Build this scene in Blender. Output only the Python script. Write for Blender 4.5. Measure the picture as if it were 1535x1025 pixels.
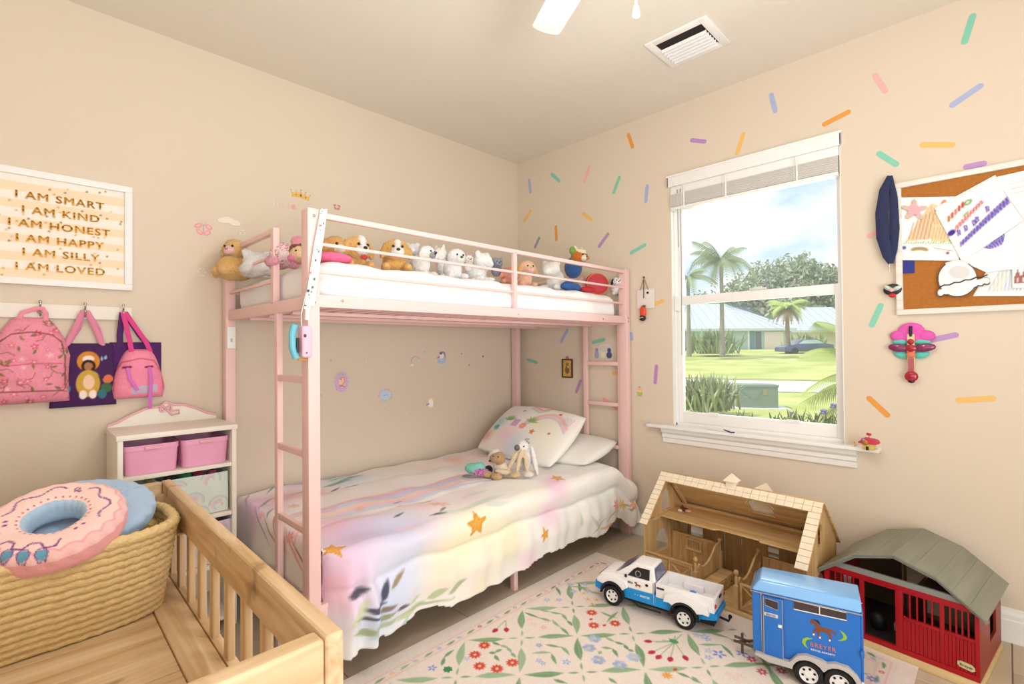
import bpy, bmesh, math, random
import numpy as np
from mathutils import Vector, Matrix, Euler
from mathutils.geometry import tessellate_polygon
random.seed(7); rng = np.random.default_rng(7)
for o in list(bpy.data.objects): bpy.data.objects.remove(o, do_unlink=True)
sc = bpy.context.scene; COL = sc.collection
PI = math.pi
# ------------------------------------------------------------------ camera
CAM = np.array([-2.77295, -2.68195, 1.17])
RT = np.array([0.70516383, -0.70898578, -0.00911838]); UP = np.array([-0.00185664, -0.01470638, 0.99989013])
FW = np.array([0.70904198, 0.70506942, 0.01168674]); FPX = 747.9
cd = bpy.data.cameras.new('camera'); cam = bpy.data.objects.new('camera', cd); COL.objects.link(cam)
cd.sensor_width = 36; cd.sensor_fit = 'HORIZONTAL'; cd.lens = FPX/1535*36; cd.clip_start = .02; cd.clip_end = 500
m = Matrix.Identity(4)
for i in range(3): m[i][0], m[i][1], m[i][2], m[i][3] = RT[i], UP[i], -FW[i], CAM[i]
cam.matrix_world = m; sc.camera = cam
# ------------------------------------------------------------------ world, sun, lights, exposure
sc.view_settings.view_transform = 'Standard'; sc.view_settings.look = 'None'
sc.view_settings.exposure = 0.0; sc.view_settings.gamma = 1; sc.view_settings.use_curve_mapping = False
def lin(c):
    c = [x/255 for x in c[:3]]
    return tuple((x/12.92 if x <= .04045 else ((x+.055)/1.055)**2.4) for x in c)
w = bpy.data.worlds.new('sky'); sc.world = w; w.use_nodes = True; nt = w.node_tree; nt.nodes.clear()
N = nt.nodes.new; L = nt.links.new
out = N('ShaderNodeOutputWorld'); bg = N('ShaderNodeBackground'); tc = N('ShaderNodeTexCoord')
mp = N('ShaderNodeMapping'); mp.inputs['Scale'].default_value = (1, 1, 2.2); mp.inputs['Location'].default_value = (.35, .1, .0)
nz = N('ShaderNodeTexNoise'); nz.inputs['Scale'].default_value = 4.5; nz.inputs['Detail'].default_value = 7; nz.inputs['Roughness'].default_value = .55
cr = N('ShaderNodeValToRGB'); cr.color_ramp.elements[0].position = .40; cr.color_ramp.elements[1].position = .56
cr.color_ramp.elements[0].color = (*lin((200, 224, 250)), 1); cr.color_ramp.elements[1].color = (1, 1, 1, 1)
L(tc.outputs['Generated'], mp.inputs[0]); L(mp.outputs[0], nz.inputs[0]); L(nz.outputs[0], cr.inputs[0]); L(cr.outputs[0], bg.inputs[0])
bg.inputs[1].default_value = 1.12; L(bg.outputs[0], out.inputs[0])
def light(name, kind, loc, direction, energy, color=(1, 1, 1), size=1, size_y=None):
    ld = bpy.data.lights.new(name, kind); ld.energy = energy; ld.color = color
    if kind == 'AREA':
        ld.shape = 'RECTANGLE'; ld.size = size; ld.size_y = size_y or size
    elif kind == 'SUN': ld.angle = size
    else: ld.shadow_soft_size = size
    o = bpy.data.objects.new(name, ld); COL.objects.link(o); o.location = loc
    o.rotation_euler = Vector(direction).to_track_quat('-Z', 'Y').to_euler()
    return o
light('sun', 'SUN', (0, 0, 20), (.45, -.35, -.85), 2.7, (1, .98, .94), .02)
light('up_fill', 'AREA', (-2.75, -3.1, 1.25), (.25, .25, 1), 34, (.93, .975, 1), 1.8, 1.8)  # added fill behind the camera, aimed up to brighten the ceiling
light('front_fill', 'AREA', (-2.3, -4.0, .95), (.12, 1, -.02), 43, (.92, .97, 1), 1.9, 1.5)  # added low fill that brightens the bed and the wall under the bunk
light('fan_lamp', 'POINT', (-1.73, -2.085, 2.04), (0, 0, -1), 18, (.97, .98, 1), .12)
light('window_daylight', 'AREA', (.35, -1.7, 1.45), (-1, -.1, -.15), 9, (.95, .98, 1), .8, 1.2)
# ------------------------------------------------------------------ helpers
def ray(px, py):
    return FW + RT*(px-767.5)/FPX - UP*(py-512.5)/FPX
def U(px, py, ax, val):
    d = ray(px, py); i = 'xyz'.index(ax); t = (val-CAM[i])/d[i]; return CAM+d*t
def WA(px, py, off=.002): return U(px, py, 'y', -off)      # point on the left wall
def WB(px, py, off=.002): return U(px, py, 'x', -off)      # point on the window wall
class MB:
    def __init__(s): s.v = []; s.f = []; s.mi = []; s.m = 0
    def add(s, vs, fs):
        b = len(s.v); s.v += [tuple(v) for v in vs]
        for f in fs: s.f.append(tuple(b+i for i in f)); s.mi.append(s.m)
        return s
    def box(s, x0, x1, y0, y1, z0, z1, M=None):
        vs = [Vector((x, y, z)) for z in (z0, z1) for y in (y0, y1) for x in (x0, x1)]
        if M: vs = [M @ v for v in vs]
        return s.add(vs, [(0, 2, 3, 1), (4, 5, 7, 6), (0, 1, 5, 4), (2, 6, 7, 3), (0, 4, 6, 2), (1, 3, 7, 5)])
    def cbox(s, c, d, rot=None):
        M = Matrix.Translation(c) @ (Euler(rot).to_matrix().to_4x4() if rot else Matrix.Identity(4))
        return s.box(-d[0]/2, d[0]/2, -d[1]/2, d[1]/2, -d[2]/2, d[2]/2, M)
    def bar(s, a, b, w, h, up=(0, 0, 1)):
        a = Vector(a); b = Vector(b); d = (b-a).normalized(); up = Vector(up)
        if abs(d.dot(up)) > .98: up = Vector((1, 0, 0))
        r = d.cross(up).normalized(); u = r.cross(d)
        vs = [p+r*x*w/2+u*y*h/2 for p in (a, b) for x, y in ((-1, -1), (1, -1), (1, 1), (-1, 1))]
        return s.add(vs, [(0, 1, 2, 3), (7, 6, 5, 4), (0, 4, 5, 1), (1, 5, 6, 2), (2, 6, 7, 3), (3, 7, 4, 0)])
    def tube(s, pts, r, n=8, closed=False, flat=1.0, up=None):
        P = [Vector(p) for p in pts]; k = len(P); R = r if callable(r) else (lambda t: r)
        rings = []; prev = None
        for i in range(k):
            if closed: d = (P[(i+1) % k]-P[i-1]).normalized()
            else: d = (P[min(i+1, k-1)]-P[max(i-1, 0)]).normalized()
            if prev is None:
                a = Vector(up) if up else (Vector((0, 0, 1)) if abs(d.z) < .9 else Vector((1, 0, 0)))
            else: a = prev
            a = (a-d*a.dot(d)).normalized(); prev = a; b = d.cross(a)
            rr = R(i/max(1, k-1)); rings.append([P[i]+(a*math.cos(2*PI*j/n)*flat+b*math.sin(2*PI*j/n))*rr for j in range(n)])
        vs = [v for ring in rings for v in ring]; fs = []
        for i in range(k if closed else k-1):
            i2 = (i+1) % k
            for j in range(n): fs.append((i*n+j, i*n+(j+1) % n, i2*n+(j+1) % n, i2*n+j))
        if not closed: fs += [tuple(range(n))[::-1], tuple((k-1)*n+j for j in range(n))]
        return s.add(vs, fs)
    def lathe(s, prof, n=16, M=None, cap=True):
        vs = [Vector((r*math.cos(2*PI*j/n), r*math.sin(2*PI*j/n), z)) for r, z in prof for j in range(n)]
        if M: vs = [M @ v for v in vs]
        k = len(prof); fs = [(i*n+j, i*n+(j+1) % n, (i+1)*n+(j+1) % n, (i+1)*n+j) for i in range(k-1) for j in range(n)]
        if cap: fs += [tuple(range(n))[::-1], tuple((k-1)*n+j for j in range(n))]
        return s.add(vs, fs)
    def ell(s, c, r, n=12, rot=None):
        if not hasattr(r, '__len__'): r = (r, r, r)
        M = Matrix.Translation(c) @ (Euler(rot).to_matrix().to_4x4() if rot else Matrix.Identity(4)) @ Matrix.Diagonal((*r, 1))
        k = max(4, n//2); prof = [(math.sin(PI*i/k), -math.cos(PI*i/k)) for i in range(k+1)]
        prof[0] = (1e-3, -1); prof[-1] = (1e-3, 1)
        return s.lathe(prof, n, M)
    def panel(s, outer, holes, f, off):
        """flat sheet with holes; f maps (a, b) to a point, off is the thickness vector"""
        off = Vector(off); loops = [outer]+list(holes)
        tri = tessellate_polygon([[Vector((a, b, 0)) for a, b in lp] for lp in loops])
        flat = [Vector(f(a, b)) for lp in loops for a, b in lp]; n = len(flat)
        fs = [tuple(t) for t in tri]+[tuple(i+n for i in reversed(t)) for t in tri]; b = 0
        for lp in loops:
            k = len(lp)
            for i in range(k): j = (i+1) % k; fs.append((b+i, b+j, b+j+n, b+i+n))
            b += k
        return s.add(flat+[v+off for v in flat], fs)
def link_mesh(name, me, mat, parent=None, loc=None, rot=None):
    o = bpy.data.objects.new(name, me); COL.objects.link(o)
    for mm in (mat if isinstance(mat, (list, tuple)) else [mat]):
        if mm: me.materials.append(mm)
    if parent is not None: o.parent = parent
    if loc is not None: o.location = loc
    if rot is not None: o.rotation_euler = rot
    return o
def obj(name, mb, mat, parent=None, smooth=0, bevel=0, loc=None, rot=None, seg=2, sub=0):
    me = bpy.data.meshes.new(name); me.from_pydata(mb.v, [], mb.f)
    if isinstance(mat, (list, tuple)): me.polygons.foreach_set('material_index', mb.mi)
    bm = bmesh.new(); bm.from_mesh(me)
    bmesh.ops.recalc_face_normals(bm, faces=bm.faces)
    if bevel:
        ed = [e for e in bm.edges if len(e.link_faces) == 2 and e.calc_face_angle(0) > .5]
        bmesh.ops.bevel(bm, geom=ed, offset=bevel, segments=seg, profile=.6, affect='EDGES', clamp_overlap=True)
    bm.to_mesh(me); bm.free()
    if smooth or bevel:
        me.polygons.foreach_set('use_smooth', [True]*len(me.polygons))
        me.set_sharp_from_angle(angle=math.radians(smooth if smooth else 35))
    o = link_mesh(name, me, mat, parent, loc, rot)
    if sub:
        md = o.modifiers.new('s', 'SUBSURF'); md.levels = md.render_levels = sub
    return o
def tag(o, label=None, cat=None, group=None, kind=None):
    if label: o['label'] = label
    if cat: o['category'] = cat
    if group: o['group'] = group
    if kind: o['kind'] = kind
    return o
def thing(name, label, cat, loc=(0, 0, 0), rz=0, group=None, rot=None):
    o = bpy.data.objects.new(name, None); COL.objects.link(o); o.empty_display_size = .05
    o.location = loc; o.rotation_euler = rot if rot else (0, 0, rz); return tag(o, label, cat, group)
def struct(name, mb, mat, **k): return tag(obj(name, mb, mat, **k), kind='structure')
def arc(cx, cy, r, a0, a1, n, ry=None):
    return [(cx+r*math.cos(a0+(a1-a0)*i/n), cy+(ry or r)*math.sin(a0+(a1-a0)*i/n)) for i in range(n+1)]
# ------------------------------------------------------------------ materials
_M = {}
def mat(name, c, rough=.6, metal=0, var=.0, vs=8, bump=0, bs=60, spec=.4, coat=0, sheen=0, stretch=None, trans=0, alpha=1):
    if name in _M: return _M[name]
    m = bpy.data.materials.new(name); m.use_nodes = True; nt = m.node_tree; b = nt.nodes['Principled BSDF']; N = nt.nodes.new; L = nt.links.new
    b.inputs['Base Color'].default_value = (*lin(c), 1); b.inputs['Roughness'].default_value = rough; b.inputs['Metallic'].default_value = metal
    b.inputs['Specular IOR Level'].default_value = spec; b.inputs['Coat Weight'].default_value = coat; b.inputs['Sheen Weight'].default_value = sheen
    b.inputs['Transmission Weight'].default_value = trans; b.inputs['Alpha'].default_value = alpha
    tc = N('ShaderNodeTexCoord'); mp = N('ShaderNodeMapping'); L(tc.outputs['Object'], mp.inputs[0])
    if stretch: mp.inputs['Scale'].default_value = stretch
    nz = N('ShaderNodeTexNoise'); nz.inputs['Scale'].default_value = vs; nz.inputs['Detail'].default_value = 4; L(mp.outputs[0], nz.inputs[0])
    mx = N('ShaderNodeMix'); mx.data_type = 'RGBA'; l = lin(c)
    mx.inputs[6].default_value = (*[x*(1-var) for x in l], 1); mx.inputs[7].default_value = (*[min(1, x*(1+var)) for x in l], 1)
    L(nz.outputs[0], mx.inputs[0]); L(mx.outputs[2], b.inputs['Base Color'])
    if bump:
        n2 = N('ShaderNodeTexNoise'); n2.inputs['Scale'].default_value = bs; n2.inputs['Detail'].default_value = 3; L(mp.outputs[0], n2.inputs[0])
        bp = N('ShaderNodeBump'); bp.inputs['Strength'].default_value = bump; bp.inputs['Distance'].default_value = .01; L(n2.outputs[0], bp.inputs['Height']); L(bp.outputs[0], b.inputs['Normal'])
    _M[name] = m; return m
def wood(name, c, c2, axis='y', scale=1.0, rough=.5, knots=.0):
    if name in _M: return _M[name]
    m = bpy.data.materials.new(name); m.use_nodes = True; nt = m.node_tree; b = nt.nodes['Principled BSDF']; N = nt.nodes.new; L = nt.links.new
    tc = N('ShaderNodeTexCoord'); mp = N('ShaderNodeMapping'); L(tc.outputs['Object'], mp.inputs[0])
    s = [14*scale]*3; s['xyz'.index(axis)] = 1.1*scale; mp.inputs['Scale'].default_value = s
    nz = N('ShaderNodeTexNoise'); nz.inputs['Scale'].default_value = 2; nz.inputs['Detail'].default_value = 6; nz.inputs['Distortion'].default_value = .8; L(mp.outputs[0], nz.inputs[0])
    cr = N('ShaderNodeValToRGB'); e = cr.color_ramp.elements; e[0].position = .3; e[1].position = .68
    e[0].color = (*lin(c2), 1); e[1].color = (*lin(c), 1); L(nz.outputs[0], cr.inputs[0])
    if knots:
        n3 = N('ShaderNodeTexNoise'); n3.inputs['Scale'].default_value = 9; n3.inputs['Detail'].default_value = 3
        c3 = N('ShaderNodeValToRGB'); c3.color_ramp.elements[0].position = .62; c3.color_ramp.elements[1].position = .74
        mx = N('ShaderNodeMix'); mx.data_type = 'RGBA'; mx.inputs[7].default_value = (*lin(tuple(x*.72 for x in c2)), 1)
        L(tc.outputs['Object'], n3.inputs[0]); L(n3.outputs[0], c3.inputs[0]); L(c3.outputs[0], mx.inputs[0]); L(cr.outputs[0], mx.inputs[6]); L(mx.outputs[2], b.inputs['Base Color'])
    else: L(cr.outputs[0], b.inputs['Base Color'])
    b.inputs['Roughness'].default_value = rough; b.inputs['Specular IOR Level'].default_value = .3
    bp = N('ShaderNodeBump'); bp.inputs['Strength'].default_value = .15; bp.inputs['Distance'].default_value = .004; L(nz.outputs[0], bp.inputs['Height']); L(bp.outputs[0], b.inputs['Normal'])
    _M[name] = m; return m
def vmat(name, rough=.8, bump=.2, bs=120, sheen=.0, spec=.25):
    if name in _M: return _M[name]
    m = mat(name, (255, 255, 255), rough, bump=bump, bs=bs, sheen=sheen, spec=spec); nt = m.node_tree
    a = nt.nodes.new('ShaderNodeVertexColor'); a.layer_name = 'Col'; b = nt.nodes['Principled BSDF']
    nt.links.new(a.outputs[0], b.inputs['Base Color']); return m
# ------------------------------------------------------------------ raster canvas sampled into vertex colours
class Canvas:
    def __init__(s, x0, x1, y0, y1, res, bg=(255, 255, 255), alpha=1.0):
        s.x0, s.x1, s.y0, s.y1 = x0, x1, y0, y1
        s.nx = int(round((x1-x0)/res))+1; s.ny = int(round((y1-y0)/res))+1; s.res = res
        s.X, s.Y = np.meshgrid(np.linspace(x0, x1, s.nx), np.linspace(y0, y1, s.ny))
        s.c = np.ones((s.ny, s.nx, 3))*np.array(bg, float); s.a = np.ones((s.ny, s.nx))*alpha
    def _win(s, ax, ay, bx, by):
        i0 = max(0, int((ax-s.x0)/s.res)-1); i1 = min(s.nx, int((bx-s.x0)/s.res)+3)
        j0 = max(0, int((ay-s.y0)/s.res)-1); j1 = min(s.ny, int((by-s.y0)/s.res)+3)
        return (slice(j0, j1), slice(i0, i1)) if i1 > i0 and j1 > j0 else None
    def _put(s, w, k, col):
        k = np.clip(k, 0, 1); s.c[w] = s.c[w]*(1-k[..., None])+np.array(col, float)*k[..., None]; s.a[w] = np.maximum(s.a[w], (k > .45)*1.0)
    def ell(s, x, y, rx, ry=None, col=(0, 0, 0), ang=0, op=1, soft=None):
        ry = ry or rx; R = max(rx, ry)*(1.8 if soft else 1.1)+s.res; w = s._win(x-R, y-R, x+R, y+R)
        if not w: return s
        dx = s.X[w]-x; dy = s.Y[w]-y; ca, sa = math.cos(ang), math.sin(ang)
        q = np.sqrt(((dx*ca+dy*sa)/rx)**2+((-dx*sa+dy*ca)/ry)**2)
        k = np.exp(-(q**2)*1.6) if soft else np.clip((1-q)*min(rx, ry)/s.res+.5, 0, 1)
        s._put(w, k*op, col); return s
    def poly(s, pts, col, op=1):
        P = np.array(pts, float); w = s._win(P[:, 0].min(), P[:, 1].min(), P[:, 0].max(), P[:, 1].max())
        if not w: return s
        X, Y = s.X[w], s.Y[w]; ins = np.zeros(X.shape, bool)
        for i in range(len(P)):
            (x1, y1), (x2, y2) = P[i], P[(i+1) % len(P)]
            if y1 == y2: continue
            ins ^= ((y1 > Y) != (y2 > Y)) & (X < (x2-x1)*(Y-y1)/(y2-y1)+x1)
        s._put(w, ins*op, col); return s
    def line(s, pts, wd, col, op=1, wf=None):
        P = np.array(pts, float); w = s._win(P[:, 0].min()-wd, P[:, 1].min()-wd, P[:, 0].max()+wd, P[:, 1].max()+wd)
        if not w: return s
        X, Y = s.X[w], s.Y[w]; k = np.zeros(X.shape)
        for i in range(len(P)-1):
            a, b = P[i], P[i+1]; d = b-a; L2 = max(1e-12, d@d)
            t = np.clip(((X-a[0])*d[0]+(Y-a[1])*d[1])/L2, 0, 1); q = np.hypot(X-a[0]-t*d[0], Y-a[1]-t*d[1])
            ww = wd/2 if wf is None else wd/2*np.interp((i+t)/(len(P)-1), [j/(len(wf)-1) for j in range(len(wf))], wf)
            k = np.maximum(k, np.clip((ww-q)/s.res+.5, 0, 1))
        s._put(w, k*op, col); return s
    def leaf(s, a, b, wd, col, op=1, bend=0):
        a = np.array(a, float); b = np.array(b, float); d = b-a; n = np.array([-d[1], d[0]])
        pts = [a+d*t+n*bend*4*t*(1-t) for t in np.linspace(0, 1, 7)]
        return s.line(pts, wd, col, op, wf=[.05, .6, 1, 1, .8, .45, .05])
    def star(s, x, y, r, col, ang=0, n=5, inner=.45, op=1):
        return s.poly([(x+(r if i % 2 == 0 else r*inner)*math.sin(ang+PI*i/n), y+(r if i % 2 == 0 else r*inner)*math.cos(ang+PI*i/n)) for i in range(2*n)], col, op)
    def flower(s, x, y, r, col, n=8, mid=(240, 220, 150), ang=0, op=1):
        for i in range(n):
            t = ang+2*PI*i/n; s.ell(x+math.cos(t)*r*.62, y+math.sin(t)*r*.62, r*.4, r*.2, col, t, op)
        return s.ell(x, y, r*.25, None, mid)
    def noise(s, amp, f=1.0):
        s.c *= 1+rng.normal(0, amp, s.c.shape[:2])[..., None]; return s
def sheet(name, cv, f, m, parent=None, mask=False, smooth=True, thick=0, mask2=None, sub=0):
    """grid mesh with one vertex per canvas cell; f maps coordinate arrays to x, y, z arrays"""
    ny, nx = cv.X.shape; x, y, z = f(cv.X, cv.Y)
    co = np.stack([np.broadcast_to(a, cv.X.shape) for a in (x, y, z)], -1).reshape(-1, 3)
    idx = np.arange(nx*ny).reshape(ny, nx)
    q = np.stack([idx[:-1, :-1], idx[:-1, 1:], idx[1:, 1:], idx[1:, :-1]], -1).reshape(-1, 4)
    keep = np.ones(len(q), bool)
    if mask: keep &= (cv.a.reshape(-1)[q].mean(1) > .5)
    if mask2 is not None: keep &= mask2.reshape(-1)[q].all(1)
    q = q[keep]; us = np.unique(q); rm = np.full(nx*ny, -1); rm[us] = np.arange(len(us)); q = rm[q]; co = co[us]
    me = bpy.data.meshes.new(name); me.vertices.add(len(co)); me.vertices.foreach_set('co', co.astype(np.float32).ravel())
    me.loops.add(len(q)*4); me.loops.foreach_set('vertex_index', q.ravel().astype(np.int32))
    me.polygons.add(len(q)); me.polygons.foreach_set('loop_start', np.arange(0, len(q)*4, 4, dtype=np.int32))
    me.polygons.foreach_set('use_smooth', np.full(len(q), smooth)); me.update(calc_edges=True)
    c = np.clip(cv.c.reshape(-1, 3)[us]/255, 0, 1); c = np.where(c <= .04045, c/12.92, ((c+.055)/1.055)**2.4)
    at = me.color_attributes.new('Col', 'FLOAT_COLOR', 'POINT'); at.data.foreach_set('color', np.concatenate([c, np.ones((len(c), 1))], 1).astype(np.float32).ravel())
    o = link_mesh(name, me, m, parent)
    if thick:
        md = o.modifiers.new('t', 'SOLIDIFY'); md.thickness = thick; md.offset = -1
    return o
# ------------------------------------------------------------------ plush toys
def plush(name, label, loc, yaw, parts, eyes=(), nose=None, group=None, voxel=.006, fuzz=.0012, scale=1.0, extra=(), tilt=0, cat='plush toy', roll=0, nose_col=(30, 26, 26), dots=None):
    bm = bmesh.new(); K = []
    for p in parts:
        c = Vector(p[0])*scale; r = [x*scale for x in p[1]]; col = p[2]; rot = p[3] if len(p) > 3 else (0, 0, 0)
        M = Matrix.Translation(c) @ Euler(rot).to_matrix().to_4x4() @ Matrix.Diagonal((*r, 1))
        bmesh.ops.create_icosphere(bm, subdivisions=3, radius=1, matrix=M); K.append((np.array(M.inverted()), lin(col), min(r)))
    me = bpy.data.meshes.new(name); bm.to_mesh(me); bm.free()
    t = bpy.data.objects.new('tmp', me); COL.objects.link(t)
    md = t.modifiers.new('r', 'REMESH'); md.mode = 'VOXEL'; md.voxel_size = voxel
    m2 = t.modifiers.new('s', 'SMOOTH'); m2.iterations = 2; m2.factor = .5
    dg = bpy.context.evaluated_depsgraph_get(); me2 = bpy.data.meshes.new_from_object(t.evaluated_get(dg)); me2.name = name
    bpy.data.objects.remove(t); bpy.data.meshes.remove(me)
    n = len(me2.vertices); co = np.zeros(n*3); me2.vertices.foreach_get('co', co); co = co.reshape(-1, 3); h = np.c_[co, np.ones(n)]
    D = np.stack([(np.linalg.norm((h @ k[0].T)[:, :3], axis=1)-1)*k[2] for k in K], 1); D[:, :] -= 0
    ci = D.argmin(1); cc = np.array([k[1] for k in K])[ci]*(1+rng.normal(0, .06, n))[:, None]
    if dots is not None:
        base, dc, pr = dots; q = np.isin(ci, base) & (rng.random(n) < pr); cc[q] = lin(dc)
    no = np.zeros(n*3); me2.vertices.foreach_get('normal', no); co = co+no.reshape(-1, 3)*rng.normal(0, fuzz, n)[:, None]
    me2.vertices.foreach_set('co', co.ravel()); me2.polygons.foreach_set('use_smooth', [True]*len(me2.polygons))
    at = me2.color_attributes.new('Col', 'FLOAT_COLOR', 'POINT'); at.data.foreach_set('color', np.clip(np.c_[cc, np.ones(n)], 0, 1).astype(np.float32).ravel())
    o = link_mesh(name, me2, vmat('plush_fur', .95, .5, 260, .3, .1), None, loc, (tilt, roll, yaw)); tag(o, label, cat, group)
    black = mat('toy_eye_black', (22, 20, 22), .15, spec=.6)
    for e in eyes: obj('eye', MB().ell(Vector(e[0])*scale, e[1]*scale, 10), black, o, smooth=60)
    if nose: obj('nose', MB().ell(Vector(nose[0])*scale, [x*scale for x in nose[1]], 12), mat('toy_nose_%d_%d_%d' % nose_col, nose_col, .35), o, smooth=60)
    for nm, mb, mm in extra: obj(nm, mb, mm, o, smooth=50)
    return o
# ================================================================== the room
HC = 2.593; XL, YN = -4.0, -4.4
paint = mat('wall_paint', (225, 210, 191), .85, var=.012, vs=1.5, bump=.05, bs=220, spec=.15)
ceil_m = mat('ceiling_paint', (234, 226, 213), .9, var=.01, vs=1.2, bump=.12, bs=140, spec=.1)
white = mat('white_trim', (245, 243, 240), .35, spec=.4, var=.01)
T = .12
struct('wall_left', MB().box(XL-T, T, 0, T, 0, HC), paint)
y0, y1, wz0, wz1 = -2.131, -1.268, .70, 2.175
f3 = lambda a, b: (0, a, b)
struct('wall_right', MB().panel([(YN, 0), (0, 0), (0, HC), (YN, HC)], [[(y0, wz0), (y1, wz0), (y1, wz1), (y0, wz1)]], f3, (T, 0, 0)), paint)
struct('wall_near', MB().box(XL-T, T, YN-T, YN, 0, HC), paint)
struct('wall_back', MB().box(XL-T, XL, YN, 0, 0, HC), paint)
struct('ceiling', MB().box(XL-T, T, YN-T, T, HC, HC+T), ceil_m)
# floor: grout bed with separate tiles
grout = mat('grout', (150, 132, 112), .9, var=.1, vs=30)
fl = struct('floor', MB().box(XL, 0, YN, 0, -.1, -.003), grout)
TX, TY = .555, .334; tiles = {}
def tilemat(i): return mat('floor_tile_%d' % i, [(196, 178, 154), (188, 170, 146), (202, 184, 160)][i], .42, var=.10, vs=5, bump=.06, bs=25, stretch=(1, 4, 1), spec=.4)
r = 0; y = -.003
while y > YN:
    ya = max(YN, y-TY); x = -.255+(TX/2 if r % 2 else 0)
    x += TX*2
    while x > XL:
        xa = max(XL, x-TX); xb = min(0, x)
        if xb > xa+.02 and y-ya > .02:
            key = (round(xb-xa, 3), round(y-ya, 3), random.randint(0, 2))
            if key not in tiles:
                o = obj('tile', MB().box(0, key[0]-.004, -(key[1]-.004), 0, -.01, 0), tilemat(key[2]), fl, bevel=.0015, seg=1); tiles[key] = o
            else:
                o = tiles[key].copy(); COL.objects.link(o)
            o.location = (xa+.002, y-.002, 0)
        x -= TX
    y -= TY; r += 1
# baseboards with an ogee top
def baseboard(name, a, b, nrm, mt=white):
    a = Vector(a); b = Vector(b); n = Vector(nrm); prof = [(0, 0), (.016, 0), (.016, .085), (.013, .09), (.013, .105), (.006, .118), (.003, .13), (0, .13)]
    vs = [p+n*u+Vector((0, 0, v)) for p in (a, b) for u, v in prof]; k = len(prof)
    return struct(name, MB().add(vs, [(i, (i+1) % k, k+(i+1) % k, k+i) for i in range(k)]+[tuple(range(k)), tuple(range(k, 2*k))]), mt)
baseboard('baseboard_right', (0, YN, 0), (0, 0, 0), (-1, 0, 0)); baseboard('baseboard_left', (XL, 0, 0), (-.016, 0, 0), (0, -1, 0))
# window_1
win = thing('window_1', None, None, (0, 0, 0)); tag(win, kind='structure')
b = MB(); b.box(.03, .11, y1-.012, y1, wz0, wz1).box(.03, .11, y0, y0+.012, wz0, wz1).box(.03, .11, y0, y1, wz1-.02, wz1).box(.03, .11, y0, y1, wz0, wz0+.02)
obj('window_frame', b, white, win, bevel=.002)
b = MB(); b.box(-.001, .03, y1-.004, y1, wz0, wz1).box(-.001, .03, y0, y0+.004, wz0, wz1).box(-.001, .03, y0, y1, wz1-.004, wz1)
obj('reveal_lining', b, mat('reveal_white', (240, 238, 232), .5), win)
def sash(nm, xa, za, zb, st, rb, rt):
    b = MB(); a0, a1 = y0+.012, y1-.012
    b.box(xa, xa+.03, a0, a0+st, za, zb).box(xa, xa+.03, a1-st, a1, za, zb).box(xa, xa+.03, a0+st, a1-st, za, za+rb).box(xa, xa+.03, a0+st, a1-st, zb-rt, zb)
    s = obj(nm, b, white, win, bevel=.003)
    gm = bpy.data.materials.get('window_glass')
    if not gm:
        gm = bpy.data.materials.new('window_glass'); gm.use_nodes = True; n = gm.node_tree; n.nodes.clear()
        o_ = n.nodes.new('ShaderNodeOutputMaterial'); tr = n.nodes.new('ShaderNodeBsdfTransparent'); gl = n.nodes.new('ShaderNodeBsdfGlossy'); mx = n.nodes.new('ShaderNodeMixShader')
        fr = n.nodes.new('ShaderNodeFresnel'); fr.inputs[0].default_value = 1.25; gl.inputs['Roughness'].default_value = .02; gl.inputs['Color'].default_value = (.6, .6, .6, 1)
        tr.inputs[0].default_value = (.97, .985, .98, 1)
        n.links.new(fr.outputs[0], mx.inputs[0]); n.links.new(tr.outputs[0], mx.inputs[1]); n.links.new(gl.outputs[0], mx.inputs[2]); hz_ = n.nodes.new('ShaderNodeBsdfTranslucent'); hz_.inputs[0].default_value = (1, 1, 1, 1); m2 = n.nodes.new('ShaderNodeMixShader'); m2.inputs[0].default_value = .03
        n.links.new(mx.outputs[0], m2.inputs[1]); n.links.new(hz_.outputs[0], m2.inputs[2]); n.links.new(m2.outputs[0], o_.inputs[0])
    obj('pane', MB().box(xa+.012, xa+.016, a0+st-.003, a1-st+.003, za+rb-.003, zb-rt+.003), gm, s)
    return s
sash('upper_sash', .075, 1.43, 2.155, .022, .035, .02)
lo = sash('lower_sash', .045, .72, 1.467, .030, .062, .05)
b = MB(); b.box(.03, .045, -1.78, -1.70, 1.468, 1.478).box(.03, .05, -1.76, -1.72, 1.476, 1.484); obj('sash_lock', b, mat('lock_white', (225, 222, 215), .4), win, bevel=.002)
b = MB(); b.box(.036, .046, -1.52, -1.46, .776, .79).box(.036, .046, -1.93, -1.87, .776, .79); obj('lift_tab', b, white, win)
b = MB(); b.box(.022, .045, y1-.03, y1-.006, 1.38, 1.47); obj('tilt_latch', b, white, win, bevel=.003)
b = MB(); b.box(-.058, .05, -2.268, -1.118, .686, .704); s = obj('window_stool', b, white, win, bevel=.006, seg=3)
pr = [(0, .600), (.012, .600), (.014, .625), (.020, .632), (.020, .650), (.034, .664), (.040, .686), (0, .686)]
b = MB(); k = len(pr); b.add([(-u, yy, v) for yy in (-2.178, -1.205) for u, v in pr], [(i, (i+1) % k, k+(i+1) % k, k+i) for i in range(k)]+[tuple(range(k)), tuple(range(k, 2*k))])
obj('window_apron', b, white, win, smooth=25)
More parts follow.
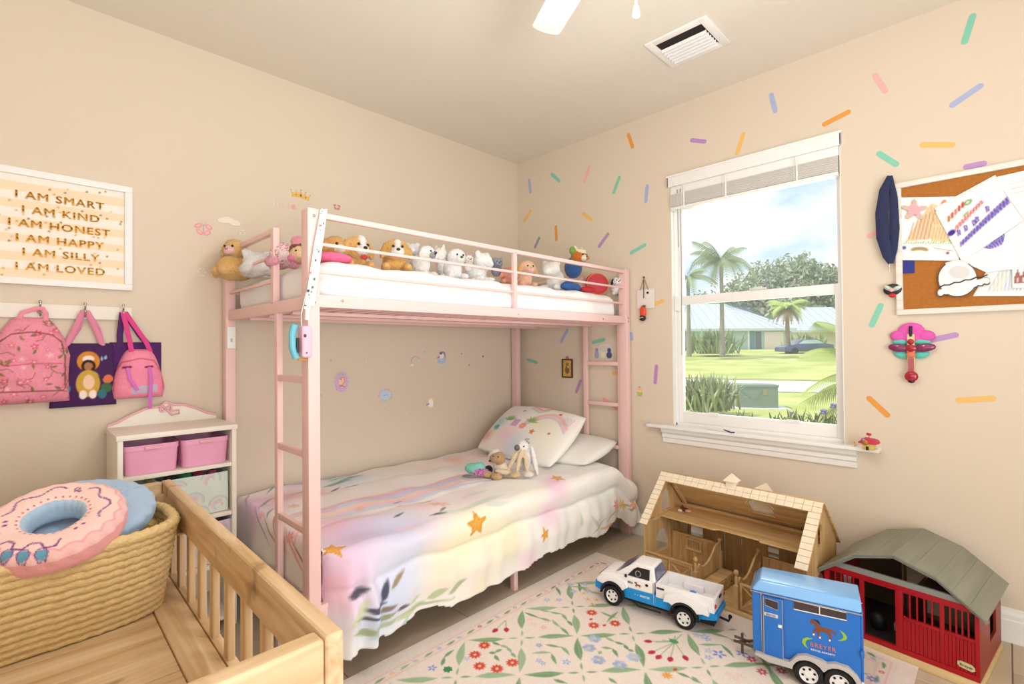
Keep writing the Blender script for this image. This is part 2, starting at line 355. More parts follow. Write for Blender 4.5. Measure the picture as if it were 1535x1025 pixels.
# blind
bl = thing('window_blind', 'white horizontal slat blind raised to the top of the window', 'blind', (0, 0, 0))
b = MB(); b.box(-.022, -.012, y0-.008, y1+.012, 2.112, 2.178).box(-.022, .03, y1+.002, y1+.012, 2.112, 2.178).box(-.022, .03, y0-.008, y0+.002, 2.112, 2.178).box(-.026, -.010, y0-.012, y1+.016, 2.168, 2.180)
obj('valance', b, white, bl, bevel=.003)
obj('headrail', MB().box(-.008, .03, y0+.006, y1-.006, 2.07, 2.165), white, bl, bevel=.002)
sm = mat('blind_slat_white', (236, 232, 226), .45); s0 = None
for i in range(18):
    z = 1.995+i*.0042
    if s0 is None: s0 = obj('slat', MB().box(-.018, .030, y0+.008, y1-.008, -.0012, .0012), sm, bl); s0.location = (0, 0, z)
    else: o = s0.copy(); COL.objects.link(o); o.location = (random.uniform(-.002, .002), 0, z)
obj('bottom_rail', MB().box(-.018, .032, y0+.008, y1-.008, 1.974, 1.991), white, bl, bevel=.003)
b = MB()
for yy in (-1.36, -1.60, -1.95): b.box(-.0205, -.0185, yy-.004, yy+.004, 1.975, 2.11).box(-.0205, -.0185, yy+.012, yy+.014, 1.975, 2.11)
obj('ladder_tape', b, white, bl)
obj('tilt_cord', MB().tube([(-.012, -1.335, 2.09), (-.012, -1.336, 1.7), (-.014, -1.333, 1.12)], .0022, 6), mat('cord_grey', (150, 146, 140), .6), bl)
obj('lift_cord', MB().tube([(-.014, -1.318, 2.09), (-.014, -1.32, 1.75)], .002, 6), mat('cord_grey', (0, 0, 0)), bl)
# small white wand piece on the stool
o = obj('blind_wand_clip', MB().tube([U(1062, 643, 'z', .709), U(1085, 645, 'z', .712)], .006, 8, flat=.5), white, smooth=60); tag(o, 'small white plastic clip lying on the window stool', 'clip')
obj('dark_end', MB().tube([U(1085, 644, 'z', .712), U(1096, 648, 'z', .709), U(1101, 648, 'z', .709)], .0035, 6), mat('navy_plastic', (40, 42, 80), .4), o, smooth=60)
# ceiling vent
vt = thing('ceiling_vent', 'white louvred air vent in the ceiling', 'vent', (-.535, -1.635, HC))
b = MB(); W2, D2 = .135, .147
fw_ = .036
b.box(-W2, W2, -D2, -D2+fw_, -.008, 0).box(-W2, W2, D2-fw_, D2, -.008, 0).box(-W2, -W2+fw_, -D2+fw_, D2-fw_, -.008, 0).box(W2-fw_, W2, -D2+fw_, D2-fw_, -.008, 0)
obj('vent_frame', b, white, vt, bevel=.002)
obj('duct_shade', MB().box(-W2+fw_, W2-fw_, -D2+fw_, D2-fw_, -.003, -.001), mat('vent_shade', (40, 34, 28), .9), vt)  # dark sheet on the ceiling paints the shade behind the louvres
s0 = None
for i in range(6):
    x = W2-fw_-.012-i*.0255
    if s0 is None:
        s0 = obj('louvre', MB().cbox((0, 0, 0), (.0142, 2*(D2-fw_)-.004, .0018), (0, .95, 0)), white, vt)
        o = s0
    else: o = s0.copy(); COL.objects.link(o)
    o.location = (x, 0, -.013)
# ceiling fan
fan = thing('ceiling_fan', 'white ceiling fan, one blade tip and a pull chain in view', 'fan', (-1.73, -2.085, 0))
fm = mat('fan_white', (244, 240, 234), .4)
a0 = math.atan2(.505, .30)
bp = None
for i in range(5):
    a = a0+.04+i*2*PI/5
    if bp is None:
        n = 10; pts = [(.16, -.03), (.3, -.05), (.60, -.052)]+[(.625+.02*math.cos(t), .052*math.sin(t)) for t in np.linspace(-PI/2, PI/2, 9)]+[(.60, .052), (.3, .05), (.16, .03)]
        bp = obj('fan_blade', MB().panel(pts, [], lambda p, q: (p, q, q*.12), (0, 0, .007)), fm, fan); o = bp
        ir = obj('blade_iron', MB().bar((.07, 0, .0), (.19, 0, .0), .035, .005), mat('fan_metal', (205, 200, 195), .3, .6), o)
    else:
        o = bp.copy(); COL.objects.link(o); i2 = ir.copy(); COL.objects.link(i2); i2.parent = o
    o.location = (0, 0, 2.3); o.rotation_euler = (0, 0, a)
obj('motor_housing', MB().lathe([(.02, 2.40), (.09, 2.39), (.11, 2.35), (.11, 2.29), (.08, 2.26), (.05, 2.25)], 28), fm, fan, smooth=40)
obj('down_rod', MB().lathe([(.012, 2.39), (.012, 2.56), (.06, 2.56), (.07, HC-.001)], 20), fm, fan, smooth=40)
obj('light_bowl', MB().lathe([(.075, 2.25), (.10, 2.22), (.09, 2.17), (.05, 2.14), (.002, 2.13)], 24), mat('frosted_glass', (250, 246, 236), .3), fan, smooth=50)
e = (.05, .045)
obj('pull_chain', MB().tube([(e[0], e[1], 2.25), (e[0], e[1], 2.015)], .0018, 6), mat('chain_white', (235, 230, 225), .3), fan)
obj('pull_knob', MB().lathe([(.003, 2.018), (.006, 2.012), (.009, 1.995), (.0095, 1.988), (.004, 1.984)], 14, Matrix.Translation((e[0], e[1], 0))), fm, fan, smooth=50)
# ================================================================== bunk bed
def pm(parent):
    m_ = Matrix.Translation(parent.location) @ parent.rotation_euler.to_matrix().to_4x4()
    return pm(parent.parent) @ m_ if parent.parent else m_
def wobj(name, mb, mt, parent, **k):
    I = pm(parent).inverted(); mb.v = [tuple(I @ Vector(v)) for v in mb.v]; return obj(name, mb, mt, parent, **k)
pink = mat('pink_powder_metal', (241, 203, 199), .42, spec=.4, var=.01)
bed = thing('bunk_bed', 'pale pink metal bunk bed with ladders at both ends', 'bunk bed', (-1.035, -.5, 0))
X0, X1, XR, YF, YB = -2.057, -.013, -.055, -.990, -.012
PW, PD = .042, .056
for nm, xa, xb, ya, yb in (('post', X0, X0+PW, YF, YF+PD), ('post', X1-PW, X1, YF, YF+PD), ('post', X0, X0+PW, YB-PD, YB), ('post', XR-PW, XR, YB-PD, YB)):
    o = wobj(nm, MB().box(xa, xb, ya, yb, .012, 1.658), pink, bed, bevel=.004)
    wobj('foot_cap', MB().box(xa-.001, xb+.001, ya-.001, yb+.001, 0, .014), mat('foot_grey', (205, 190, 188), .6), o)
bolt_m = mat('bolt_chrome', (190, 182, 178), .25, .9)
def bolts(pts, n, r=.006):
    b = MB(); n = Vector(n)
    for p in pts:
        M = Matrix.Translation(p) @ n.to_track_quat('Z', 'Y').to_matrix().to_4x4(); b.lathe([(r, 0), (r, .002), (r*.6, .004), (.001, .0045)], 12, M)
    return wobj('bolt', b, bolt_m, bed, smooth=40)
for p in [(X0+.022, YF, 1.632), (X0+.022, YF, 1.352), (X0+.022, YF, 1.333), (X1-.02, YF, 1.35), (X1-.02, YF, 1.33), (-1.98+.05, YF+.006, 1.345), (-1.02, YF+.006, 1.335), (-.30, YF+.006, 1.335)]: bolts([p], (0, -1, 0), .005)
xa, xb = X0+PW, X1-PW
R = lambda nm, *a, bev=.003: wobj(nm, MB().box(*a), pink, bed, bevel=bev)
# side rails and end rails of the upper bunk
R('upper_side_rail', xa, xb, YF+.006, YF+.030, 1.318, 1.362); R('upper_side_rail', xa, XR-PW, YB-.030, YB-.006, 1.318, 1.362)
R('upper_end_rail', X0+.010, X0+.034, YF+PD, YB-PD, 1.312, 1.358); R('upper_end_rail', X1-.034, X1-.010, YF+PD, YB-PD, 1.312, 1.358)
# lower bunk rails
R('lower_side_rail', xa, xb, YF+.006, YF+.030, .24, .285); R('lower_side_rail', xa, XR-PW, YB-.030, YB-.006, .24, .285)
R('lower_end_rail', X0+.010, X0+.034, YF+PD, YB-PD, .24, .285); R('lower_end_rail', X1-.034, X1-.010, YF+PD, YB-PD, .24, .285)
R('centre_leg', -1.062, -1.037, YF+.008, YF+.038, 0, .26); R('centre_leg', -1.062, -1.037, YB-.05, YB-.02, 0, .26)
# guard rails
for yy, xe in ((YF+.012, xb), (YB-.034, XR-PW)):
    R('guard_rail', xa, xe, yy, yy+.022, 1.632, 1.652)
    for z in (1.541, 1.443): R('guard_rail', xa, xe, yy+.004, yy+.016, z-.0055, z+.0055, bev=.002)
    R('guard_picket', -1.040, -1.018, yy, yy+.02, 1.355, 1.64)
for xx in (X0+.012, X1-.034):
    R('guard_rail', xx, xx+.022, -.625, YB-PD, 1.632, 1.652)
    for z in (1.541, 1.443): R('guard_rail', xx+.004, xx+.016, -.625, YB-PD, z-.0055, z+.0055, bev=.002)
    R('guard_picket', xx-.002, xx+.022, -.645, -.615, 1.35, 1.652)
    # ladder
    R('ladder_stile', xx, xx+.022, -.675, -.645, .012, 1.315); R('ladder_stile', xx, xx+.022, YF+PD, YF+PD+.018, .012, 1.315)
    for z in (1.062, .800, .530, .262): R('ladder_rung', xx+.0015, xx+.0205, YF+PD+.012, -.655, z-.012, z+.012)
# slats under both mattresses: upper steel mesh deck
sl = None; deck = mat('pink_deck_metal', (240, 196, 194), .5)
for zz, base in ((1.322, 0), (.262, 1)):
    for i in range(26):
        x = X0+.075+i*.0745
        if sl is None: sl = obj('slat', MB().box(-.014, .014, -.46, .46, -.004, .004), deck, bed, bevel=.001); o = sl
        else: o = sl.copy(); COL.objects.link(o)
        o.location = (x+1.035, 0, zz)
for yy in (-.74, -.50, -.26): R('deck_bar', xa, XR-PW, yy-.012, yy+.012, 1.305, 1.319)
# upper mattress with white fitted sheet
def mattress(name, label, x0, x1, y0, y1, z0, z1, rr, seed, amp=.004, ruck=.008):
    rs = np.random.default_rng(seed); b = bmesh.new(); nx, ny, nz = 90, 40, 8
    def sh(u, v, w):
        cx, cy, cz = (x0+x1)/2, (y0+y1)/2, (z0+z1)/2; hx, hy, hz = (x1-x0)/2, (y1-y0)/2, (z1-z0)/2
        p = np.array([u*hx, v*hy, w*hz]); q = np.clip(p, [-hx+rr*2.2, -hy+rr*1.4, -hz+rr], [hx-rr*2.2, hy-rr*1.4, hz-rr]); d = p-q; n = np.linalg.norm(d/np.array([2.2, 1.4, 1]))
        if n > rr: d = d*(rr/n)
        p = q+d; k = math.sin(p[0]*38+p[1]*9+p[2]*30)*math.sin(p[0]*9+2)
        out = np.array([0, np.sign(v)*(abs(v) > .97), (w > .97)*1.0])
        return Vector((cx, cy, cz)+p+out*(ruck*.5*k+amp*math.sin(p[0]*17+3*math.sin(p[1]*5))))
    V = {}
    def g(i, j, k):
        if (i, j, k) not in V: V[(i, j, k)] = b.verts.new(sh(2*i/nx-1, 2*j/ny-1, 2*k/nz-1))
        return V[(i, j, k)]
    for i in range(nx):
        for j in range(ny):
            b.faces.new((g(i, j, 0), g(i, j+1, 0), g(i+1, j+1, 0), g(i+1, j, 0))); b.faces.new((g(i, j, nz), g(i+1, j, nz), g(i+1, j+1, nz), g(i, j+1, nz)))
        for k in range(nz):
            b.faces.new((g(i, 0, k), g(i+1, 0, k), g(i+1, 0, k+1), g(i, 0, k+1))); b.faces.new((g(i, ny, k), g(i, ny, k+1), g(i+1, ny, k+1), g(i+1, ny, k)))
    for j in range(ny):
        for k in range(nz):
            b.faces.new((g(0, j, k), g(0, j, k+1), g(0, j+1, k+1), g(0, j+1, k))); b.faces.new((g(nx, j, k), g(nx, j+1, k), g(nx, j+1, k+1), g(nx, j, k+1)))
    me = bpy.data.meshes.new(name); b.to_mesh(me); b.free(); me.polygons.foreach_set('use_smooth', [True]*len(me.polygons))
    return tag(link_mesh(name, me, mat('white_sheet', (247, 246, 246), .85, bump=.05, bs=30, sheen=.1)), label, 'mattress')
mattress('mattress', 'white sheeted mattress on the upper bunk behind the pink guard rails', X0+.045, -.075, -.955, -.06, 1.331, 1.497, .052, 3)
mattress('mattress', 'lower bunk mattress lying hidden under the pastel comforter', X0+.06, -.075, -.955, -.06, .268, .43, .05, 4)
TM = 1.497
# ------------------------------------------------------------------ comforter painted with pastel watercolour motifs
ZT = .462; YE = -.965; RC = .05
TL = X0+.075; TR = -.115         # top spans x from TL to TR
cx0, cx1 = TL-.36, TR+.16; cy0, cy1 = YE-.40, -.03
cv = Canvas(cx0, cx1, cy0, cy1, .0065, (250, 246, 242))
def CP(px, py):
    p = U(px, py, 'z', ZT)
    if p[1] > YE-.0: return float(p[0]), float(p[1])
    q = U(px, py, 'y', -1.02); return float(q[0]), float(YE-(ZT-q[2])-.0)
def wash(px, py, r, col, op=.6, ry=None, ang=0):
    x, y = CP(px, py); cv.ell(x, y, r, ry or r, tuple(255-(255-v)*1.25 for v in col), ang, min(1, op*1.25), soft=True)
PK, LV, BL, YL, PE, MT = (255, 208, 222), (232, 208, 240), (208, 222, 248), (254, 246, 214), (253, 214, 200), (214, 238, 226)
for a in [(380, 760, .16, (236, 205, 235)), (430, 745, .12, (244, 190, 205)), (470, 740, .10, (255, 200, 205)), (440, 725, .12, (214, 190, 236)), (520, 720, .14, (206, 218, 244)), (500, 790, .18, PK), (540, 800, .16, LV), (600, 790, .20, (216, 222, 250)), (650, 800, .14, (238, 226, 246)), (520, 870, .16, LV), (500, 900, .10, PK), (600, 880, .16, (222, 228, 250)), (560, 930, .12, (205, 218, 246)),
          (680, 830, .16, YL), (720, 800, .14, YL), (760, 820, .14, YL), (640, 760, .12, (255, 226, 228)), (560, 750, .12, (255, 222, 214)), (610, 735, .10, (250, 232, 240)), (700, 745, .10, (252, 232, 240)), (800, 740, .16, (250, 246, 232)), (820, 780, .09, (248, 214, 232)), (835, 740, .09, (248, 216, 232)), (790, 850, .08, (250, 222, 236)), (830, 720, .07, (244, 206, 226)), (680, 690, .10, (250, 206, 200)), (720, 685, .07, (248, 206, 206)), (900, 760, .10, (236, 238, 230)), (640, 700, .12, (252, 238, 224)), (560, 700, .16, (246, 240, 226)), (660, 870, .10, (252, 240, 220)), (720, 890, .10, (250, 238, 218))]:
    wash(a[0], a[1], a[2], a[3], .62)
# rainbow sweep over the middle of the top
for i, c in enumerate([(250, 180, 196), (222, 190, 240), (190, 210, 244), (252, 206, 190), (246, 190, 206), (196, 214, 240)]):
    P = [CP(x, y+i*3.2) for x, y in ((455, 768), (500, 758), (545, 749), (590, 742), (640, 728), (690, 712), (740, 706), (800, 704))]
    cv.line(P, .032, c, .62, wf=[.2, .7, 1, 1, 1, .9, .5, .2])
for i, c in enumerate([(250, 190, 200), (236, 200, 240), (252, 220, 190)]):
    cv.line([CP(x, y+i*4) for x, y in ((395, 800), (420, 780), (455, 768), (500, 762))], .03, c, .6)
GN, DG, SG = (128, 172, 130), (86, 96, 92), (186, 206, 178)
for a, b_, wd, c in [((490, 724), (520, 718), .02, (150, 190, 150)), ((482, 730), (530, 722), .030, GN), ((500, 727), (548, 714), .026, GN), ((484, 722), (512, 716), .02, (112, 150, 110)), ((510, 733), (540, 729), .016, DG), ((495, 736), (510, 730), .016, DG), ((520, 720), (545, 712), .018, GN)]:
    cv.leaf(CP(*a), CP(*b_), wd, c, .8)
for a, b_ in [((700, 770), (745, 745)), ((720, 765), (760, 748)), ((690, 748), (735, 735)), ((660, 775), (700, 760)), ((740, 750), (775, 738)), ((730, 770), (765, 762))]: cv.leaf(CP(*a), CP(*b_), .03, (206, 222, 208), .6)
for a, b_, wd, c in [((515, 905), (545, 888), .022, (62, 62, 78)), ((530, 918), (572, 905), .02, (70, 66, 84)), ((520, 935), (556, 922), .018, (80, 80, 92)), ((565, 905), (578, 878), .03, (58, 60, 76)), ((552, 922), (590, 912), .026, (126, 110, 96)), ((580, 890), (606, 868), .02, (150, 130, 92)), ((545, 945), (590, 925), .03, (150, 160, 110)), ((520, 960), (560, 950), .03, (160, 172, 126)), ((590, 925), (612, 918), .02, (90, 84, 88)),
                     ((590, 945), (640, 915), .03, (196, 206, 160)), ((640, 912), (668, 890), .035, (186, 200, 156)), ((668, 900), (695, 878), .03, (176, 190, 148)), ((600, 935), (680, 905), .012, (170, 186, 140)), ((612, 918), (630, 905), .02, (206, 212, 176)), ((590, 780), (606, 772), .014, (90, 90, 96)), ((660, 775), (672, 768), .014, (86, 86, 92)), ((668, 762), (676, 768), .014, (110, 116, 120)),
                     ((895, 800), (880, 778), .02, (200, 214, 190)), ((870, 800), (868, 775), .02, (206, 220, 196)), ((905, 790), (925, 765), .008, (176, 150, 110)), ((925, 765), (945, 735), .008, (176, 160, 120)), ((938, 750), (946, 740), .014, (150, 160, 110)), ((885, 810), (905, 780), .010, (170, 190, 150)), ((360, 760), (375, 740), .012, (200, 150, 200)), ((395, 775), (410, 762), .012, (150, 140, 120)), ((400, 740), (420, 728), .012, (110, 160, 110)), ((380, 800), (392, 770), .01, (200, 150, 110)), ((420, 830), (428, 800), .01, (170, 110, 90))]:
    cv.leaf(CP(*a), CP(*b_), wd, c, .85)
OR = (226, 160, 60)
for px, py, r_, an in [(508, 834, .055, .3), (711, 796, .062, .1), (811, 810, .038, -.2), (850, 718, .042, .2), (421, 731, .03, 0)]:
    x, y = CP(px, py); cv.star(x, y, r_, OR, an); cv.star(x, y, r_*.6, (236, 184, 96), an, op=.5)
for px, py, c in [(918, 765, (238, 130, 140)), (930, 757, (240, 190, 90)), (470, 742, (250, 160, 150)), (650, 758, (250, 196, 176)), (944, 738, (244, 150, 120))]:
    x, y = CP(px, py); cv.flower(x, y, .03, c, 6, (240, 190, 120))
cv.line([CP(900, 800), CP(925, 790), CP(946, 772)], .012, (240, 160, 110), .8)
for px, py, c, r_ in [(400, 795, (244, 150, 150), .03), (385, 770, (246, 170, 180), .025), (440, 760, (250, 170, 160), .028), (425, 800, (240, 140, 150), .03), (600, 760, (250, 190, 190), .02), (560, 775, (246, 190, 200), .018), (660, 757, (252, 176, 176), .045), (540, 764, (250, 170, 170), .02)]:
    x, y = CP(px, py); cv.flower(x, y, r_, c, 6, (250, 200, 150), px, .8)
for a, b_, wd, c in [((385, 765), (412, 745), .012, (120, 150, 110)), ((395, 790), (418, 770), .012, (206, 110, 100)), ((430, 745), (470, 732), .014, (150, 190, 150)), ((365, 790), (380, 760), .012, (180, 140, 190)), ((405, 830), (425, 790), .018, (250, 170, 170)), ((415, 815), (470, 785), .016, (250, 190, 180)), ((440, 790), (480, 770), .014, (200, 214, 240)), ((600, 800), (640, 790), .02, (246, 214, 232)), ((560, 700), (600, 690), .012, (176, 200, 170)), ((620, 755), (650, 748), .008, (70, 70, 80)), ((590, 757), (602, 752), .008, (80, 80, 90)), ((516, 950), (540, 900), .035, (208, 214, 176)), ((540, 965), (570, 940), .03, (190, 210, 220)), ((470, 700), (500, 690), .016, (190, 200, 236)), ((548, 958), (600, 935), .022, (170, 184, 140)), ((600, 960), (612, 935), .02, (176, 200, 190))]:
    cv.leaf(CP(*a), CP(*b_), wd, c, .75)
# drape
def comf(A, B):
    A = A.copy(); rs = np.random.default_rng(5)
    oxl = np.clip(TL-A, 0, None); oxr = np.clip(A-TR, 0, None); oy = np.clip(YE-B, 0, None)
    x = np.clip(A, TL, TR); y = np.clip(B, YE, None); z = np.full(A.shape, ZT)
    # soft quilted top: rows of channels
    puff = .008*np.abs(np.sin((B+.03)*PI/.235))**.6+.006*np.sin(A*9+B*7)*np.sin(B*11+1)+.004*np.sin(A*23+2*np.sin(B*9))
    puff += .012*np.exp(-((A+1.78)**2)/.05)*np.sin(B*24+A*6)*.6
    z = z+puff-.035*np.exp(-(np.clip(B+.03, -9, 0)**2)/.004)*0
    z = z-.10*np.clip((A-TR+.16)/.16, 0, 1)**2*1.0
    # front drop with rounded shoulder
    s = oy; th = np.clip(s/RC, 0, PI/2); s2 = np.clip(s-RC*PI/2, 0, None)
    rip = (np.clip(s2/.2, 0, 1))*(.006*np.sin(A*31+2*np.sin(A*5))+.0035*np.sin(A*67+1)+.010*np.sin(A*13+.6))
    seam = -.012*np.exp(-((s-.165)**2)/.00022)
    seam2 = .022*np.exp(-((s-.09)**2)/.0035)+.018*np.exp(-((s-.25)**2)/.005)
    y = y-RC*np.sin(th)-rip*1.0-(s > 0)*(seam+seam2)-.012*np.clip(s2/.2, 0, 1)
    zz = z-RC*(1-np.cos(th))-s2*(1+.02*np.sin(A*9))
    # the bulging folds beside the left post
    kk = np.clip((TL+.06-A)/.09, 0, 1)**1.5*(oy > 0); y = y+kk*.085*np.clip(s/.06, 0, 1)
    g = np.exp(-((A-(TL+.09))**2)/.006)*np.clip(s2/.12, 0, 1); y = y-g*.055-g*.02*np.sin(A*70)
    gr = np.exp(-((A-TR-.05)**2)/.004)*np.clip(s/.12, 0, 1); y = y-gr*.02
    z = np.where(oy > 0, zz, z)
    # left end drop
    tl = np.clip(oxl/RC, 0, PI/2); l2 = np.clip(oxl-RC*PI/2, 0, None)
    lf = (oxl > 0)
    x = np.where(lf, TL-.031*np.sin(tl)-np.clip(l2/.2, 0, 1)*(.004*np.sin(B*37)), x)
    z = np.where(lf, z-RC*(1-np.cos(tl))-l2*(1+.05*np.sin(B*8)), z)
    # right end drop
    trr = np.clip(oxr/.09, 0, PI/2); r2 = np.clip(oxr-.09*PI/2, 0, None); rt = oxr > 0
    x = np.where(rt, TR+.085*np.sin(trr), x); z = np.where(rt, z-.09*(1-np.cos(trr))*np.where(oy > 0, .35, 1)-r2, z)
    z = np.maximum(z, .035+.01*np.sin(A*20))
    return x, y, z
mk = ~((cv.X < TL-.034) & (cv.Y < -.925)) & ~((cv.X > TR+.125) & (cv.Y < YE-.005))
hem = YE-.40+.10*np.clip((cv.X-TL)/1.9, 0, 1)**1.5*.35+.018*np.sin(cv.X*7+1)+.010*np.sin(cv.X*19)
hem = hem+.045*np.clip((cv.X+.42)/.3, 0, 1)
hem = np.maximum(hem, YE-.40); mk &= cv.Y > hem
mk &= ~((cv.X < TL-.30+.03*np.sin(cv.Y*11)))
com = sheet('comforter', cv, comf, vmat('comforter_cloth', .85, .25, 22, .15, .15), mask2=mk, thick=.014)
tag(com, 'white pastel watercolour comforter with orange stars draped over the lower bunk', 'comforter')
# ------------------------------------------------------------------ pillows
def pillow(name, label, M, w_, d_, h_, cvs, mt, group=None):
    n = cvs.X; 
    def top(X, Y, sgn):
        u = X/(w_/2); v = Y/(d_/2); k = np.clip((1-u**2), 0, 1)**.42*np.clip((1-v**2), 0, 1)**.42
        sx = X*(1-.06*(v**2)*(1)+.02); sy = Y*(1-.06*(u**2)+.02)
        cr = 1+.10*np.sin(u*7+v*3)*(1-k)
        P = np.stack([sx, sy, sgn*h_/2*k*cr], -1) @ np.array(M.to_3x3()).T+np.array(M.translation)
        return P[..., 0], P[..., 1], P[..., 2]
    o = sheet(name, cvs, lambda X, Y: top(X, Y, 1), mt); o2 = sheet('pillow_back', cvs, lambda X, Y: top(X, Y, -1), mt)
    bm = bmesh.new(); bm.from_mesh(o.data); bm.from_mesh(o2.data); bmesh.ops.remove_doubles(bm, verts=bm.verts, dist=.0004); bmesh.ops.recalc_face_normals(bm, faces=bm.faces); bm.to_mesh(o.data); bm.free()
    bpy.data.objects.remove(o2); return tag(o, label, 'pillow', group)
pc = Canvas(-.33, .33, -.22, .22, .0055, (251, 248, 240))
for x, y, r_, c in [(-.2, .1, .1, (246, 232, 236)), (.1, .05, .1, YL), (-.1, -.1, .1, PK), (.2, -.05, .12, (250, 248, 226)), (-.28, -.12, .06, (248, 160, 150)), (.0, -.15, .1, BL), (-.24, 0, .07, (176, 214, 226)), (.28, .1, .08, (248, 236, 240))]: pc.ell(x, y, r_, None, c, 0, .7, soft=True)
for i, c in enumerate([(246, 200, 206), (250, 180, 180), (246, 214, 196), (222, 200, 232)]): pc.line([(x, .02+.13*math.sin((x+.03)*9)+i*-.015) for x in np.linspace(-.02, .28, 12)], .013, c, .8)
for i, c in enumerate([(240, 150, 150), (250, 196, 186), (186, 220, 206)]): pc.line([(-.09+.0*i, .2-i*.016), (.02, .16-i*.016), (.06, .2-i*.016)], .01, c, .9)
for a in range(6): pc.leaf((-.17, .02), (-.17+.06*math.cos(.5+a*.45), .02+.06*math.sin(.5+a*.45)), .016, (134, 190, 122), .9); pc.leaf((.02, .03), (.02+.06*math.cos(.2+a*.5), .03+.06*math.sin(.2+a*.5)), .014, (150, 190, 110), .9); pc.leaf((-.22, -.03), (-.22-.06*math.cos(.2+a*.3), -.03-.05*math.sin(.2+a*.3)), .014, (90, 180, 176), .9)
pc.star(.08, -.04, .026, (232, 140, 60)); pc.flower(-.02, -.01, .028, (240, 140, 120)); pc.ell(.17, .16, .012, .009, (210, 80, 60)); pc.ell(.2, -.02, .008, None, (210, 80, 60)); pc.ell(-.12, .13, .012, .008, (120, 160, 220))
for i in range(5): pc.line([(-.12+i*.012, -.02), (-.12+i*.012, .035)], .006, (190, 110, 200)); pc.line([(.22+i*.014, .08), (.23+i*.014, .15)], .003, (150, 150, 160), .6)
for i in range(6): pc.line([(.08+.02*math.cos(i), -.14+.02*math.sin(i*2)), (.10+.02*math.cos(i*1.7), -.12+.03*math.sin(i))], .005, (80, 90, 140), .8)
Mp = Matrix.Translation((-.40, -.48, .615)) @ Matrix.Rotation(math.radians(-92), 4, 'Z') @ Matrix.Rotation(math.radians(36), 4, 'X') @ Matrix.Rotation(math.radians(3), 4, 'Y')
pillow('pillow', 'pastel rainbow patterned pillow propped at the head of the lower bunk', Mp, .66, .44, .15, pc, vmat('pillow_cloth', .85, .15, 30, .1, .15))
pw = Canvas(-.33, .33, -.22, .22, .011, (248, 245, 240))
pillow('pillow', 'plain white pillow lying under the rainbow patterned pillow', Matrix.Translation((-.255, -.60, .525)) @ Matrix.Rotation(math.radians(-85), 4, 'Z') @ Matrix.Rotation(math.radians(10), 4, 'X'), .66, .42, .13, pw, vmat('pillow_cloth'))
# ================================================================== things on the left wall
def textmesh(name, s, size, mt, parent, M, ext=.0006, off=.0, sx=1.0, align='CENTER', sp=1.0, bold=0):
    cu = bpy.data.curves.new(name, 'FONT'); cu.body = s; cu.size = size; cu.extrude = ext; cu.offset = off; cu.align_x = align; cu.resolution_u = 3; cu.space_character = sp
    t = bpy.data.objects.new(name, cu); COL.objects.link(t)
    me = bpy.data.meshes.new_from_object(t.evaluated_get(bpy.context.evaluated_depsgraph_get())); me.name = name
    bpy.data.objects.remove(t); bpy.data.curves.remove(cu)
    if bold:
        b_ = bmesh.new()
        for dx, dy in ((-bold, 0), (0, 0), (bold, 0), (0, bold*.8), (0, -bold*.8)): m_ = me.copy(); m_.transform(Matrix.Translation((dx, dy, abs(dx)*.05+abs(dy)*.1))); b_.from_mesh(m_); bpy.data.meshes.remove(m_)
        b_.to_mesh(me); b_.free()
    me.transform(M @ Matrix.Diagonal((sx, 1, 1, 1))); return link_mesh(name, me, mt, parent)
MA = lambda x, y, z: Matrix.Translation((x, y, z)) @ Matrix.Rotation(PI/2, 4, 'X')                                 # text facing -y
MBm = lambda x, y, z: Matrix.Translation((x, y, z)) @ Matrix.Rotation(-PI/2, 4, 'Z') @ Matrix.Rotation(PI/2, 4, 'X')  # text facing -x
fr = thing('framed_print', 'white framed gold lettered affirmation print on the left wall', 'picture', (-2.626, 0, 1.652))
W, H = .222, .222; b = MB()
for a in ((-W, W, H-.026, H), (-W, W, -H, -H+.026)): b.box(a[0], a[1], -.024, 0, a[2], a[3])
b.box(-W, -W+.026, -.024, 0, -H+.026, H-.026).box(W-.026, W, -.024, 0, -H+.026, H-.026)
obj('picture_frame', b, mat('frame_white', (246, 243, 240), .4), fr, bevel=.002)
cv = Canvas(-.2, .2, -.2, .2, .004, (250, 240, 228))
for i in range(6): cv.poly([(-.2, .168-i*.066), (.2, .168-i*.066), (.2, .135-i*.066), (-.2, .135-i*.066)], (250, 224, 192))
for i in range(60): cv.ell(random.uniform(-.19, .19), random.uniform(-.19, .19), .0035, None, random.choice([(214, 160, 70), (150, 110, 60), (230, 190, 120)]))
sheet('printed_sheet', cv, lambda X, Y: (X, -.010+0*X, Y), vmat('print_paper', .6, 0), fr)
gold = mat('gold_foil', (206, 150, 62), .35, .45, var=.25, vs=14)
for s, py, px in (('I AM SMART', 300, 92), ('I AM KIND', 321, 93), ('I AM HONEST', 341, 92), ('I AM HAPPY', 362, 92), ('I AM SILLY', 382, 93), ('I AM LOVED', 403, 93)):
    p = WA(px, py, .012); textmesh('lettering', s, .040, gold, fr, MA(p[0]+2.626, -.0125, p[2]-1.652-.014), off=0, sx=1.10, sp=1.15, bold=.0013)
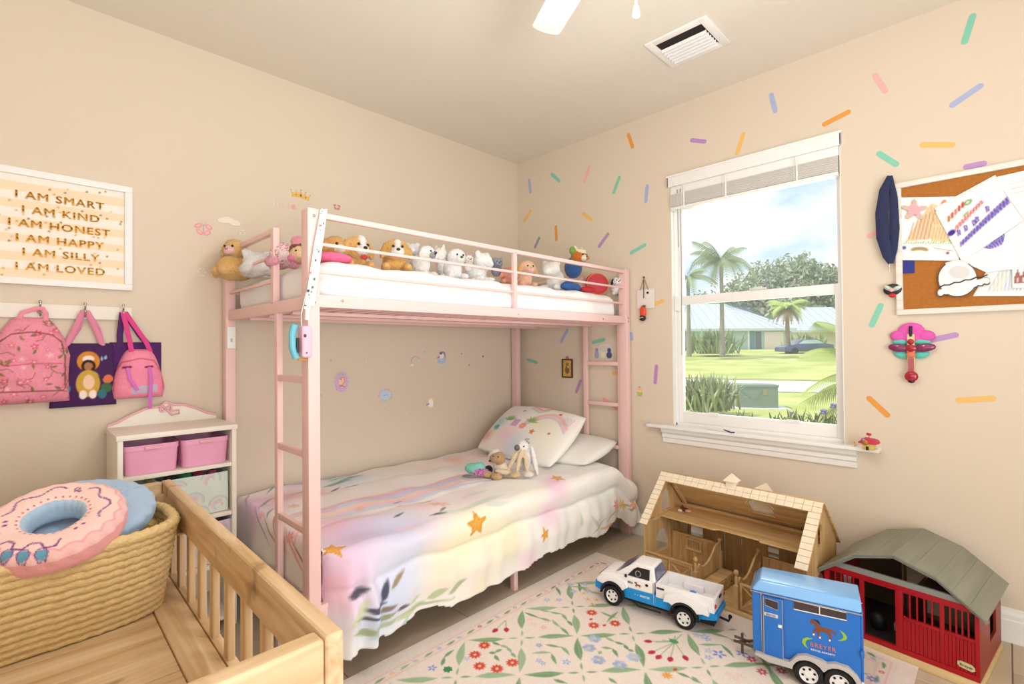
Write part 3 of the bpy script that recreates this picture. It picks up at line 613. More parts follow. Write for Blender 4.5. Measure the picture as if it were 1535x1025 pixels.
# coat rail with hooks
rail = thing('coat_rail', 'white wooden coat rail with chrome hooks below the framed print', 'coat rail', (-2.75, 0, 1.33))
obj('board', MB().box(-.33, .345, -.018, 0, -.028, .028), mat('rail_white', (240, 232, 220), .45), rail, bevel=.003)
chrome = mat('chrome', (200, 195, 190), .2, .95)
hooks = [WA(x, y, .02)[0] for x, y in ((60, 465), (127, 467), (184, 470))]
hk = None
for x in hooks+[hooks[0]-.135]:
    if hk is None:
        hk = obj('hook', MB().tube([(0, -.018, .012), (0, -.035, .012), (0, -.045, .022), (0, -.044, .032)], .0035, 8).tube([(0, -.018, -.008), (0, -.034, -.018), (0, -.046, -.014), (0, -.050, .0)], .0035, 8).ell((0, -.044, .034), .006, 10).ell((0, -.050, .002), .005, 10), chrome, rail, smooth=60)
        obj('hook_plate', MB().lathe([(.011, 0), (.011, .003), (.008, .005)], 16, Matrix.Translation((0, -.018, .002)) @ Matrix.Rotation(PI/2, 4, 'X')), chrome, hk, smooth=40)
        plate = hk.children[0]; o = hk
    else:
        o = hk.copy(); COL.objects.link(o); c = plate.copy(); COL.objects.link(c); c.parent = o
    o.location = (x+2.75, 0, 0)
# soft bag body: front canvas, bulging
def bag(name, label, cvs, outline, x, z, dep, y_back, mt, cat='backpack', loc=None, bulge=.45, mask=None):
    """outline: half width as a function of height; canvas is in local x, z"""
    X, Z = cvs.X, cvs.Y; hw = outline(Z); m = np.abs(X) <= hw
    u = np.clip(np.abs(X)/np.maximum(hw, 1e-4), 0, 1); zz = (Z-cvs.y0)/(cvs.y1-cvs.y0)
    k = np.clip(1-u**3, 0, 1)**bulge*np.clip(1-(2*zz-1)**6, 0, 1)**bulge
    k = k*(1+.05*np.sin(Z*60+X*30)+.04*np.sin(X*80-Z*25))
    f = lambda A, B: (np.clip(A, -hw, hw)+.0*A, -y_back-dep*k, B)
    t = thing(name, label, cat, (x, 0, z))
    # let columns follow the outline so that the edge is smooth
    def g(A, B):
        s = (A-cvs.x0)/(cvs.x1-cvs.x0)*2-1; hh = outline(B); k = np.clip(1-np.abs(s)**3, 0, 1)**bulge*np.clip(1-(2*zz-1)**6, 0, 1)**bulge*(1+.05*np.sin(B*60+A*30)+.03*np.sin(A*80-B*25))
        return s*hh, -y_back-dep*k, B
    # resample colours so the print keeps its place
    hh = outline(Z); s = (X-cvs.x0)/(cvs.x1-cvs.x0)*2-1; xi = np.clip(((s*hh-cvs.x0)/cvs.res).round().astype(int), 0, cvs.nx-1); ji = np.arange(cvs.ny)[:, None]
    cvs.c = cvs.c[ji, xi]
    sheet('bag_body', cvs, g, mt, t)
    c2 = Canvas(cvs.x0, cvs.x1, cvs.y0, cvs.y1, .012, tuple(cvs.c[5, cvs.nx//2])); z2 = (c2.Y-c2.y0)/(c2.y1-c2.y0)
    sheet('bag_back', c2, lambda A, B: (((A-c2.x0)/(c2.x1-c2.x0)*2-1)*outline(B), -.003+0*A, B), mt, t)
    # side wall closing the bag
    nz_ = 24; zs = np.linspace(cvs.y0, cvs.y1, nz_); loop = [(-outline(z_), z_) for z_ in zs]+[(outline(z_), z_) for z_ in zs[::-1]]
    vs = [(float(a), -y_back-.001, float(c)) for a, c in loop]+[(float(a), -.003, float(c)) for a, c in loop]; n_ = len(loop)
    side = MB().add(vs, [(i, (i+1) % n_, n_+(i+1) % n_, n_+i) for i in range(n_)])
    return t, side
cloth = vmat('bag_cloth', .8, .2, 160, .1, .2)
# floral backpack
c0 = WA(47, 540, .05); w_, h_ = .115, .165
cv = Canvas(-w_, w_, -h_, h_, .0032, (240, 150, 172))
cv.noise(.02)
for i in range(70):
    x, y = random.uniform(-w_, w_), random.uniform(-h_, h_); c = random.choice([(216, 70, 110), (236, 110, 140), (250, 190, 196), (150, 120, 70), (120, 120, 60)])
    if c[0] < 160: a = random.uniform(0, 6.3); cv.leaf((x, y), (x+.022*math.cos(a), y+.022*math.sin(a)), .008, c)
    else: cv.flower(x, y, random.uniform(.008, .013), c, 5, (255, 220, 200), random.random())
for i in range(22):
    x, y = random.uniform(-w_, w_), random.uniform(-h_, h_); a = random.uniform(0, 6.3); cv.line([(x, y), (x+.02*math.cos(a), y+.02*math.sin(a)), (x+.04*math.cos(a+.5), y+.04*math.sin(a+.5))], .002, (140, 96, 70))
zip_c = (120, 74, 60)
cv.line([(-.095, -.11), (-.095, .0), (-.085, .07), (-.055, .098), (0, .107), (.055, .098), (.085, .07), (.095, .0), (.095, -.11)], .004, zip_c)
cv.line([(-.09, -.115), (.09, -.118)], .004, zip_c); cv.line([(-.075, -.02), (0, -.012), (.085, -.014)], .004, (206, 100, 130))
cv.line([(-.1, -.005), (-.06, -.02)], .003, zip_c)
ol = lambda z: .036+.076*np.clip((.165-z)/.15, 0, 1)**.55+.004*np.sin(z*20)-.03*np.clip((z+.165)/-.001+1, 0, 1)*0
t, sd = bag('backpack', 'pink floral backpack hanging from the left hook', cv, ol, c0[0], c0[2], .062, .02, cloth)
obj('side_panel', sd, mat('bag_pink_side', (226, 140, 160), .85), t, smooth=60)
z = h_+.0
obj('strap', MB().tube([(-.035, -.045, z-.02), (-.026, -.048, z+.015), (hooks[0]-c0[0]-.006, -.050, 1.338-c0[2]), (hooks[0]-c0[0]+.006, -.050, 1.338-c0[2]), (.040, -.048, z+.015), (.040, -.045, z-.02)], .008, 8, flat=.5, up=(0, 1, 0)), mat('strap_pink', (238, 150, 172), .8), t, smooth=60)
obj('brand_tab', MB().cbox((.005, -.066, .128), (.040, .006, .014)).cbox((.005, -.067, .116), (.032, .006, .010)), mat('tab_dark', (40, 26, 22), .6), t, bevel=.002)
for sx in (-1, 1): obj('shoulder_strap', MB().tube([(sx*.03, -.012, z), (sx*.075, -.016, .09), (sx*.118, -.018, -.05), (sx*.108, -.016, -.15)], .011, 8, flat=.45, up=(0, 1, 0)), mat('strap_floral', (226, 120, 146), .85, var=.25, vs=60), t, smooth=60)
# purple tote
c0 = WA(127, 562, .04); w_, h_ = .100, .128
cv = Canvas(-w_, w_, -h_, h_, .003, (72, 38, 88)); cv.noise(.03)
# plain generic printed patches of the same size and colours
cv.ell(.012, .055, .036, .04, (214, 140, 50)); cv.ell(.012, .064, .018, .014, (250, 226, 222)); cv.ell(.012, .035, .022, .026, (60, 34, 30)); cv.ell(.012, .034, .013, .017, (176, 120, 84))
cv.ell(.012, -.035, .038, .055, (206, 166, 70)); cv.ell(.014, -.03, .018, .03, (244, 206, 176)); cv.ell(-.004, -.08, .012, .018, (250, 232, 224)); cv.ell(.026, -.08, .012, .018, (250, 232, 224))
cv.ell(-.068, .0, .014, .016, (196, 60, 80)); cv.ell(-.064, -.028, .016, .022, (230, 180, 90)); cv.ell(-.06, -.055, .018, .022, (60, 150, 190)); cv.ell(-.072, -.07, .01, .02, (190, 70, 60))
cv.ell(.074, -.02, .016, .018, (226, 120, 80)); cv.ell(.07, -.055, .018, .02, (70, 110, 80)); cv.ell(.055, -.08, .014, .02, (60, 120, 130)); cv.leaf((-.07, .1), (-.05, .1), .012, (90, 150, 220)); cv.leaf((.055, .055), (.055, .075), .008, (150, 180, 220)); cv.leaf((.066, .06), (.066, .08), .008, (150, 180, 220))
t, sd = bag('tote_bag', 'dark purple tote bag with printed coloured patches on the middle hook', cv, lambda z: .098+.006*(-z/.128), c0[0], c0[2], .014, .012, cloth, cat='tote bag', bulge=.25)
obj('side_panel', sd, mat('bag_purple', (66, 34, 82), .85), t, smooth=60)
hz = 1.333-c0[2]
for yy, wob in ((-.02, 0), (-.006, .01)): obj('handle', MB().tube([(-.055, yy, h_-.01), (-.028+wob, yy-.006, h_+.06), (-.006, -.048, hz), (.006, -.048, hz), (.034+wob, yy-.006, h_+.06), (.058, yy, h_-.01)], .0095, 8, flat=.3, up=(0, 1, 0)), mat('handle_pink', (226, 140, 168), .8), t, smooth=60)
# second purple tote behind the small backpack
c0 = WA(205, 560, .02); w_, h_ = .092, .120
cv = Canvas(-w_, w_, -h_, h_, .006, (84, 42, 104)); cv.noise(.04)
t, sd = bag('tote_bag', 'purple tote bag hanging behind the small pink backpack', cv, lambda z: .090+0*z, c0[0], c0[2]+.015, .006, .006, cloth, cat='tote bag', bulge=.25)
obj('side_panel', sd, mat('bag_purple', (66, 34, 82), .85), t, smooth=60)
obj('handle', MB().tube([(-.055, -.008, h_-.02), (-.058, -.02, h_+.03), (hooks[2]-c0[0]-.004, -.046, 1.332-c0[2]-.015), (hooks[2]-c0[0]+.004, -.046, 1.332-c0[2]-.015), (.01, -.03, h_+.03), (.05, -.008, h_-.02)], .011, 8, flat=.3, up=(0, 1, 0)), mat('bag_violet', (84, 42, 104), .85), t, smooth=60)
# small pink backpack
c0 = WA(210, 560, .05); w_, h_ = .098, .105
cv = Canvas(-w_, w_, -h_, h_, .003, (246, 146, 176)); cv.noise(.02)
cv.line([(-.088, -.07), (-.086, .0), (-.06, .05), (0, .066), (.05, .055), (.08, .0), (.085, -.07)], .004, (206, 84, 110))
cv.poly([(-.03, -.085), (.06, -.08), (.06, -.045), (-.03, -.055)], (200, 190, 210)); cv.noise(.01)
for x in (-.045, .03): cv.line([(x-.012, .028), (x+.012, .03)], .008, (120, 40, 60))
t, sd = bag('backpack', 'small plain pink backpack on the right hook', cv, lambda z: .030+.064*np.sqrt(np.clip((.105-z)/.17, 0, 1))*np.clip(1.02-.16*np.clip((-z-.05)/.055,0,1),0,1), c0[0], c0[2], .05, .016, cloth)
obj('side_panel', sd, mat('bag_pink_plain', (236, 136, 166), .85), t, smooth=60)
hz = 1.333-c0[2]
obj('handle', MB().tube([(-.028, -.045, h_-.012), (-.034, -.046, h_+.03), (hooks[2]-c0[0]-.003, -.052, hz), (hooks[2]-c0[0]+.004, -.052, hz), (.022, -.045, h_+.03), (.038, -.04, h_-.012)], .009, 8, flat=.3, up=(0, 1, 0)), mat('handle_magenta', (222, 66, 140), .7), t, smooth=60)
obj('strap', MB().tube([(-.045, -.068, .028), (-.038, -.080, -.02), (-.012, -.080, -.07)], .006, 8, flat=.3, up=(0, 1, 0)), mat('ribbon_orchid', (214, 110, 196), .6), t, smooth=60)
obj('strap', MB().tube([(.03, -.068, .028), (.034, -.082, -.03), (.030, -.080, -.10), (.032, -.07, -.15)], .007, 8, flat=.3, up=(0, 1, 0)), mat('ribbon_orchid', (0, 0, 0)), t, smooth=60)
# ------------------------------------------------------------------ wall stickers (thin vinyl)
dm = vmat('vinyl_sticker', .6, 0)
def decalA(name, label, px, py, w_, h_, draw, res=.0025, cat='wall sticker', group=None, wall='A'):
    p = WA(px, py, .0012) if wall == 'A' else WB(px, py, .0012)
    cv = Canvas(-w_/2, w_/2, -h_/2, h_/2, res, (255, 255, 255), 0.0); draw(cv)
    if wall == 'A': f = lambda X, Y: (X, -.0012+0*X, Y)
    else: f = lambda X, Y: (-.0012+0*X, -X, Y)
    o = sheet(name, cv, f, dm, mask=True, thick=-.0006); o.location = (p[0], 0, p[2]) if wall == 'A' else (0, p[1], p[2])
    return tag(o, label, cat, group)
def crown(c):
    c.poly([(-.048, -.014), (-.052, .016), (-.032, .006), (-.024, .022), (-.010, .008), (0, .026), (.012, .006), (.026, .018), (.034, .002), (.050, .006), (.044, -.024), (0, -.012)], (232, 190, 100))
    for x, y in ((-.052, .020), (-.024, .026), (0, .030), (.026, .022), (.050, .010)): c.ell(x, y, .0035, None, (150, 130, 120))
    c.ell(0, .0, .005, .007, (120, 96, 60)); c.ell(-.025, .0, .004, None, (200, 120, 80)); c.ell(.025, -.006, .004, None, (190, 110, 80))
decalA('crown_sticker', 'gold crown wall sticker above the bunk bed front post', 451, 293, .125, .075, crown)
def bfly(s, c1):
    def d(c):
        for x, y, a in ((-.6, .35, .5), (.6, .35, -.5), (-.45, -.45, -.7), (.45, -.45, .7)): c.ell(x*s, y*s, s*.48, s*.3, c1, a); c.ell(x*s, y*s, s*.26, s*.14, tuple(min(255, v+30) for v in c1), a)
        c.line([(0, -.5*s), (0, .5*s)], s*.14, (196, 150, 160)); c.line([(0, .4*s), (-.3*s, .95*s)], s*.07, (190, 150, 150)); c.line([(0, .4*s), (.3*s, .95*s)], s*.07, (190, 150, 150))
    return d
decalA('butterfly_sticker', 'large pink butterfly wall sticker left of the bunk bed', 305, 343, .085, .08, bfly(.036, (240, 160, 164)))
decalA('butterfly_sticker', 'small coral butterfly wall sticker above the bunk guard rail', 505, 310, .05, .05, bfly(.021, (206, 120, 116)))
decalA('cloud_sticker', 'faint white cloud wall sticker right of the large butterfly', 343, 332, .11, .06, lambda c: [c.ell(x, y, r_, r_*.7, (240, 230, 216)) for x, y, r_ in ((-.03, 0, .02), (-.005, .006, .024), (.025, -.002, .024), (.04, -.006, .014))])
decalA('heart_sticker', 'tiny cream dotted wall sticker above the tan plush toys', 363, 349, .04, .04, lambda c: [c.ell(.012*math.cos(i), .012*math.sin(i), .005, None, (240, 228, 200)) for i in range(7)])
decalA('flower_sticker', 'faint cream flower wall sticker left of the bed guard rail', 303, 408, .06, .07, lambda c: [c.ell(.016*math.cos(i*1.05), .018*math.sin(i*1.05), .006, None, (238, 222, 206)) for i in range(6)]+[c.line([(0, -.03), (0, .0)], .003, (226, 206, 190))])
for i, (s, px, py, col) in enumerate([('l', 410, 304, (236, 222, 206)), ('i', 416, 305, (234, 216, 204)), ('t', 421, 306, (232, 208, 204)), ('t', 427, 307, (236, 214, 206)), ('l', 434, 308, (236, 200, 196)), ('e', 440, 309, (232, 176, 180))]):
    p = WA(px, py, .001); o = textmesh('sticker_letter', s, .05, mat('letter_%d' % i, col, .6), None, Matrix.Rotation(PI/2, 4, 'X'), off=.001); o.location = (p[0], -.0015, p[2]-.015)
    tag(o, 'faint %s lettering sticker below the gold crown, letter %s' % ('pink' if i > 3 else 'cream', 'first L|I|first T|second T|second L|E'.split('|')[i]), 'wall sticker', 'faded lettering below the crown')
def scallop(c, rx, ry, col, n=14, r=.010):
    c.ell(0, 0, rx, ry, col)
    for i in range(n): a = 2*PI*i/n; c.ell(rx*math.cos(a), ry*math.sin(a), r, None, col)
def uni1(c):
    scallop(c, .034, .050, (214, 184, 218)); c.ell(.003, 0, .020, .034, (246, 206, 190)); c.line([(-.012, .02), (.012, .026), (.02, .0), (.004, -.02), (-.01, -.03)], .005, (226, 130, 110)); c.line([(0, .03), (.014, .044)], .004, (160, 200, 190)); c.line([(-.01, -.02), (.02, -.03)], .005, (150, 120, 190)); c.line([(-.014, .03), (.0, .036)], .006, (150, 205, 210)); c.ell(-.004, .014, .003, None, (90, 60, 60))
decalA('unicorn_sticker', 'lavender oval unicorn wall sticker under the upper bunk', 512, 572, .11, .15, uni1)
def heart(c):
    scallop(c, .034, .024, (196, 218, 240), 12, .008)
    for i in range(12): a = 2*PI*i/12; c.ell(.046*math.cos(a), .036*math.sin(a), .006, None, random.choice([(180, 200, 220), (216, 190, 210), (236, 214, 150)]))
    c.ell(-.008, .0, .003, None, (120, 140, 180)); c.ell(.008, .0, .003, None, (120, 140, 180))
decalA('cloud_sticker', 'pale blue cloud shaped wall sticker with tiny stars around it', 578, 592, .12, .10, heart)
def llama(c):
    c.ell(.006, -.002, .022, .032, (248, 246, 238)); c.ell(.012, .022, .028, .016, (244, 220, 150)); c.ell(.008, .0, .020, .028, (250, 250, 246)); c.line([(-.03, -.01), (-.012, -.004)], .008, (150, 130, 160)); c.line([(-.028, -.02), (-.01, -.028), (.018, -.028)], .003, (226, 190, 130)); c.line([(.02, .03), (.028, .0), (.024, -.026)], .003, (200, 170, 120))
decalA('unicorn_sticker', 'white and yellow unicorn wall sticker nearest the pillow', 645, 604, .09, .09, llama)
def rainb(c):
    for i, k in enumerate([(226, 150, 160), (240, 206, 160), (180, 206, 220)]): c.line([(-.03, -.03)]+[(.004+(.034-i*.006)*math.cos(t), -.01+(.034-i*.006)*math.sin(t)) for t in np.linspace(PI, .3, 9)], .0055, k)
    c.ell(-.022, -.03, .014, .008, (245, 240, 238)); c.ell(.032, .004, .010, .007, (190, 220, 222))
decalA('rainbow_sticker', 'small pastel rainbow wall sticker under the upper bunk', 622, 540, .10, .09, rainb)
def uni2(c):
    c.ell(.004, -.014, .034, .032, (170, 206, 226)); c.ell(.008, .008, .026, .032, (200, 190, 216)); c.ell(0, .002, .019, .022, (246, 236, 236)); c.ell(-.006, .026, .012, .010, (110, 120, 140)); c.line([(-.036, -.004), (-.018, .002)], .008, (214, 100, 150)); c.line([(.006, .034), (.026, .026), (.030, .004)], .005, (150, 80, 130)); c.line([(-.01, -.012), (.012, -.014), (.022, .004)], .004, (214, 150, 190)); c.ell(-.022, -.028, .014, None, (170, 206, 226)); c.ell(.006, -.038, .016, .01, (170, 206, 226))
decalA('unicorn_sticker', 'blue and lilac unicorn wall sticker, highest under the upper bunk', 662, 535, .10, .10, uni2)
for i, (px, py, r_, c, l) in enumerate([(496, 540, .010, (200, 196, 190), 'tiny grey dash'), (549, 541, .012, (232, 222, 170), 'tiny yellow moon'), (637, 528, .009, (160, 200, 196), 'tiny teal bird'), (654, 557, .006, (190, 196, 200), 'tiny pale star under the blue unicorn'), (675, 564, .005, (170, 150, 140), 'tiny brown ring'), (703, 547, .008, (140, 96, 110), 'plum coloured round'), (724, 534, .012, (150, 120, 100), 'brown paw shaped'), (692, 530, .010, (170, 176, 170), 'tiny grey green bird'), (577, 611, .008, (196, 210, 226), 'tiny blue star'), (537, 603, .008, (228, 214, 218), 'faint pink star'), (609, 619, .010, (226, 230, 236), 'faint white ring'), (482, 592, .008, (206, 190, 196), 'mauve dot')]):
    decalA('dot_sticker', l+' wall sticker under the upper bunk', px, py, r_*3, r_*3, (lambda rr, cc, i: (lambda c: c.star(0, 0, rr, cc, .3*i, 5+i % 3, .6)))(r_, c, i))
# ------------------------------------------------------------------ sprinkle stickers on the window wall
TE, PI_, BLU, ORG, AMB, PUR, SAL = (134, 206, 182), (240, 182, 180), (172, 182, 220), (232, 158, 70), (240, 192, 112), (188, 146, 200), (238, 176, 156)
spr = [(1458, 24, 1446, 62, TE, 'teal', 'in the top right corner of the wall'), (1312, 113, 1327, 136, PI_, 'pink', 'high above the corkboard strap'), (1156, 142, 1162, 166, BLU, 'lavender', 'standing upright above the window'), (1236, 186, 1271, 168, ORG, 'orange', 'above the right window corner'),
       (1428, 157, 1469, 129, BLU, 'lavender', 'high above the corkboard'), (1383, 217, 1427, 217, AMB, 'amber', 'lying level just above the corkboard'), (1318, 230, 1343, 246, TE, 'teal', 'beside the top of the navy strap'), (1037, 210, 1056, 212, PUR, 'purple', 'lying level above the left window half'), (1114, 201, 1105, 229, AMB, 'amber', 'upright just above the window valance'),
       (942, 202, 948, 220, ORG, 'orange', 'high between the room corner and the window'), (883, 251, 876, 271, PI_, 'pink', 'upright near the ceiling above the bed end'), (827, 261, 838, 271, TE, 'teal', 'second from the room corner'), (793, 270, 795, 288, BLU, 'lavender', 'nearest the room corner'), (928, 266, 920, 288, TE, 'teal', 'upright above the right bed post'), (970, 279, 968, 301, BLU, 'lavender', 'left of the window valance'),
       (795, 317, 786, 331, AMB, 'amber', 'slanting beside the room corner'), (874, 320, 886, 329, AMB, 'amber', 'slanting above the fox plush'), (833, 340, 834, 359, ORG, 'orange', 'upright left of the fox plush'), (911, 351, 898, 369, PUR, 'purple', 'slanting right above the fox plush'), (966, 367, 946, 379, TE, 'green', 'slanting above the hanging ornament'), (808, 357, 802, 370, (150, 156, 170), 'slate blue', 'just over the guard rail'),
       (1449, 250, 1474, 245, PUR, 'purple', 'half hidden by the corkboard top'), (1303, 353, 1320, 347, PI_, 'pink', 'half hidden by the navy strap'), (1320, 458, 1307, 487, TE, 'teal', 'left of the charm below the strap'), (1398, 509, 1432, 502, PUR, 'purple', 'sticking out from behind the magenta ornament'), (1303, 597, 1330, 622, ORG, 'orange', 'slanting above the toy cottage'), (1438, 600, 1488, 597, AMB, 'amber', 'lying level low at the right'),
       (978, 457, 993, 451, AMB, 'amber', 'behind the hanging ornament'), (850, 495, 841, 512, BLU, 'lavender', 'under the upper bunk above the gold icon'), (791, 539, 804, 543, TE, 'teal', 'under the upper bunk left of the gold icon'), (870, 571, 864, 587, PUR, 'purple', 'beside the far ladder below the gold icon'), (889, 513, 905, 509, TE, 'teal', 'above the cat stereo sticker'), (984, 549, 982, 573, PUR, 'purple', 'upright left of the window'),
       (920, 559, 934, 560, AMB, 'amber', 'behind the far ladder stile'), (905, 598, 925, 612, SAL, 'salmon', 'behind the middle rung of the far ladder'), (946, 500, 947, 508, BLU, 'lavender', 'peeking out beside the far bed post')]
sms = {}
for x1, y1_, x2, y2, c, cn, wh in spr:
    a = Vector(WB(x1, y1_)); b_ = Vector(WB(x2, y2)); d = (b_-a); ln = d.length; d.normalize(); n = Vector((0, -d.z, d.y)); r_ = .0115; mid = (a+b_)/2
    pts = [(ln/2+r_*math.cos(t), r_*math.sin(t)) for t in np.linspace(-PI/2, PI/2, 8)]+[(-ln/2+r_*math.cos(t), r_*math.sin(t)) for t in np.linspace(PI/2, 3*PI/2, 8)]
    mb = MB().panel(pts, [], lambda u, v: Vector((0, d.y*u+n.y*v, d.z*u+n.z*v)), (-.0008, 0, 0))
    o = obj('sprinkle_sticker', mb, mat('vinyl_'+cn.replace(' ', '_'), c, .55)); o.location = (-.0006, mid.y, mid.z)
    tag(o, cn+' sprinkle wall sticker '+wh, 'wall sticker', 'sprinkle stickers on the window wall')
def cup(c):
    c.poly([(-.022, -.002), (.022, -.002), (.015, -.034), (-.015, -.034)], (188, 200, 130)); c.ell(0, .004, .024, .013, (240, 210, 140)); c.ell(0, .014, .017, .010, (246, 190, 150)); c.ell(0, .026, .006, None, (190, 120, 160))
    for x in (-.012, -.004, .004, .012): c.line([(x, -.004), (x*.7, -.032)], .002, (160, 180, 110))
decalA('cupcake_sticker', 'small yellow green cupcake wall sticker beside the bed', 959, 586, .06, .08, cup, wall='B')
def stereo(c):
    c.poly([(-.05, -.042), (.07, -.042), (.075, .02), (.05, .026), (-.04, .026), (-.055, .01)], (218, 214, 214)); c.line([(-.02+.045*math.cos(t)+.03, .022+.032*math.sin(t)) for t in np.linspace(PI*.95, .05, 12)], .012, (226, 216, 212))
    c.ell(.048, -.018, .022, None, (84, 92, 130)); c.ell(.048, .014, .015, None, (84, 92, 130)); c.ell(-.05, -.016, .018, .026, (168, 172, 190)); c.ell(-.05, .016, .012, None, (150, 156, 184)); c.ell(.0, -.016, .018, .020, (240, 226, 190)); c.ell(-.01, .012, .006, None, (236, 206, 150)); c.ell(.016, .010, .006, None, (180, 200, 160)); c.line([(-.03, .0), (.03, .002)], .003, (236, 230, 226))
decalA('stereo_sticker', 'grey blue stereo shaped wall sticker seen through the far ladder', 904, 528, .17, .12, stereo, wall='B')
# gold icon
p = WB(851, 552); ic = thing('icon_picture', 'tiny gold religious picture in a brown frame under the upper bunk', 'picture', (0, p[1], p[2]))
b = MB(); w_, h_ = .046, .066; b.box(-.012, 0, -w_, w_, h_-.009, h_).box(-.012, 0, -w_, w_, -h_, -h_+.009).box(-.012, 0, -w_, -w_+.009, -h_+.009, h_-.009).box(-.012, 0, w_-.009, w_, -h_+.009, h_-.009)
obj('picture_frame', b, mat('icon_frame', (92, 52, 36), .5), ic, bevel=.002)
cv = Canvas(-w_+.008, w_-.008, -h_+.008, h_-.008, .003, (206, 166, 90)); cv.noise(.2); cv.ell(.0, .028, .012, None, (150, 110, 70)); cv.ell(0, -.01, .018, .028, (120, 96, 70)); cv.ell(.008, .01, .008, None, (220, 190, 130))
sheet('picture', cv, lambda X, Y: (-.008+0*X, -X, Y), vmat('icon_gold', .35, .1), ic)
obj('hanging_ring', MB().tube([(-.006, .010*math.cos(t), h_+.008+.010*math.sin(t)) for t in np.linspace(0, 2*PI, 15)[:-1]], .002, 6, closed=True), mat('icon_frame', (0, 0, 0)), ic)
# hanging ornament left of the window: plaque on cord with a red charm
p = WB(968, 447); hg = thing('hanging_plaque', 'small white plaque on a cord with a red and black charm, left of the window', 'wall ornament', (0, p[1], p[2]))
obj('plaque', MB().box(-.010, -.003, -.062, .058, -.064, .056), mat('plaque_white', (232, 224, 216), .6, var=.05, vs=20), hg, bevel=.002)
for s in (-1, 1): obj('cord', MB().tube([(-.012, .005, .128), (-.012, s*.028+.004, .05)], .0022, 6), mat('cord_tan', (176, 130, 84), .7), hg)
obj('nail', MB().ell((-.012, .005, .13), .006, 8), mat('nail_dark', (60, 50, 48), .4), hg, smooth=60)
obj('dark_line', MB().bar((-.013, .006, .115), (-.013, .008, .0), .004, .003), mat('cord_dark', (40, 36, 40), .7), hg)
obj('dot', MB().ell((-.011, -.018, .032), (.003, .009, .007), 10), mat('dot_black', (30, 28, 34), .5), hg, smooth=60)
obj('charm', MB().ell((-.020, .010, -.085), (.012, .022, .042), 14), mat('charm_red', (226, 78, 50), .5, var=.3, vs=60), hg, smooth=60)
obj('charm_base', MB().ell((-.022, .012, -.122), (.014, .022, .020), 12), mat('dot_black', (0, 0, 0)), hg, smooth=60)
obj('charm_bow', MB().ell((-.024, .0, -.05), (.010, .010, .008), 10), mat('bow_green', (70, 100, 60), .6), hg, smooth=60)
obj('charm_stripe', MB().bar((-.035, .024, -.122), (-.035, .002, -.118), .008, .003), white, hg)
# ------------------------------------------------------------------ corkboard
cb = thing('corkboard', 'corkboard in a whitewashed wooden frame covered with drawings', 'corkboard', (0, -2.76, 1.588))
ya, yb, za, zb = -.44, .425, -.290, .292
wf = wood('whitewash_frame', (244, 240, 234), (222, 214, 202), 'y', 1.5, .6)
b = MB(); t_ = .024; b.box(-.022, 0, ya, yb, zb-t_, zb).box(-.022, 0, ya, yb, za, za+t_).box(-.022, 0, ya, ya+t_, za+t_, zb-t_).box(-.022, 0, yb-t_, yb, za+t_, zb-t_)
obj('board_frame', b, wf, cb, bevel=.003)
obj('cork_sheet', MB().box(-.010, -.002, ya+t_, yb-t_, za+t_, zb-t_), mat('cork', (178, 112, 48), .9, var=.22, vs=90, bump=.3, bs=200), cb)
def paper(label, corners, draw, name='drawing', off=.013, cat='drawing', res=.004, curl=.004, bgc=(250, 249, 248), aspect=None, mask=False, thick=-.0006):
    Q = [WB(x, y, off) for x, y in corners]   # tl, tr, br, bl
    wq = np.linalg.norm(Q[1]-Q[0]); hq = np.linalg.norm(Q[3]-Q[0]); cv = Canvas(0, wq, 0, hq, res, bgc, 0. if mask else 1.); draw(cv, wq, hq)
    c0_ = (Q[0]+Q[1]+Q[2]+Q[3])/4
    def f(X, Y):
        u = (X/wq)[..., None]; v = 1-(Y/hq)[..., None]
        P = (Q[0]*(1-u)+Q[1]*u)*(1-v)+(Q[3]*(1-u)+Q[2]*u)*v-c0_
        return P[..., 0]-curl*np.sin(u[..., 0]*PI)*v[..., 0]*.8, P[..., 1], P[..., 2]
    o = sheet(name, cv, f, vmat('paper', .75, 0), mask=mask, thick=thick); o.location = c0_
    return tag(o, label, cat)
def d_house(c, w_, h_):
    s = lambda x, y: (x*w_, y*h_)
    c.poly([s(.15, .3), s(.5, .9), s(.62, .86), s(.55, .34)], (236, 206, 170)); c.poly([s(.5, .9), s(.95, .62), s(.95, .3), s(.55, .3)], (240, 214, 176))
    for i in range(9): c.line([s(.56+i*.045, .34), s(.58+i*.045, .52)], .0025, (206, 160, 110)); c.line([s(.5+i*.05, .86-i*.03), s(.58+i*.045, .56)], .0025, (206, 150, 100))
    for i in range(6): c.line([s(.2+i*.06, .34), s(.26+i*.06, .6+.04*i)], .003, (190, 130, 90)); 
    for i in range(26): c.leaf(s(i/26, .26), s(i/26+.02, .26+random.uniform(.01, .06)), .004, (140, 176, 90))
    c.ell(w_*.38, h_*.17, w_*.14, h_*.045, (170, 150, 110)); c.ell(w_*.38, h_*.12, w_*.14, h_*.04, (250, 248, 240)); c.ell(w_*.13, h_*.2, .008, None, (80, 100, 180)); c.ell(w_*.82, h_*.12, .006, None, (160, 80, 130)); c.ell(w_*.86, h_*.32, .012, .008, (150, 196, 110)); c.line([s(.6, .2), s(.9, .15)], .003, (170, 160, 150))
    c.poly([s(.62, .86), s(.8, .8), s(.8, .92), s(.66, .95)], (240, 150, 110))
paper('drawing of a brown wooden house on grass at the left of the corkboard', ((1346, 296), (1452, 294), (1437, 391), (1343, 390)), d_house)
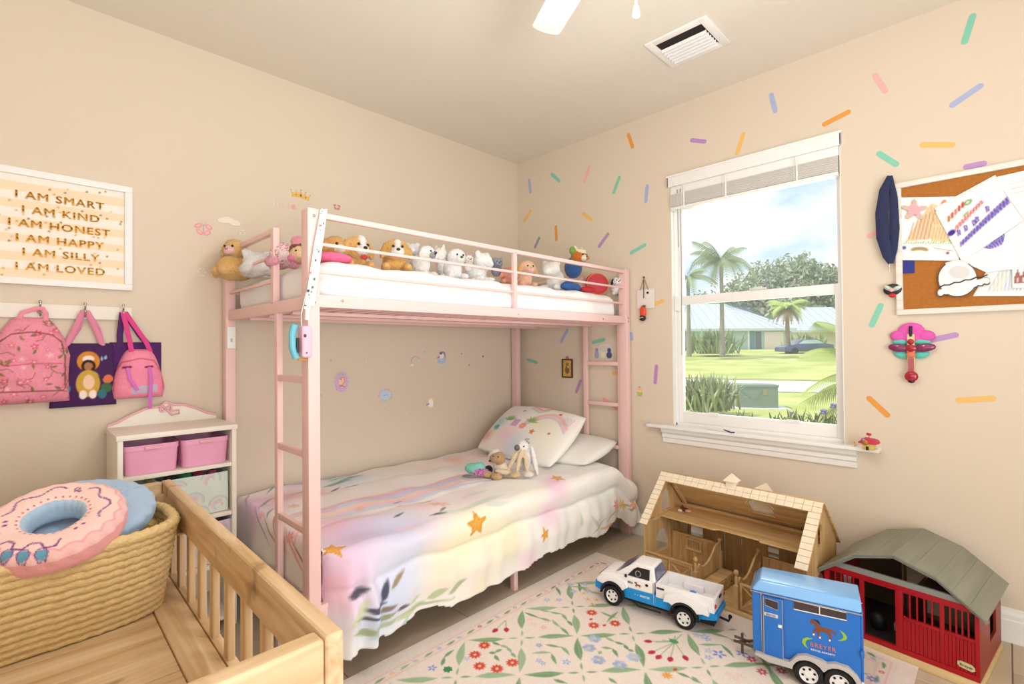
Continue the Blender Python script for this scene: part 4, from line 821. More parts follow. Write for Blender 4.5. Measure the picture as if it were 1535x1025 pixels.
def d_words(c, w_, h_):
    s = lambda x, y: (x*w_, y*h_)
    for i, k in enumerate([(196, 120, 80), (214, 90, 70), (226, 130, 120), (180, 90, 70), (230, 160, 130)]): c.line([s(.10+i*.06, .80), s(.13+i*.06, .86)], .007, k)
    c.line([s(.30, .78), s(.42, .80)], .007, (200, 90, 70)); c.ell(w_*.60, h_*.86, .012, .010, (120, 170, 110)); c.leaf(s(.42, .66), s(.54, .70), .01, (160, 190, 140))
    for i in range(8): c.ell(w_*(.22+i*.055), h_*(.60+.012*(i % 2)), .005, .008, (214, 60, 60))
    c.ell(w_*.06, h_*.62, .013, .010, (70, 50, 150)); c.line([s(.10, .72), s(.13, .78), s(.15, .7)], .004, (210, 70, 70))
    for x0 in (.24, .44, .46, .50, .76): c.line([s(x0, .42), s(x0+.02, .52), s(x0+.05, .50), s(x0+.02, .42)], .004, (90, 70, 170))
    c.line([s(.38, .40), s(.54, .40)], .005, (90, 70, 170))
    zz_ = []
    for i in range(34): zz_ += [s(.02+i*.029, .26+.002*i), s(.035+i*.029, .26+.002*i+(.05+.05*(i > 12)))]
    c.line(zz_, .004, (104, 84, 180))
paper('tilted drawing with red marks and a purple zigzag line across the corkboard', ((1400, 312), (1492, 262), (1560, 398), (1481, 409)), d_words, off=.016)
def d_words2(c, w_, h_):
    s = lambda x, y: (x*w_, y*h_)
    c.ell(w_*.5, h_*.84, .014, .011, (120, 170, 110)); c.ell(w_*.5, h_*.84, .007, .006, (206, 226, 196))
    for i in range(5): c.line([s(.12+i*.07, .74+.02*i), s(.15+i*.07, .80+.02*i)], .009, [(196, 120, 80), (214, 90, 70), (226, 130, 120), (180, 90, 70), (210, 70, 60)][i])
    for i, k in enumerate('D ! i ^ N e l i e'.split()): c.ell(w_*(.18+i*.06), h_*(.56+.018*i), .0055, .008, (214, 56, 60)); c.ell(w_*(.18+i*.06), h_*(.56+.018*i), .002, .004, (250, 248, 248))
    c.ell(w_*.07, h_*.53, .014, .011, (70, 50, 150)); c.leaf(s(.32, .66), s(.46, .70), .01, (160, 190, 140))
    for x0, y0_ in ((.14, .42), (.26, .42), (.40, .42), (.46, .44), (.66, .50)): c.line([s(x0, y0_), s(x0+.02, y0_+.09), s(x0+.05, y0_+.07), s(x0+.03, y0_)], .0045, (90, 70, 170))
    zz_ = []
    for i in range(30): zz_ += [s(.10+i*.03, .24+.006*i), s(.118+i*.03, .30+.008*i)]
    c.line(zz_, .0045, (104, 84, 180))
paper('large paper with green ring, red dotted letters and purple strokes', ((1402, 318), (1489, 265), (1535, 330), (1442, 393)), d_words2, off=.018)
paper('blank white lower half of the large paper hanging over the corkboard', ((1442, 392), (1535, 330), (1560, 395), (1480, 409)), lambda c, a, b: None, off=.0175)
paper('blurred grey pencil sketch at the upper right of the corkboard', ((1490, 266), (1560, 250), (1565, 330), (1538, 334)), lambda c, w_, h_: [c.line([(w_*.2, h_*(.8-.1*i)), (w_*.8, h_*(.82-.1*i))], .004, (206, 204, 206)) for i in range(3)], off=.015)
def d_lines(c, w_, h_):
    for i in range(11): c.line([(w_*(.2+i*.05), h_*.15), (w_*(.3+i*.04), h_*.9)], .002, random.choice([(150, 170, 200), (190, 196, 170), (170, 170, 176)]))
paper('pale paper of thin blue pencil lines at the lower right of the corkboard', ((1482, 400), (1560, 380), (1560, 444), (1458, 444)), d_lines, off=.0125)
def d_house2(c, w_, h_):
    s = lambda x, y: (x*w_, y*h_)
    for x0 in (.1, .35, .62): c.poly([s(x0, .2), s(x0+.2, .2), s(x0+.2, .5), s(x0+.1, .8), s(x0, .5)], (170, 110, 110)); c.poly([s(x0+.05, .25), s(x0+.15, .25), s(x0+.15, .45), s(x0+.05, .45)], (236, 220, 214))
paper('drawing of small dark red houses at the right edge of the corkboard', ((1517, 398), (1560, 388), (1560, 432), (1517, 432)), d_house2, off=.019)
paper('royal blue square note low at the left of the corkboard', ((1346, 391), (1371, 390), (1371, 409), (1347, 410)), lambda c, a, b: None, off=.013, bgc=(56, 62, 140), cat='note', name='blue_note')
o = paper('pink and green flower shaped cutout on the left of the corkboard', ((1347, 297), (1395, 297), (1395, 333), (1347, 333)), lambda c, w_, h_: [c.flower(w_/2, h_/2, .047, (196, 206, 140), 5, (196, 206, 140), .3), c.flower(w_/2, h_/2, .040, (244, 178, 186), 5, (244, 178, 186), .3), c.ell(w_/2, h_/2, .022, None, (244, 178, 186))], off=.021, mask=True, cat='paper cutout', name='flower_cutout', res=.0025, thick=-.003)
def bib(c, w_, h_):
    K = (30, 28, 34); s = lambda x, y: (x*w_, y*h_)
    for i in range(9): t = i/8; c.ell(w_*(.08+.86*t), h_*(.16+.30*t), w_*.075, h_*.10, K)
    for rr, cc in ((1.0, K), (.95, (250, 248, 246))):
        c.ell(w_*.40, h_*.52, w_*.38*rr, h_*.46*rr, cc)
    for i in range(9): t = i/8; c.ell(w_*(.08+.86*t), h_*(.17+.30*t), w_*.060, h_*.08, (250, 248, 246))
    c.poly([s(.06, .1), s(.94, .42), s(.90, .54), s(.04, .24)], (250, 248, 246))
    c.line([s(.05+i*.1, .30+.032*i+(.03 if i % 2 else 0)) for i in range(10)], .005, K); c.ell(w_*.44, h_*.68, w_*.20, h_*.16, (222, 220, 220)); c.line([s(.2, .9), s(.4, .98), s(.6, .92)], .01, (236, 232, 230))
paper('white chef hat shaped cutout with black scalloped edge on the corkboard', ((1404, 389), (1484, 389), (1484, 449), (1404, 449)), bib, off=.020, mask=True, cat='paper cutout', name='hat_cutout', res=.002, thick=-.003)
# navy strap with charm
p = WB(1334, 338, .02); st = thing('navy_strap', 'navy blue medal strap with a charm hanging at the corkboard frame', 'strap', (0, p[1], p[2]))
b = MB()
tk = mat('navy_cloth', (42, 48, 84), .8)
obj('ribbon', MB().tube([(-.03, -.004, .218), (-.033, .016, .16), (-.034, .026, .06), (-.034, .024, -.05), (-.032, .008, -.135), (-.03, -.002, -.17)], lambda t: .010+.016*math.sin(PI*t), 10, flat=.35, up=(1, 0, 0)), tk, st, smooth=60)
obj('ribbon', MB().tube([(-.026, -.006, .218), (-.028, -.016, .12), (-.028, -.018, -.02), (-.027, -.012, -.11), (-.028, -.004, -.17)], lambda t: .008+.010*math.sin(PI*t), 10, flat=.35, up=(1, 0, 0)), tk, st, smooth=60)
obj('clasp', MB().tube([(-.028, .003, -.17), (-.028, .003, -.205)], .003, 8), chrome, st)
p = WB(1338, 434, .02); ch = thing('charm_keyring', 'black, white and red enamel charm below the navy strap', 'charm', (0, p[1], p[2]))
obj('charm_plate', MB().ell((-.022, 0, 0), (.004, .034, .026), 12), mat('charm_black', (36, 32, 34), .4), ch, smooth=50)
obj('charm_wing', MB().ell((-.028, .016, .008), (.004, .020, .010), 10, (.6, 0, 0)), mat('charm_silver', (190, 200, 196), .3, .4), ch, smooth=50)
obj('charm_wing', MB().ell((-.028, -.016, .004), (.004, .020, .010), 10, (-.5, 0, 0)), mat('charm_silver', (0, 0, 0)), ch, smooth=50)
obj('charm_face', MB().ell((-.030, .002, -.002), (.005, .010, .009), 10), mat('charm_pink', (232, 190, 180), .4), ch, smooth=50)
obj('charm_tail', MB().ell((-.028, .0, -.026), (.005, .014, .010), 10), mat('charm_crimson', (196, 40, 50), .4), ch, smooth=50)
# magenta cloud and jewelled ornament
p = WB(1366, 530, .02); mo = thing('wall_ornament', 'magenta cloud ornament with a red jewelled sword below the corkboard', 'wall ornament', (0, p[1], p[2]))
mg = mat('magenta_foam', (226, 92, 182), .7, var=.06, vs=30)
obj('cloud', MB().ell((-.012, 0, .095), (.012, .048, .040), 16).ell((-.012, .045, .078), (.012, .030, .024), 14).ell((-.012, -.050, .076), (.012, .032, .024), 14).ell((-.012, .0, .072), (.011, .050, .024), 14), mg, mo, smooth=60)
tm = mat('teal_plastic', (92, 200, 186), .35)
for s in (-1, 1): obj('teal_wing', MB().ell((-.013, s*.036, .052), (.008, .032, .014), 14, (s*-.1, 0, 0)).ell((-.013, s*.034, -.004), (.008, .028, .016), 14, (s*.25, 0, 0)), tm, mo, smooth=60)
cr_ = mat('crimson_gem', (170, 24, 44), .15, var=.5, vs=70, coat=.5); pu = mat('plum_gem', (128, 44, 90), .15, var=.5, vs=70, coat=.5); gd = mat('gold_edge', (228, 200, 160), .35)
obj('handle_shape', MB().cbox((-.026, 0, .02), (.006, .026, .13)).cbox((-.026, 0, -.068), (.008, .022, .075)), gd, mo, bevel=.004)
obj('cross_wing', MB().ell((-.028, .044, .026), (.008, .036, .018), 12, (.12, 0, 0)).ell((-.028, -.046, .026), (.008, .038, .018), 12, (-.12, 0, 0)), pu, mo, smooth=50)
obj('gem', MB().ell((-.032, 0, .024), (.008, .020, .016), 10).ell((-.032, 0, .052), (.007, .013, .012), 10), cr_, mo, smooth=50)
obj('gem', MB().ell((-.032, 0, -.004), (.008, .018, .014), 10), mat('orange_gem', (226, 120, 90), .2), mo, smooth=50)
obj('blade', MB().cbox((-.031, 0, -.055), (.008, .020, .07)).ell((-.031, 0, -.098), (.009, .024, .024), 12), cr_, mo, smooth=50)
obj('blade_tip', MB().ell((-.031, 0, -.118), (.008, .013, .009), 10), mat('dark_plum', (60, 20, 50), .3), mo, smooth=50)
obj('hanger', MB().tube([(-.026, 0, .075), (-.03, 0, .10), (-.024, 0, .118)], .006, 8), mat('charm_black', (0, 0, 0)), mo, smooth=50)
# toy cottage on the stool
q = U(1303, 674, 'z', .704); ct = thing('toy_cottage', 'tiny toy cottage with a crimson roof on the end of the window stool', 'toy', (q[0]-.0, q[1], .704), -.2)
obj('cottage_wall', MB().box(-.016, .016, -.022, .022, 0, .032), mat('cottage_yellow', (216, 190, 110), .6, var=.1, vs=60), ct, bevel=.004)
obj('cottage_roof', MB().panel([(-.034, .026), (-.036, .034), (-.026, .040), (-.02, .052), (.012, .050), (.030, .046), (.036, .036), (.034, .028)], [], lambda a, c: (-.022, -a, c), (.044, 0, 0)), mat('cottage_crimson', (206, 60, 90), .5), ct, bevel=.003)
obj('cottage_door', MB().box(-.0185, -.015, -.004, .006, 0, .016), mat('door_dark', (60, 40, 34), .6), ct)
obj('dormer', MB().ell((-.022, .006, .034), (.006, .011, .012), 10), mat('dormer_orange', (190, 120, 50), .5), ct, smooth=50)
obj('trim_blue', MB().ell((-.024, .012, .044), (.004, .006, .006), 8), mat('trim_blue', (110, 170, 190), .5), ct, smooth=50)
obj('heart_finial', MB().ell((0, -.004, .068), (.004, .006, .006), 10).ell((0, .005, .069), (.004, .006, .006), 10).tube([(0, 0, .05), (0, 0, .066)], .0015, 6), mat('heart_red', (200, 40, 50), .4), ct, smooth=50)
q = U(1282, 669, 'z', .704); o = obj('toy_chick', MB().ell((0, 0, .007), (.006, .006, .007), 10).ell((-.001, .003, .015), (.004, .004, .004), 8), mat('chick_yellow', (226, 190, 130), .6), smooth=60, loc=(q[0], q[1], .704)); tag(o, 'tiny yellow toy chick left of the toy cottage', 'toy')
obj('comb', MB().ell((-.001, .003, .019), (.0025, .0025, .002), 8), mat('heart_red', (0, 0, 0)), o, smooth=60)
# ================================================================== organiser shelf beside the bed
og = thing('toy_organiser', 'off-white toy organiser shelf with scrolled back left of the bunk bed', 'shelf unit', (-2.288, -.175, 0))
om = mat('organiser_white', (243, 236, 224), .45, var=.02)
ox0, ox1, oy0, oy1 = -.203, .203, -.145, .155; t_ = .018
b = MB(); b.box(ox0, ox0+t_, oy0, oy1, 0, .835); obj('side_panel', b, om, og, bevel=.003)
obj('side_panel', MB().box(ox1-t_, ox1, oy0, oy1, 0, .835), om, og, bevel=.003)
obj('top_panel', MB().box(ox0-.004, ox1+.004, oy0-.004, oy1, .832, .853), om, og, bevel=.004)
for z in (.692, .485, .275, .05): obj('shelf', MB().box(ox0+t_, ox1-t_, oy0+.004, oy1-.006, z-.016, z), om, og, bevel=.002)
obj('back_panel', MB().box(ox0+t_, ox1-t_, oy1-.006, oy1-.001, .03, .84), om, og)
sc_ = [(-.200, .853), (.200, .853), (.198, .872), (.16, .882), (.12, .905), (.07, .926), (.03, .930), (0, .944), (-.02, .926), (-.07, .922), (-.12, .900), (-.17, .872), (-.2, .862)]
obj('scrolled_back', MB().panel(sc_, [], lambda a, c: (a, oy1-.012, c), (0, .012, 0)), om, og)
obj('pink_edging', MB().tube([(a, oy1-.014, c) for a, c in sc_[2:]], .005, 8), mat('ribbon_pink', (244, 184, 192), .6), og, smooth=60)
obj('ribbon_bow', MB().tube([(.0+.02*math.cos(t), oy1-.02, .915+.012*math.sin(2*t)) for t in np.linspace(0, 2*PI, 19)[:-1]], .004, 6, closed=True).tube([(.0, oy1-.02, .915), (.022, oy1-.025, .885), (.05, oy1-.02, .89), (.05, oy1-.02, .905), (.02, oy1-.02, .905)], .004, 6), mat('ribbon_pink', (0, 0, 0)), og, smooth=60)
def bin_(name, label, cx, z0, w_, d_, h_, mt, handle=True):
    t = thing(name, label, 'bin', (-2.288+cx, -.175-.0, z0)); w2, d2 = w_/2, d_/2; b = MB(); k = .93; tk = .004
    def rect(s, z, r=.02, n=4):
        P = []
        for cx_, cy_, a in ((1, -1, -PI/2), (1, 1, 0), (-1, 1, PI/2), (-1, -1, PI)):
            for i in range(n+1):
                q = a+i*PI/2/n; P.append(((w2-r)*cx_*s+r*math.cos(q), (d2-r)*cy_*s+r*math.sin(q), z))
        return P
    rings = [rect(k, .0), rect(k, .0), rect(1, h_-.02), rect(1.03, h_-.02), rect(1.035, h_), rect(.97, h_), rect(.955, h_-.015), rect(k-.05, .006)]
    n = len(rings[0]); vs = [v for r_ in rings for v in r_]; fs = [(i*n+j, i*n+(j+1) % n, (i+1)*n+(j+1) % n, (i+1)*n+j) for i in range(len(rings)-1) for j in range(n)]+[tuple(range(n))[::-1], tuple(range(7*n, 8*n))]
    b.add(vs, fs); obj('bin_body', b, mt, t, smooth=40)
    if handle: obj('handle_clip', MB().cbox((0, -d2*1.03-.002, h_-.012), (.05, .008, .014)), mat('clip_salmon', (236, 170, 180), .4), t, bevel=.003)
    return t
pkb = mat('pink_plastic_bin', (240, 168, 200), .38, spec=.45)
bin_('storage_bin', 'pink plastic storage bin on the organiser top shelf, left one', -.092, .693, .176, .25, .112, pkb)
bin_('storage_bin', 'pink plastic storage bin on the organiser top shelf, right one', .092, .693, .170, .25, .112, pkb)
# fabric bin with rainbow print
fb = thing('fabric_bin', 'pale green fabric bin printed with pastel rainbows on the second shelf', 'bin', (-2.288+.05, -.175, .486))
def fabric(parent, w_, d_, h_, bgc, seed):
    cv = Canvas(-w_/2, w_/2, 0, h_, .004, bgc); rr = random.Random(seed)
    for cx_, cz_ in ((.06, .14), (-.06, .12), (.0, .06), (-.09, .03), (.09, .03), (.02, .0)):
        for i, c in enumerate([(186, 206, 196), (240, 206, 206), (206, 196, 214), (236, 176, 190)]):
            a0_ = rr.uniform(-.4, 1.2); cv.line([(cx_+(.036-i*.008)*math.cos(t), cz_+(.036-i*.008)*math.sin(t)) for t in np.linspace(a0_, a0_+PI, 10)], .0045, c)
    sheet('printed_front', cv, lambda X, Y: (X, -d_/2-.003+.003*np.sin(X*40)*np.sin(Y*30)+0*X, Y+.002), vmat('fabric_bin_cloth', .85, .2, 160), parent, thick=.003)
    b = MB(); b.box(-w_/2, -w_/2+.004, -d_/2, d_/2, .001, h_).box(w_/2-.004, w_/2, -d_/2, d_/2, .001, h_).box(-w_/2, w_/2, d_/2-.004, d_/2, .001, h_).box(-w_/2, w_/2, -d_/2, d_/2, .001, .005)
    obj('bin_wall', b, mat('fabric_plain_%d' % seed, bgc, .85), parent)
fabric(fb, .25, .24, .165, (222, 232, 222), 1)
fb2 = thing('fabric_bin', 'lilac fabric bin half hidden on the third shelf of the organiser', 'bin', (-2.288+.09, -.175, .276)); fabric(fb2, .19, .24, .17, (228, 214, 230), 2)
for i, (x, y, z, r_, c, l) in enumerate([(-.02, -.05, .155, .026, (50, 130, 90), 'green'), (.03, -.05, .152, .024, (170, 60, 90), 'crimson'), (.08, -.06, .155, .02, (190, 90, 120), 'rose'), (-.07, -.04, .15, .024, (60, 60, 50), 'dark olive')]):
    o = obj('toy_ball', MB().ell((0, 0, 0), (r_, r_, r_*.8), 14).ell((r_*.5, -r_*.3, r_*.3), r_*.5, 10), mat('toy_'+l.replace(' ', '_'), c, .6), smooth=60, loc=(-2.288+.05+x, -.175+y, .486+z)); tag(o, l+' knobbly toy at the top of the rainbow printed fabric bin', 'toy')
# white tag plate on the back left post
p = U(341, 506, 'y', -.07); np_ = thing('night_light', 'small white plastic plate fixed to the back left bed post', 'night light', (-2.036, -.07, float(p[2])))
obj('plate', MB().box(-.018, .018, -.010, 0, -.052, .052), mat('plate_white', (244, 242, 240), .4), np_, bevel=.003); obj('switch', MB().box(-.004, .004, -.014, -.010, -.02, -.004), mat('plate_grey', (190, 190, 188), .4), np_, bevel=.001)
# ================================================================== crib like bench in front
CB = thing('wooden_crib', 'pale natural wooden crib with slatted side in the foreground', 'crib', (-2.376, -1.884, 0), math.radians(-.9))
pine = wood('pine', (238, 212, 174), (196, 156, 106), 'y', .8, .55, .6); pinex = wood('pine_x', (238, 212, 174), (200, 162, 112), 'x', .8, .55, .6); pinez = wood('pine_z', (238, 212, 176), (198, 160, 112), 'z', .8, .55, .5)
Lc, Wc = 1.395, .74   # length along y, width to -x
obj('side_rail', MB().box(-.032, 0, .0, Lc, .600, .700), pine, CB, bevel=.009, seg=3)
obj('side_rail', MB().box(-Wc, -Wc+.032, .0, Lc, .600, .700), pine, CB, bevel=.009, seg=3)
obj('end_rail', MB().box(-Wc+.033, -.033, .0, .040, .560, .697), pinex, CB, bevel=.010, seg=3)
obj('end_rail', MB().box(-Wc+.033, -.033, Lc-.036, Lc, .570, .698), pinex, CB, bevel=.008, seg=3)
for a, c in ((-.066, 0), (-.066, Lc-.06), (-Wc, 0), (-Wc, Lc-.06)): obj('corner_post', MB().box(a+.003, a+.063, c+.003, c+.057, 0, .66 if c else .597), pinez, CB, bevel=.006)
obj('end_panel', MB().box(-Wc+.06, -.06, .012, .030, .30, .565), pinex, CB); obj('end_panel', MB().box(-Wc+.06, -.06, Lc-.03, Lc-.012, .30, .575), pinex, CB)
obj('lower_rail', MB().box(-.030, -.004, .057, Lc-.057, .34, .402), pine, CB, bevel=.004); obj('lower_rail', MB().box(-Wc+.004, -Wc+.030, .057, Lc-.057, .34, .402), pine, CB, bevel=.004)
sl = None; ys = [.865-.135*i for i in range(6)]+[.865+.135*i for i in range(1, 4)]
for xx in (-.018, -Wc+.016):
    for y in ys:
        if sl is None:
            sl = obj('spindle', MB().box(-.009, .009, -.018, .018, .398, .606), pinez, CB, bevel=.006, seg=3); o = sl
        else: o = sl.copy(); COL.objects.link(o)
        o.location = (xx, y, 0)
# base boards
obj('base_strip', MB().box(-.112, -.034, .045, Lc-.04, .380, .403), pine, CB, bevel=.002)
for i in range(9): obj('base_board', MB().box(-Wc+.033, -.114, .046+i*.1475, .046+(i+1)*.1475-.003, .375, .397), pinex, CB, bevel=.0015, seg=1)
for i in range(3): obj('support_batten', MB().box(-Wc+.03, -.034, .25+i*.4, .31+i*.4, .35, .375), pinex, CB)
# ------------------------------------------------------------------ rope basket
bcx, bcy = -2.765, -.80
bk = thing('rope_basket', 'large oval coiled straw rope basket standing in the wooden crib', 'basket', (bcx, bcy, .400))
straw = mat('straw_rope', (236, 204, 148), .85, var=.25, vs=55, bump=.5, bs=160)
def oval(hx, hy, z, n=72, p=3.2):
    P = []
    for i in range(n):
        a = 2*PI*i/n; c, s = math.cos(a), math.sin(a); P.append((hx*abs(c)**(2/p)*(1 if c > 0 else -1), hy*abs(s)**(2/p)*(1 if s > 0 else -1), z))
    return P
def braid(pts, r, amp, per):
    # rope with herringbone bumps: radius wobble plus two strands
    n = len(pts); out = MB(); 
    out.tube(pts, lambda t: r*(1+.0*t), 8, closed=True); return out
nc = 13; hgt = .262
for i in range(nc):
    t = i/(nc-1); z = .011+t*(hgt-.014); hx = .315+.034*t; hy = .115+.082*t+.012*math.sin(PI*t)
    P = oval(hx, hy, z, 150); r_ = .0125 if i < nc-1 else .0155
    k = len(P); m1 = MB(); rings = []
    Pv = [Vector(p) for p in P]
    for j in range(k):
        d = (Pv[(j+1) % k]-Pv[j-1]).normalized(); up = Vector((0, 0, 1)); side = d.cross(up)
        ring = []
        for q in range(8):
            a = 2*PI*q/8; tw = 1+.13*math.sin(j*2.1+(1 if math.sin(a) > 0 else -1)*1.2)
            ring.append(Pv[j]+(up*math.sin(a)*1.02+side*math.cos(a))*r_*tw)
        rings.append(ring)
    vs = [v for r__ in rings for v in r__]; fs = [(j*8+q, j*8+(q+1) % 8, ((j+1) % k)*8+(q+1) % 8, ((j+1) % k)*8+q) for j in range(k) for q in range(8)]
    obj('rope_coil', MB().add(vs, fs), straw, bk, smooth=70)
obj('basket_base', MB().add(oval(.315, .115, .004)+oval(.315, .115, .014), [tuple(range(72))[::-1], tuple(range(72, 144))]+[(i, (i+1) % 72, 72+(i+1) % 72, 72+i) for i in range(72)]), straw, bk)
# ------------------------------------------------------------------ cushions in the basket
def disc_canvas(R, res, bg):
    return Canvas(-R, R, -R, R, res, bg)
def ring_cushion(name, label, R, r_in, th, M, draw, bgc, side_c, inner_c, cat='cushion'):
    """front face printed; profile is a torus-like cushion"""
    cv = Canvas(0, 2*PI, 0, 1, .012, bgc); cv.nx, cv.ny = 601, 140
    A, S = np.meshgrid(np.linspace(0, 2*PI, 601), np.linspace(0, 1, 140)); ph = S*2*PI      # around the section
    rc, rw = (R+r_in)/2, (R-r_in)/2
    c = np.cos(ph); s = np.sin(ph); px = rc-rw*np.sign(c)*np.abs(c)**.75; pz = th/2*np.sign(s)*np.abs(s)**.62
    scal = 1+.012*np.sin(A*22)*(pz > 0)
    X, Y, Z = px*np.cos(A)*scal, px*np.sin(A)*scal, pz*(1+.04*np.sin(A*5))
    flat = disc_canvas(R*1.05, .0024, bgc); draw(flat)
    ix = np.clip(((X+R*1.05)/flat.res).astype(int), 0, flat.nx-1); iy = np.clip(((Y+R*1.05)/flat.res).astype(int), 0, flat.ny-1)
    col = flat.c[iy, ix]; back = pz < th*.18; col[back] = side_c
    inn = (px < r_in+rw*.22) & (pz < th*.42); col[inn] = inner_c
    cv.X, cv.Y = A, S; cv.c = col; cv.a = np.ones_like(A)
    P = np.stack([X, Y, Z, np.ones_like(X)], -1) @ np.array(M).T
    o = sheet(name, cv, lambda a, b_: (P[..., 0], P[..., 1], P[..., 2]), vmat('cushion_plush', .9, .2, 140, .3, .1))
    bm = bmesh.new(); bm.from_mesh(o.data); bmesh.ops.remove_doubles(bm, verts=bm.verts, dist=.0003); bmesh.ops.recalc_face_normals(bm, faces=bm.faces); bm.to_mesh(o.data); bm.free()
    return tag(o, label, cat)
def tilt_to(c, azim, tilt, spin=0):
    """cushion centre, direction the top leans towards (deg), tilt from flat (deg)"""
    return Matrix.Translation(c) @ Matrix.Rotation(math.radians(azim), 4, 'Z') @ Matrix.Rotation(math.radians(tilt), 4, 'Y') @ Matrix.Rotation(math.radians(spin-azim), 4, 'Z')
def donut(c):
    R = .150
    c.ell(0, 0, R*.99, None, (248, 196, 196)); c.ell(0, 0, R*.90, None, (253, 214, 206))
    for i in range(20):
        a = 2*PI*i/20; c.line([(R*.93*math.cos(a+t*.3)*(1-.06*math.sin(t*PI)), R*.93*math.sin(a+t*.3)*(1-.06*math.sin(t*PI))) for t in np.linspace(0, 1, 5)], .005, (240, 160, 170), .8)
    V = (128, 70, 140)
    def wave(a0_, a1_, rr, amp, n, sq=False):
        pts = []
        for i in range(n*6+1):
            t = i/(n*6); a = a0_+(a1_-a0_)*t; w_ = math.sin(t*n*2*PI) if not sq else (1 if int(t*n*2) % 2 else -1); pts.append(((rr+amp*w_)*math.cos(a), (rr+amp*w_)*math.sin(a)))
        return pts
    c.line(wave(1.25, 2.7, .104, .010, 2), .0042, V); c.line(wave(.75, -.65, .106, .010, 2), .0042, V)
    c.line(wave(3.25, 4.75, .116, .009, 3, True), .0044, V)
    for i in range(30): a = 2*PI*i/30; c.ell(.072*math.cos(a), .072*math.sin(a), .0024, None, (196, 90, 110)); 
    for a in (1.0, 2.95, 3.1, 5.1, 5.3, .9): c.ell(.092*math.cos(a), .092*math.sin(a), .0042, .0034, V)
    c.line([(.10*math.cos(1.0)+.006*math.cos(t), .10*math.sin(1.0)+.006*math.sin(t)) for t in np.linspace(0, 2*PI, 9)], .003, V)
    for i in range(4): a = 3.75+i*.24; c.ell(.138*math.cos(a), .138*math.sin(a), .010, .013, (104, 160, 186), a); c.line([(.138*math.cos(a)+.012*math.cos(t), .138*math.sin(a)+.014*math.sin(t)) for t in np.linspace(0, 2*PI, 9)], .002, V)
dc = U(84, 788, 'y', -.90)
ring_cushion('donut_cushion', 'pink iced donut cushion with purple squiggles on top of the basket', .150, .054, .080, tilt_to(dc, -108, 24), donut, (250, 206, 202), (244, 172, 176), (176, 202, 224))
bc_ = U(120, 774, 'y', -.735)
def blue(c):
    for i in range(160): a = random.uniform(0, 6.3); r_ = random.uniform(.02, .15); x, y = r_*math.cos(a), r_*math.sin(a); c.line([(x, y), (x+.006, y+.008)], .0018, (140, 174, 210))
ring_cushion('round_cushion', 'pale blue round cushion lying behind the donut cushion', .182, .010, .07, tilt_to(bc_, -100, 17), blue, (178, 208, 238), (170, 200, 232), (170, 200, 232))
# soft things under the cushions
yl = [((0, 0, 0), (.11, .05, .035), (240, 206, 116)), ((.08, .02, .0), (.06, .05, .04), (244, 214, 130)), ((-.06, -.02, .01), (.06, .035, .03), (250, 236, 190))]
q = U(190, 800, 'z', .625); plush('yellow_plush', 'pale yellow furry plush tucked at the right end of the basket', (q[0]-.02, q[1]+.02, .60), .5, yl, voxel=.007)
q = U(205, 790, 'z', .61); plush('duck_plush', 'small bright yellow plush peeping out under the blue cushion', (q[0]+.03, q[1]+.05, .60), 0, [((0, 0, 0), (.035, .03, .035), (250, 190, 40)), ((-.02, 0, -.03), (.05, .04, .04), (244, 180, 50))], voxel=.006)
bl_ = MB()
cvt = Canvas(-.12, .12, -.07, .07, .006, (214, 168, 92)); sheet_o = sheet('yellow_blanket', cvt, lambda X, Y: (X, Y+.01*np.sin(X*30), .03+.02*np.cos(X*40+Y*10)), vmat('bag_cloth'), thick=.006); sheet_o.location = (-2.49, -.74, .58); tag(sheet_o, 'folded mustard yellow cloth against the right wall of the basket', 'cloth')
q = U(88, 786, 'z', .60); o = obj('red_cushion', MB().ell((0, 0, 0), (.15, .10, .055), 20), mat('dark_red_cloth', (120, 40, 50), .85, var=.2, vs=12), smooth=70, loc=(-2.72, -.80, .585)); tag(o, 'dark red cushion seen through the donut hole', 'cushion')
q = U(10, 765, 'z', .66); o = obj('purple_cushion', MB().ell((0, 0, 0), (.10, .10, .05), 18), mat('dark_purple_cloth', (74, 44, 90), .8, var=.3, vs=15), smooth=70, loc=(-2.93, -.72, .66)); tag(o, 'dark purple cushion at the left behind the donut cushion', 'cushion')
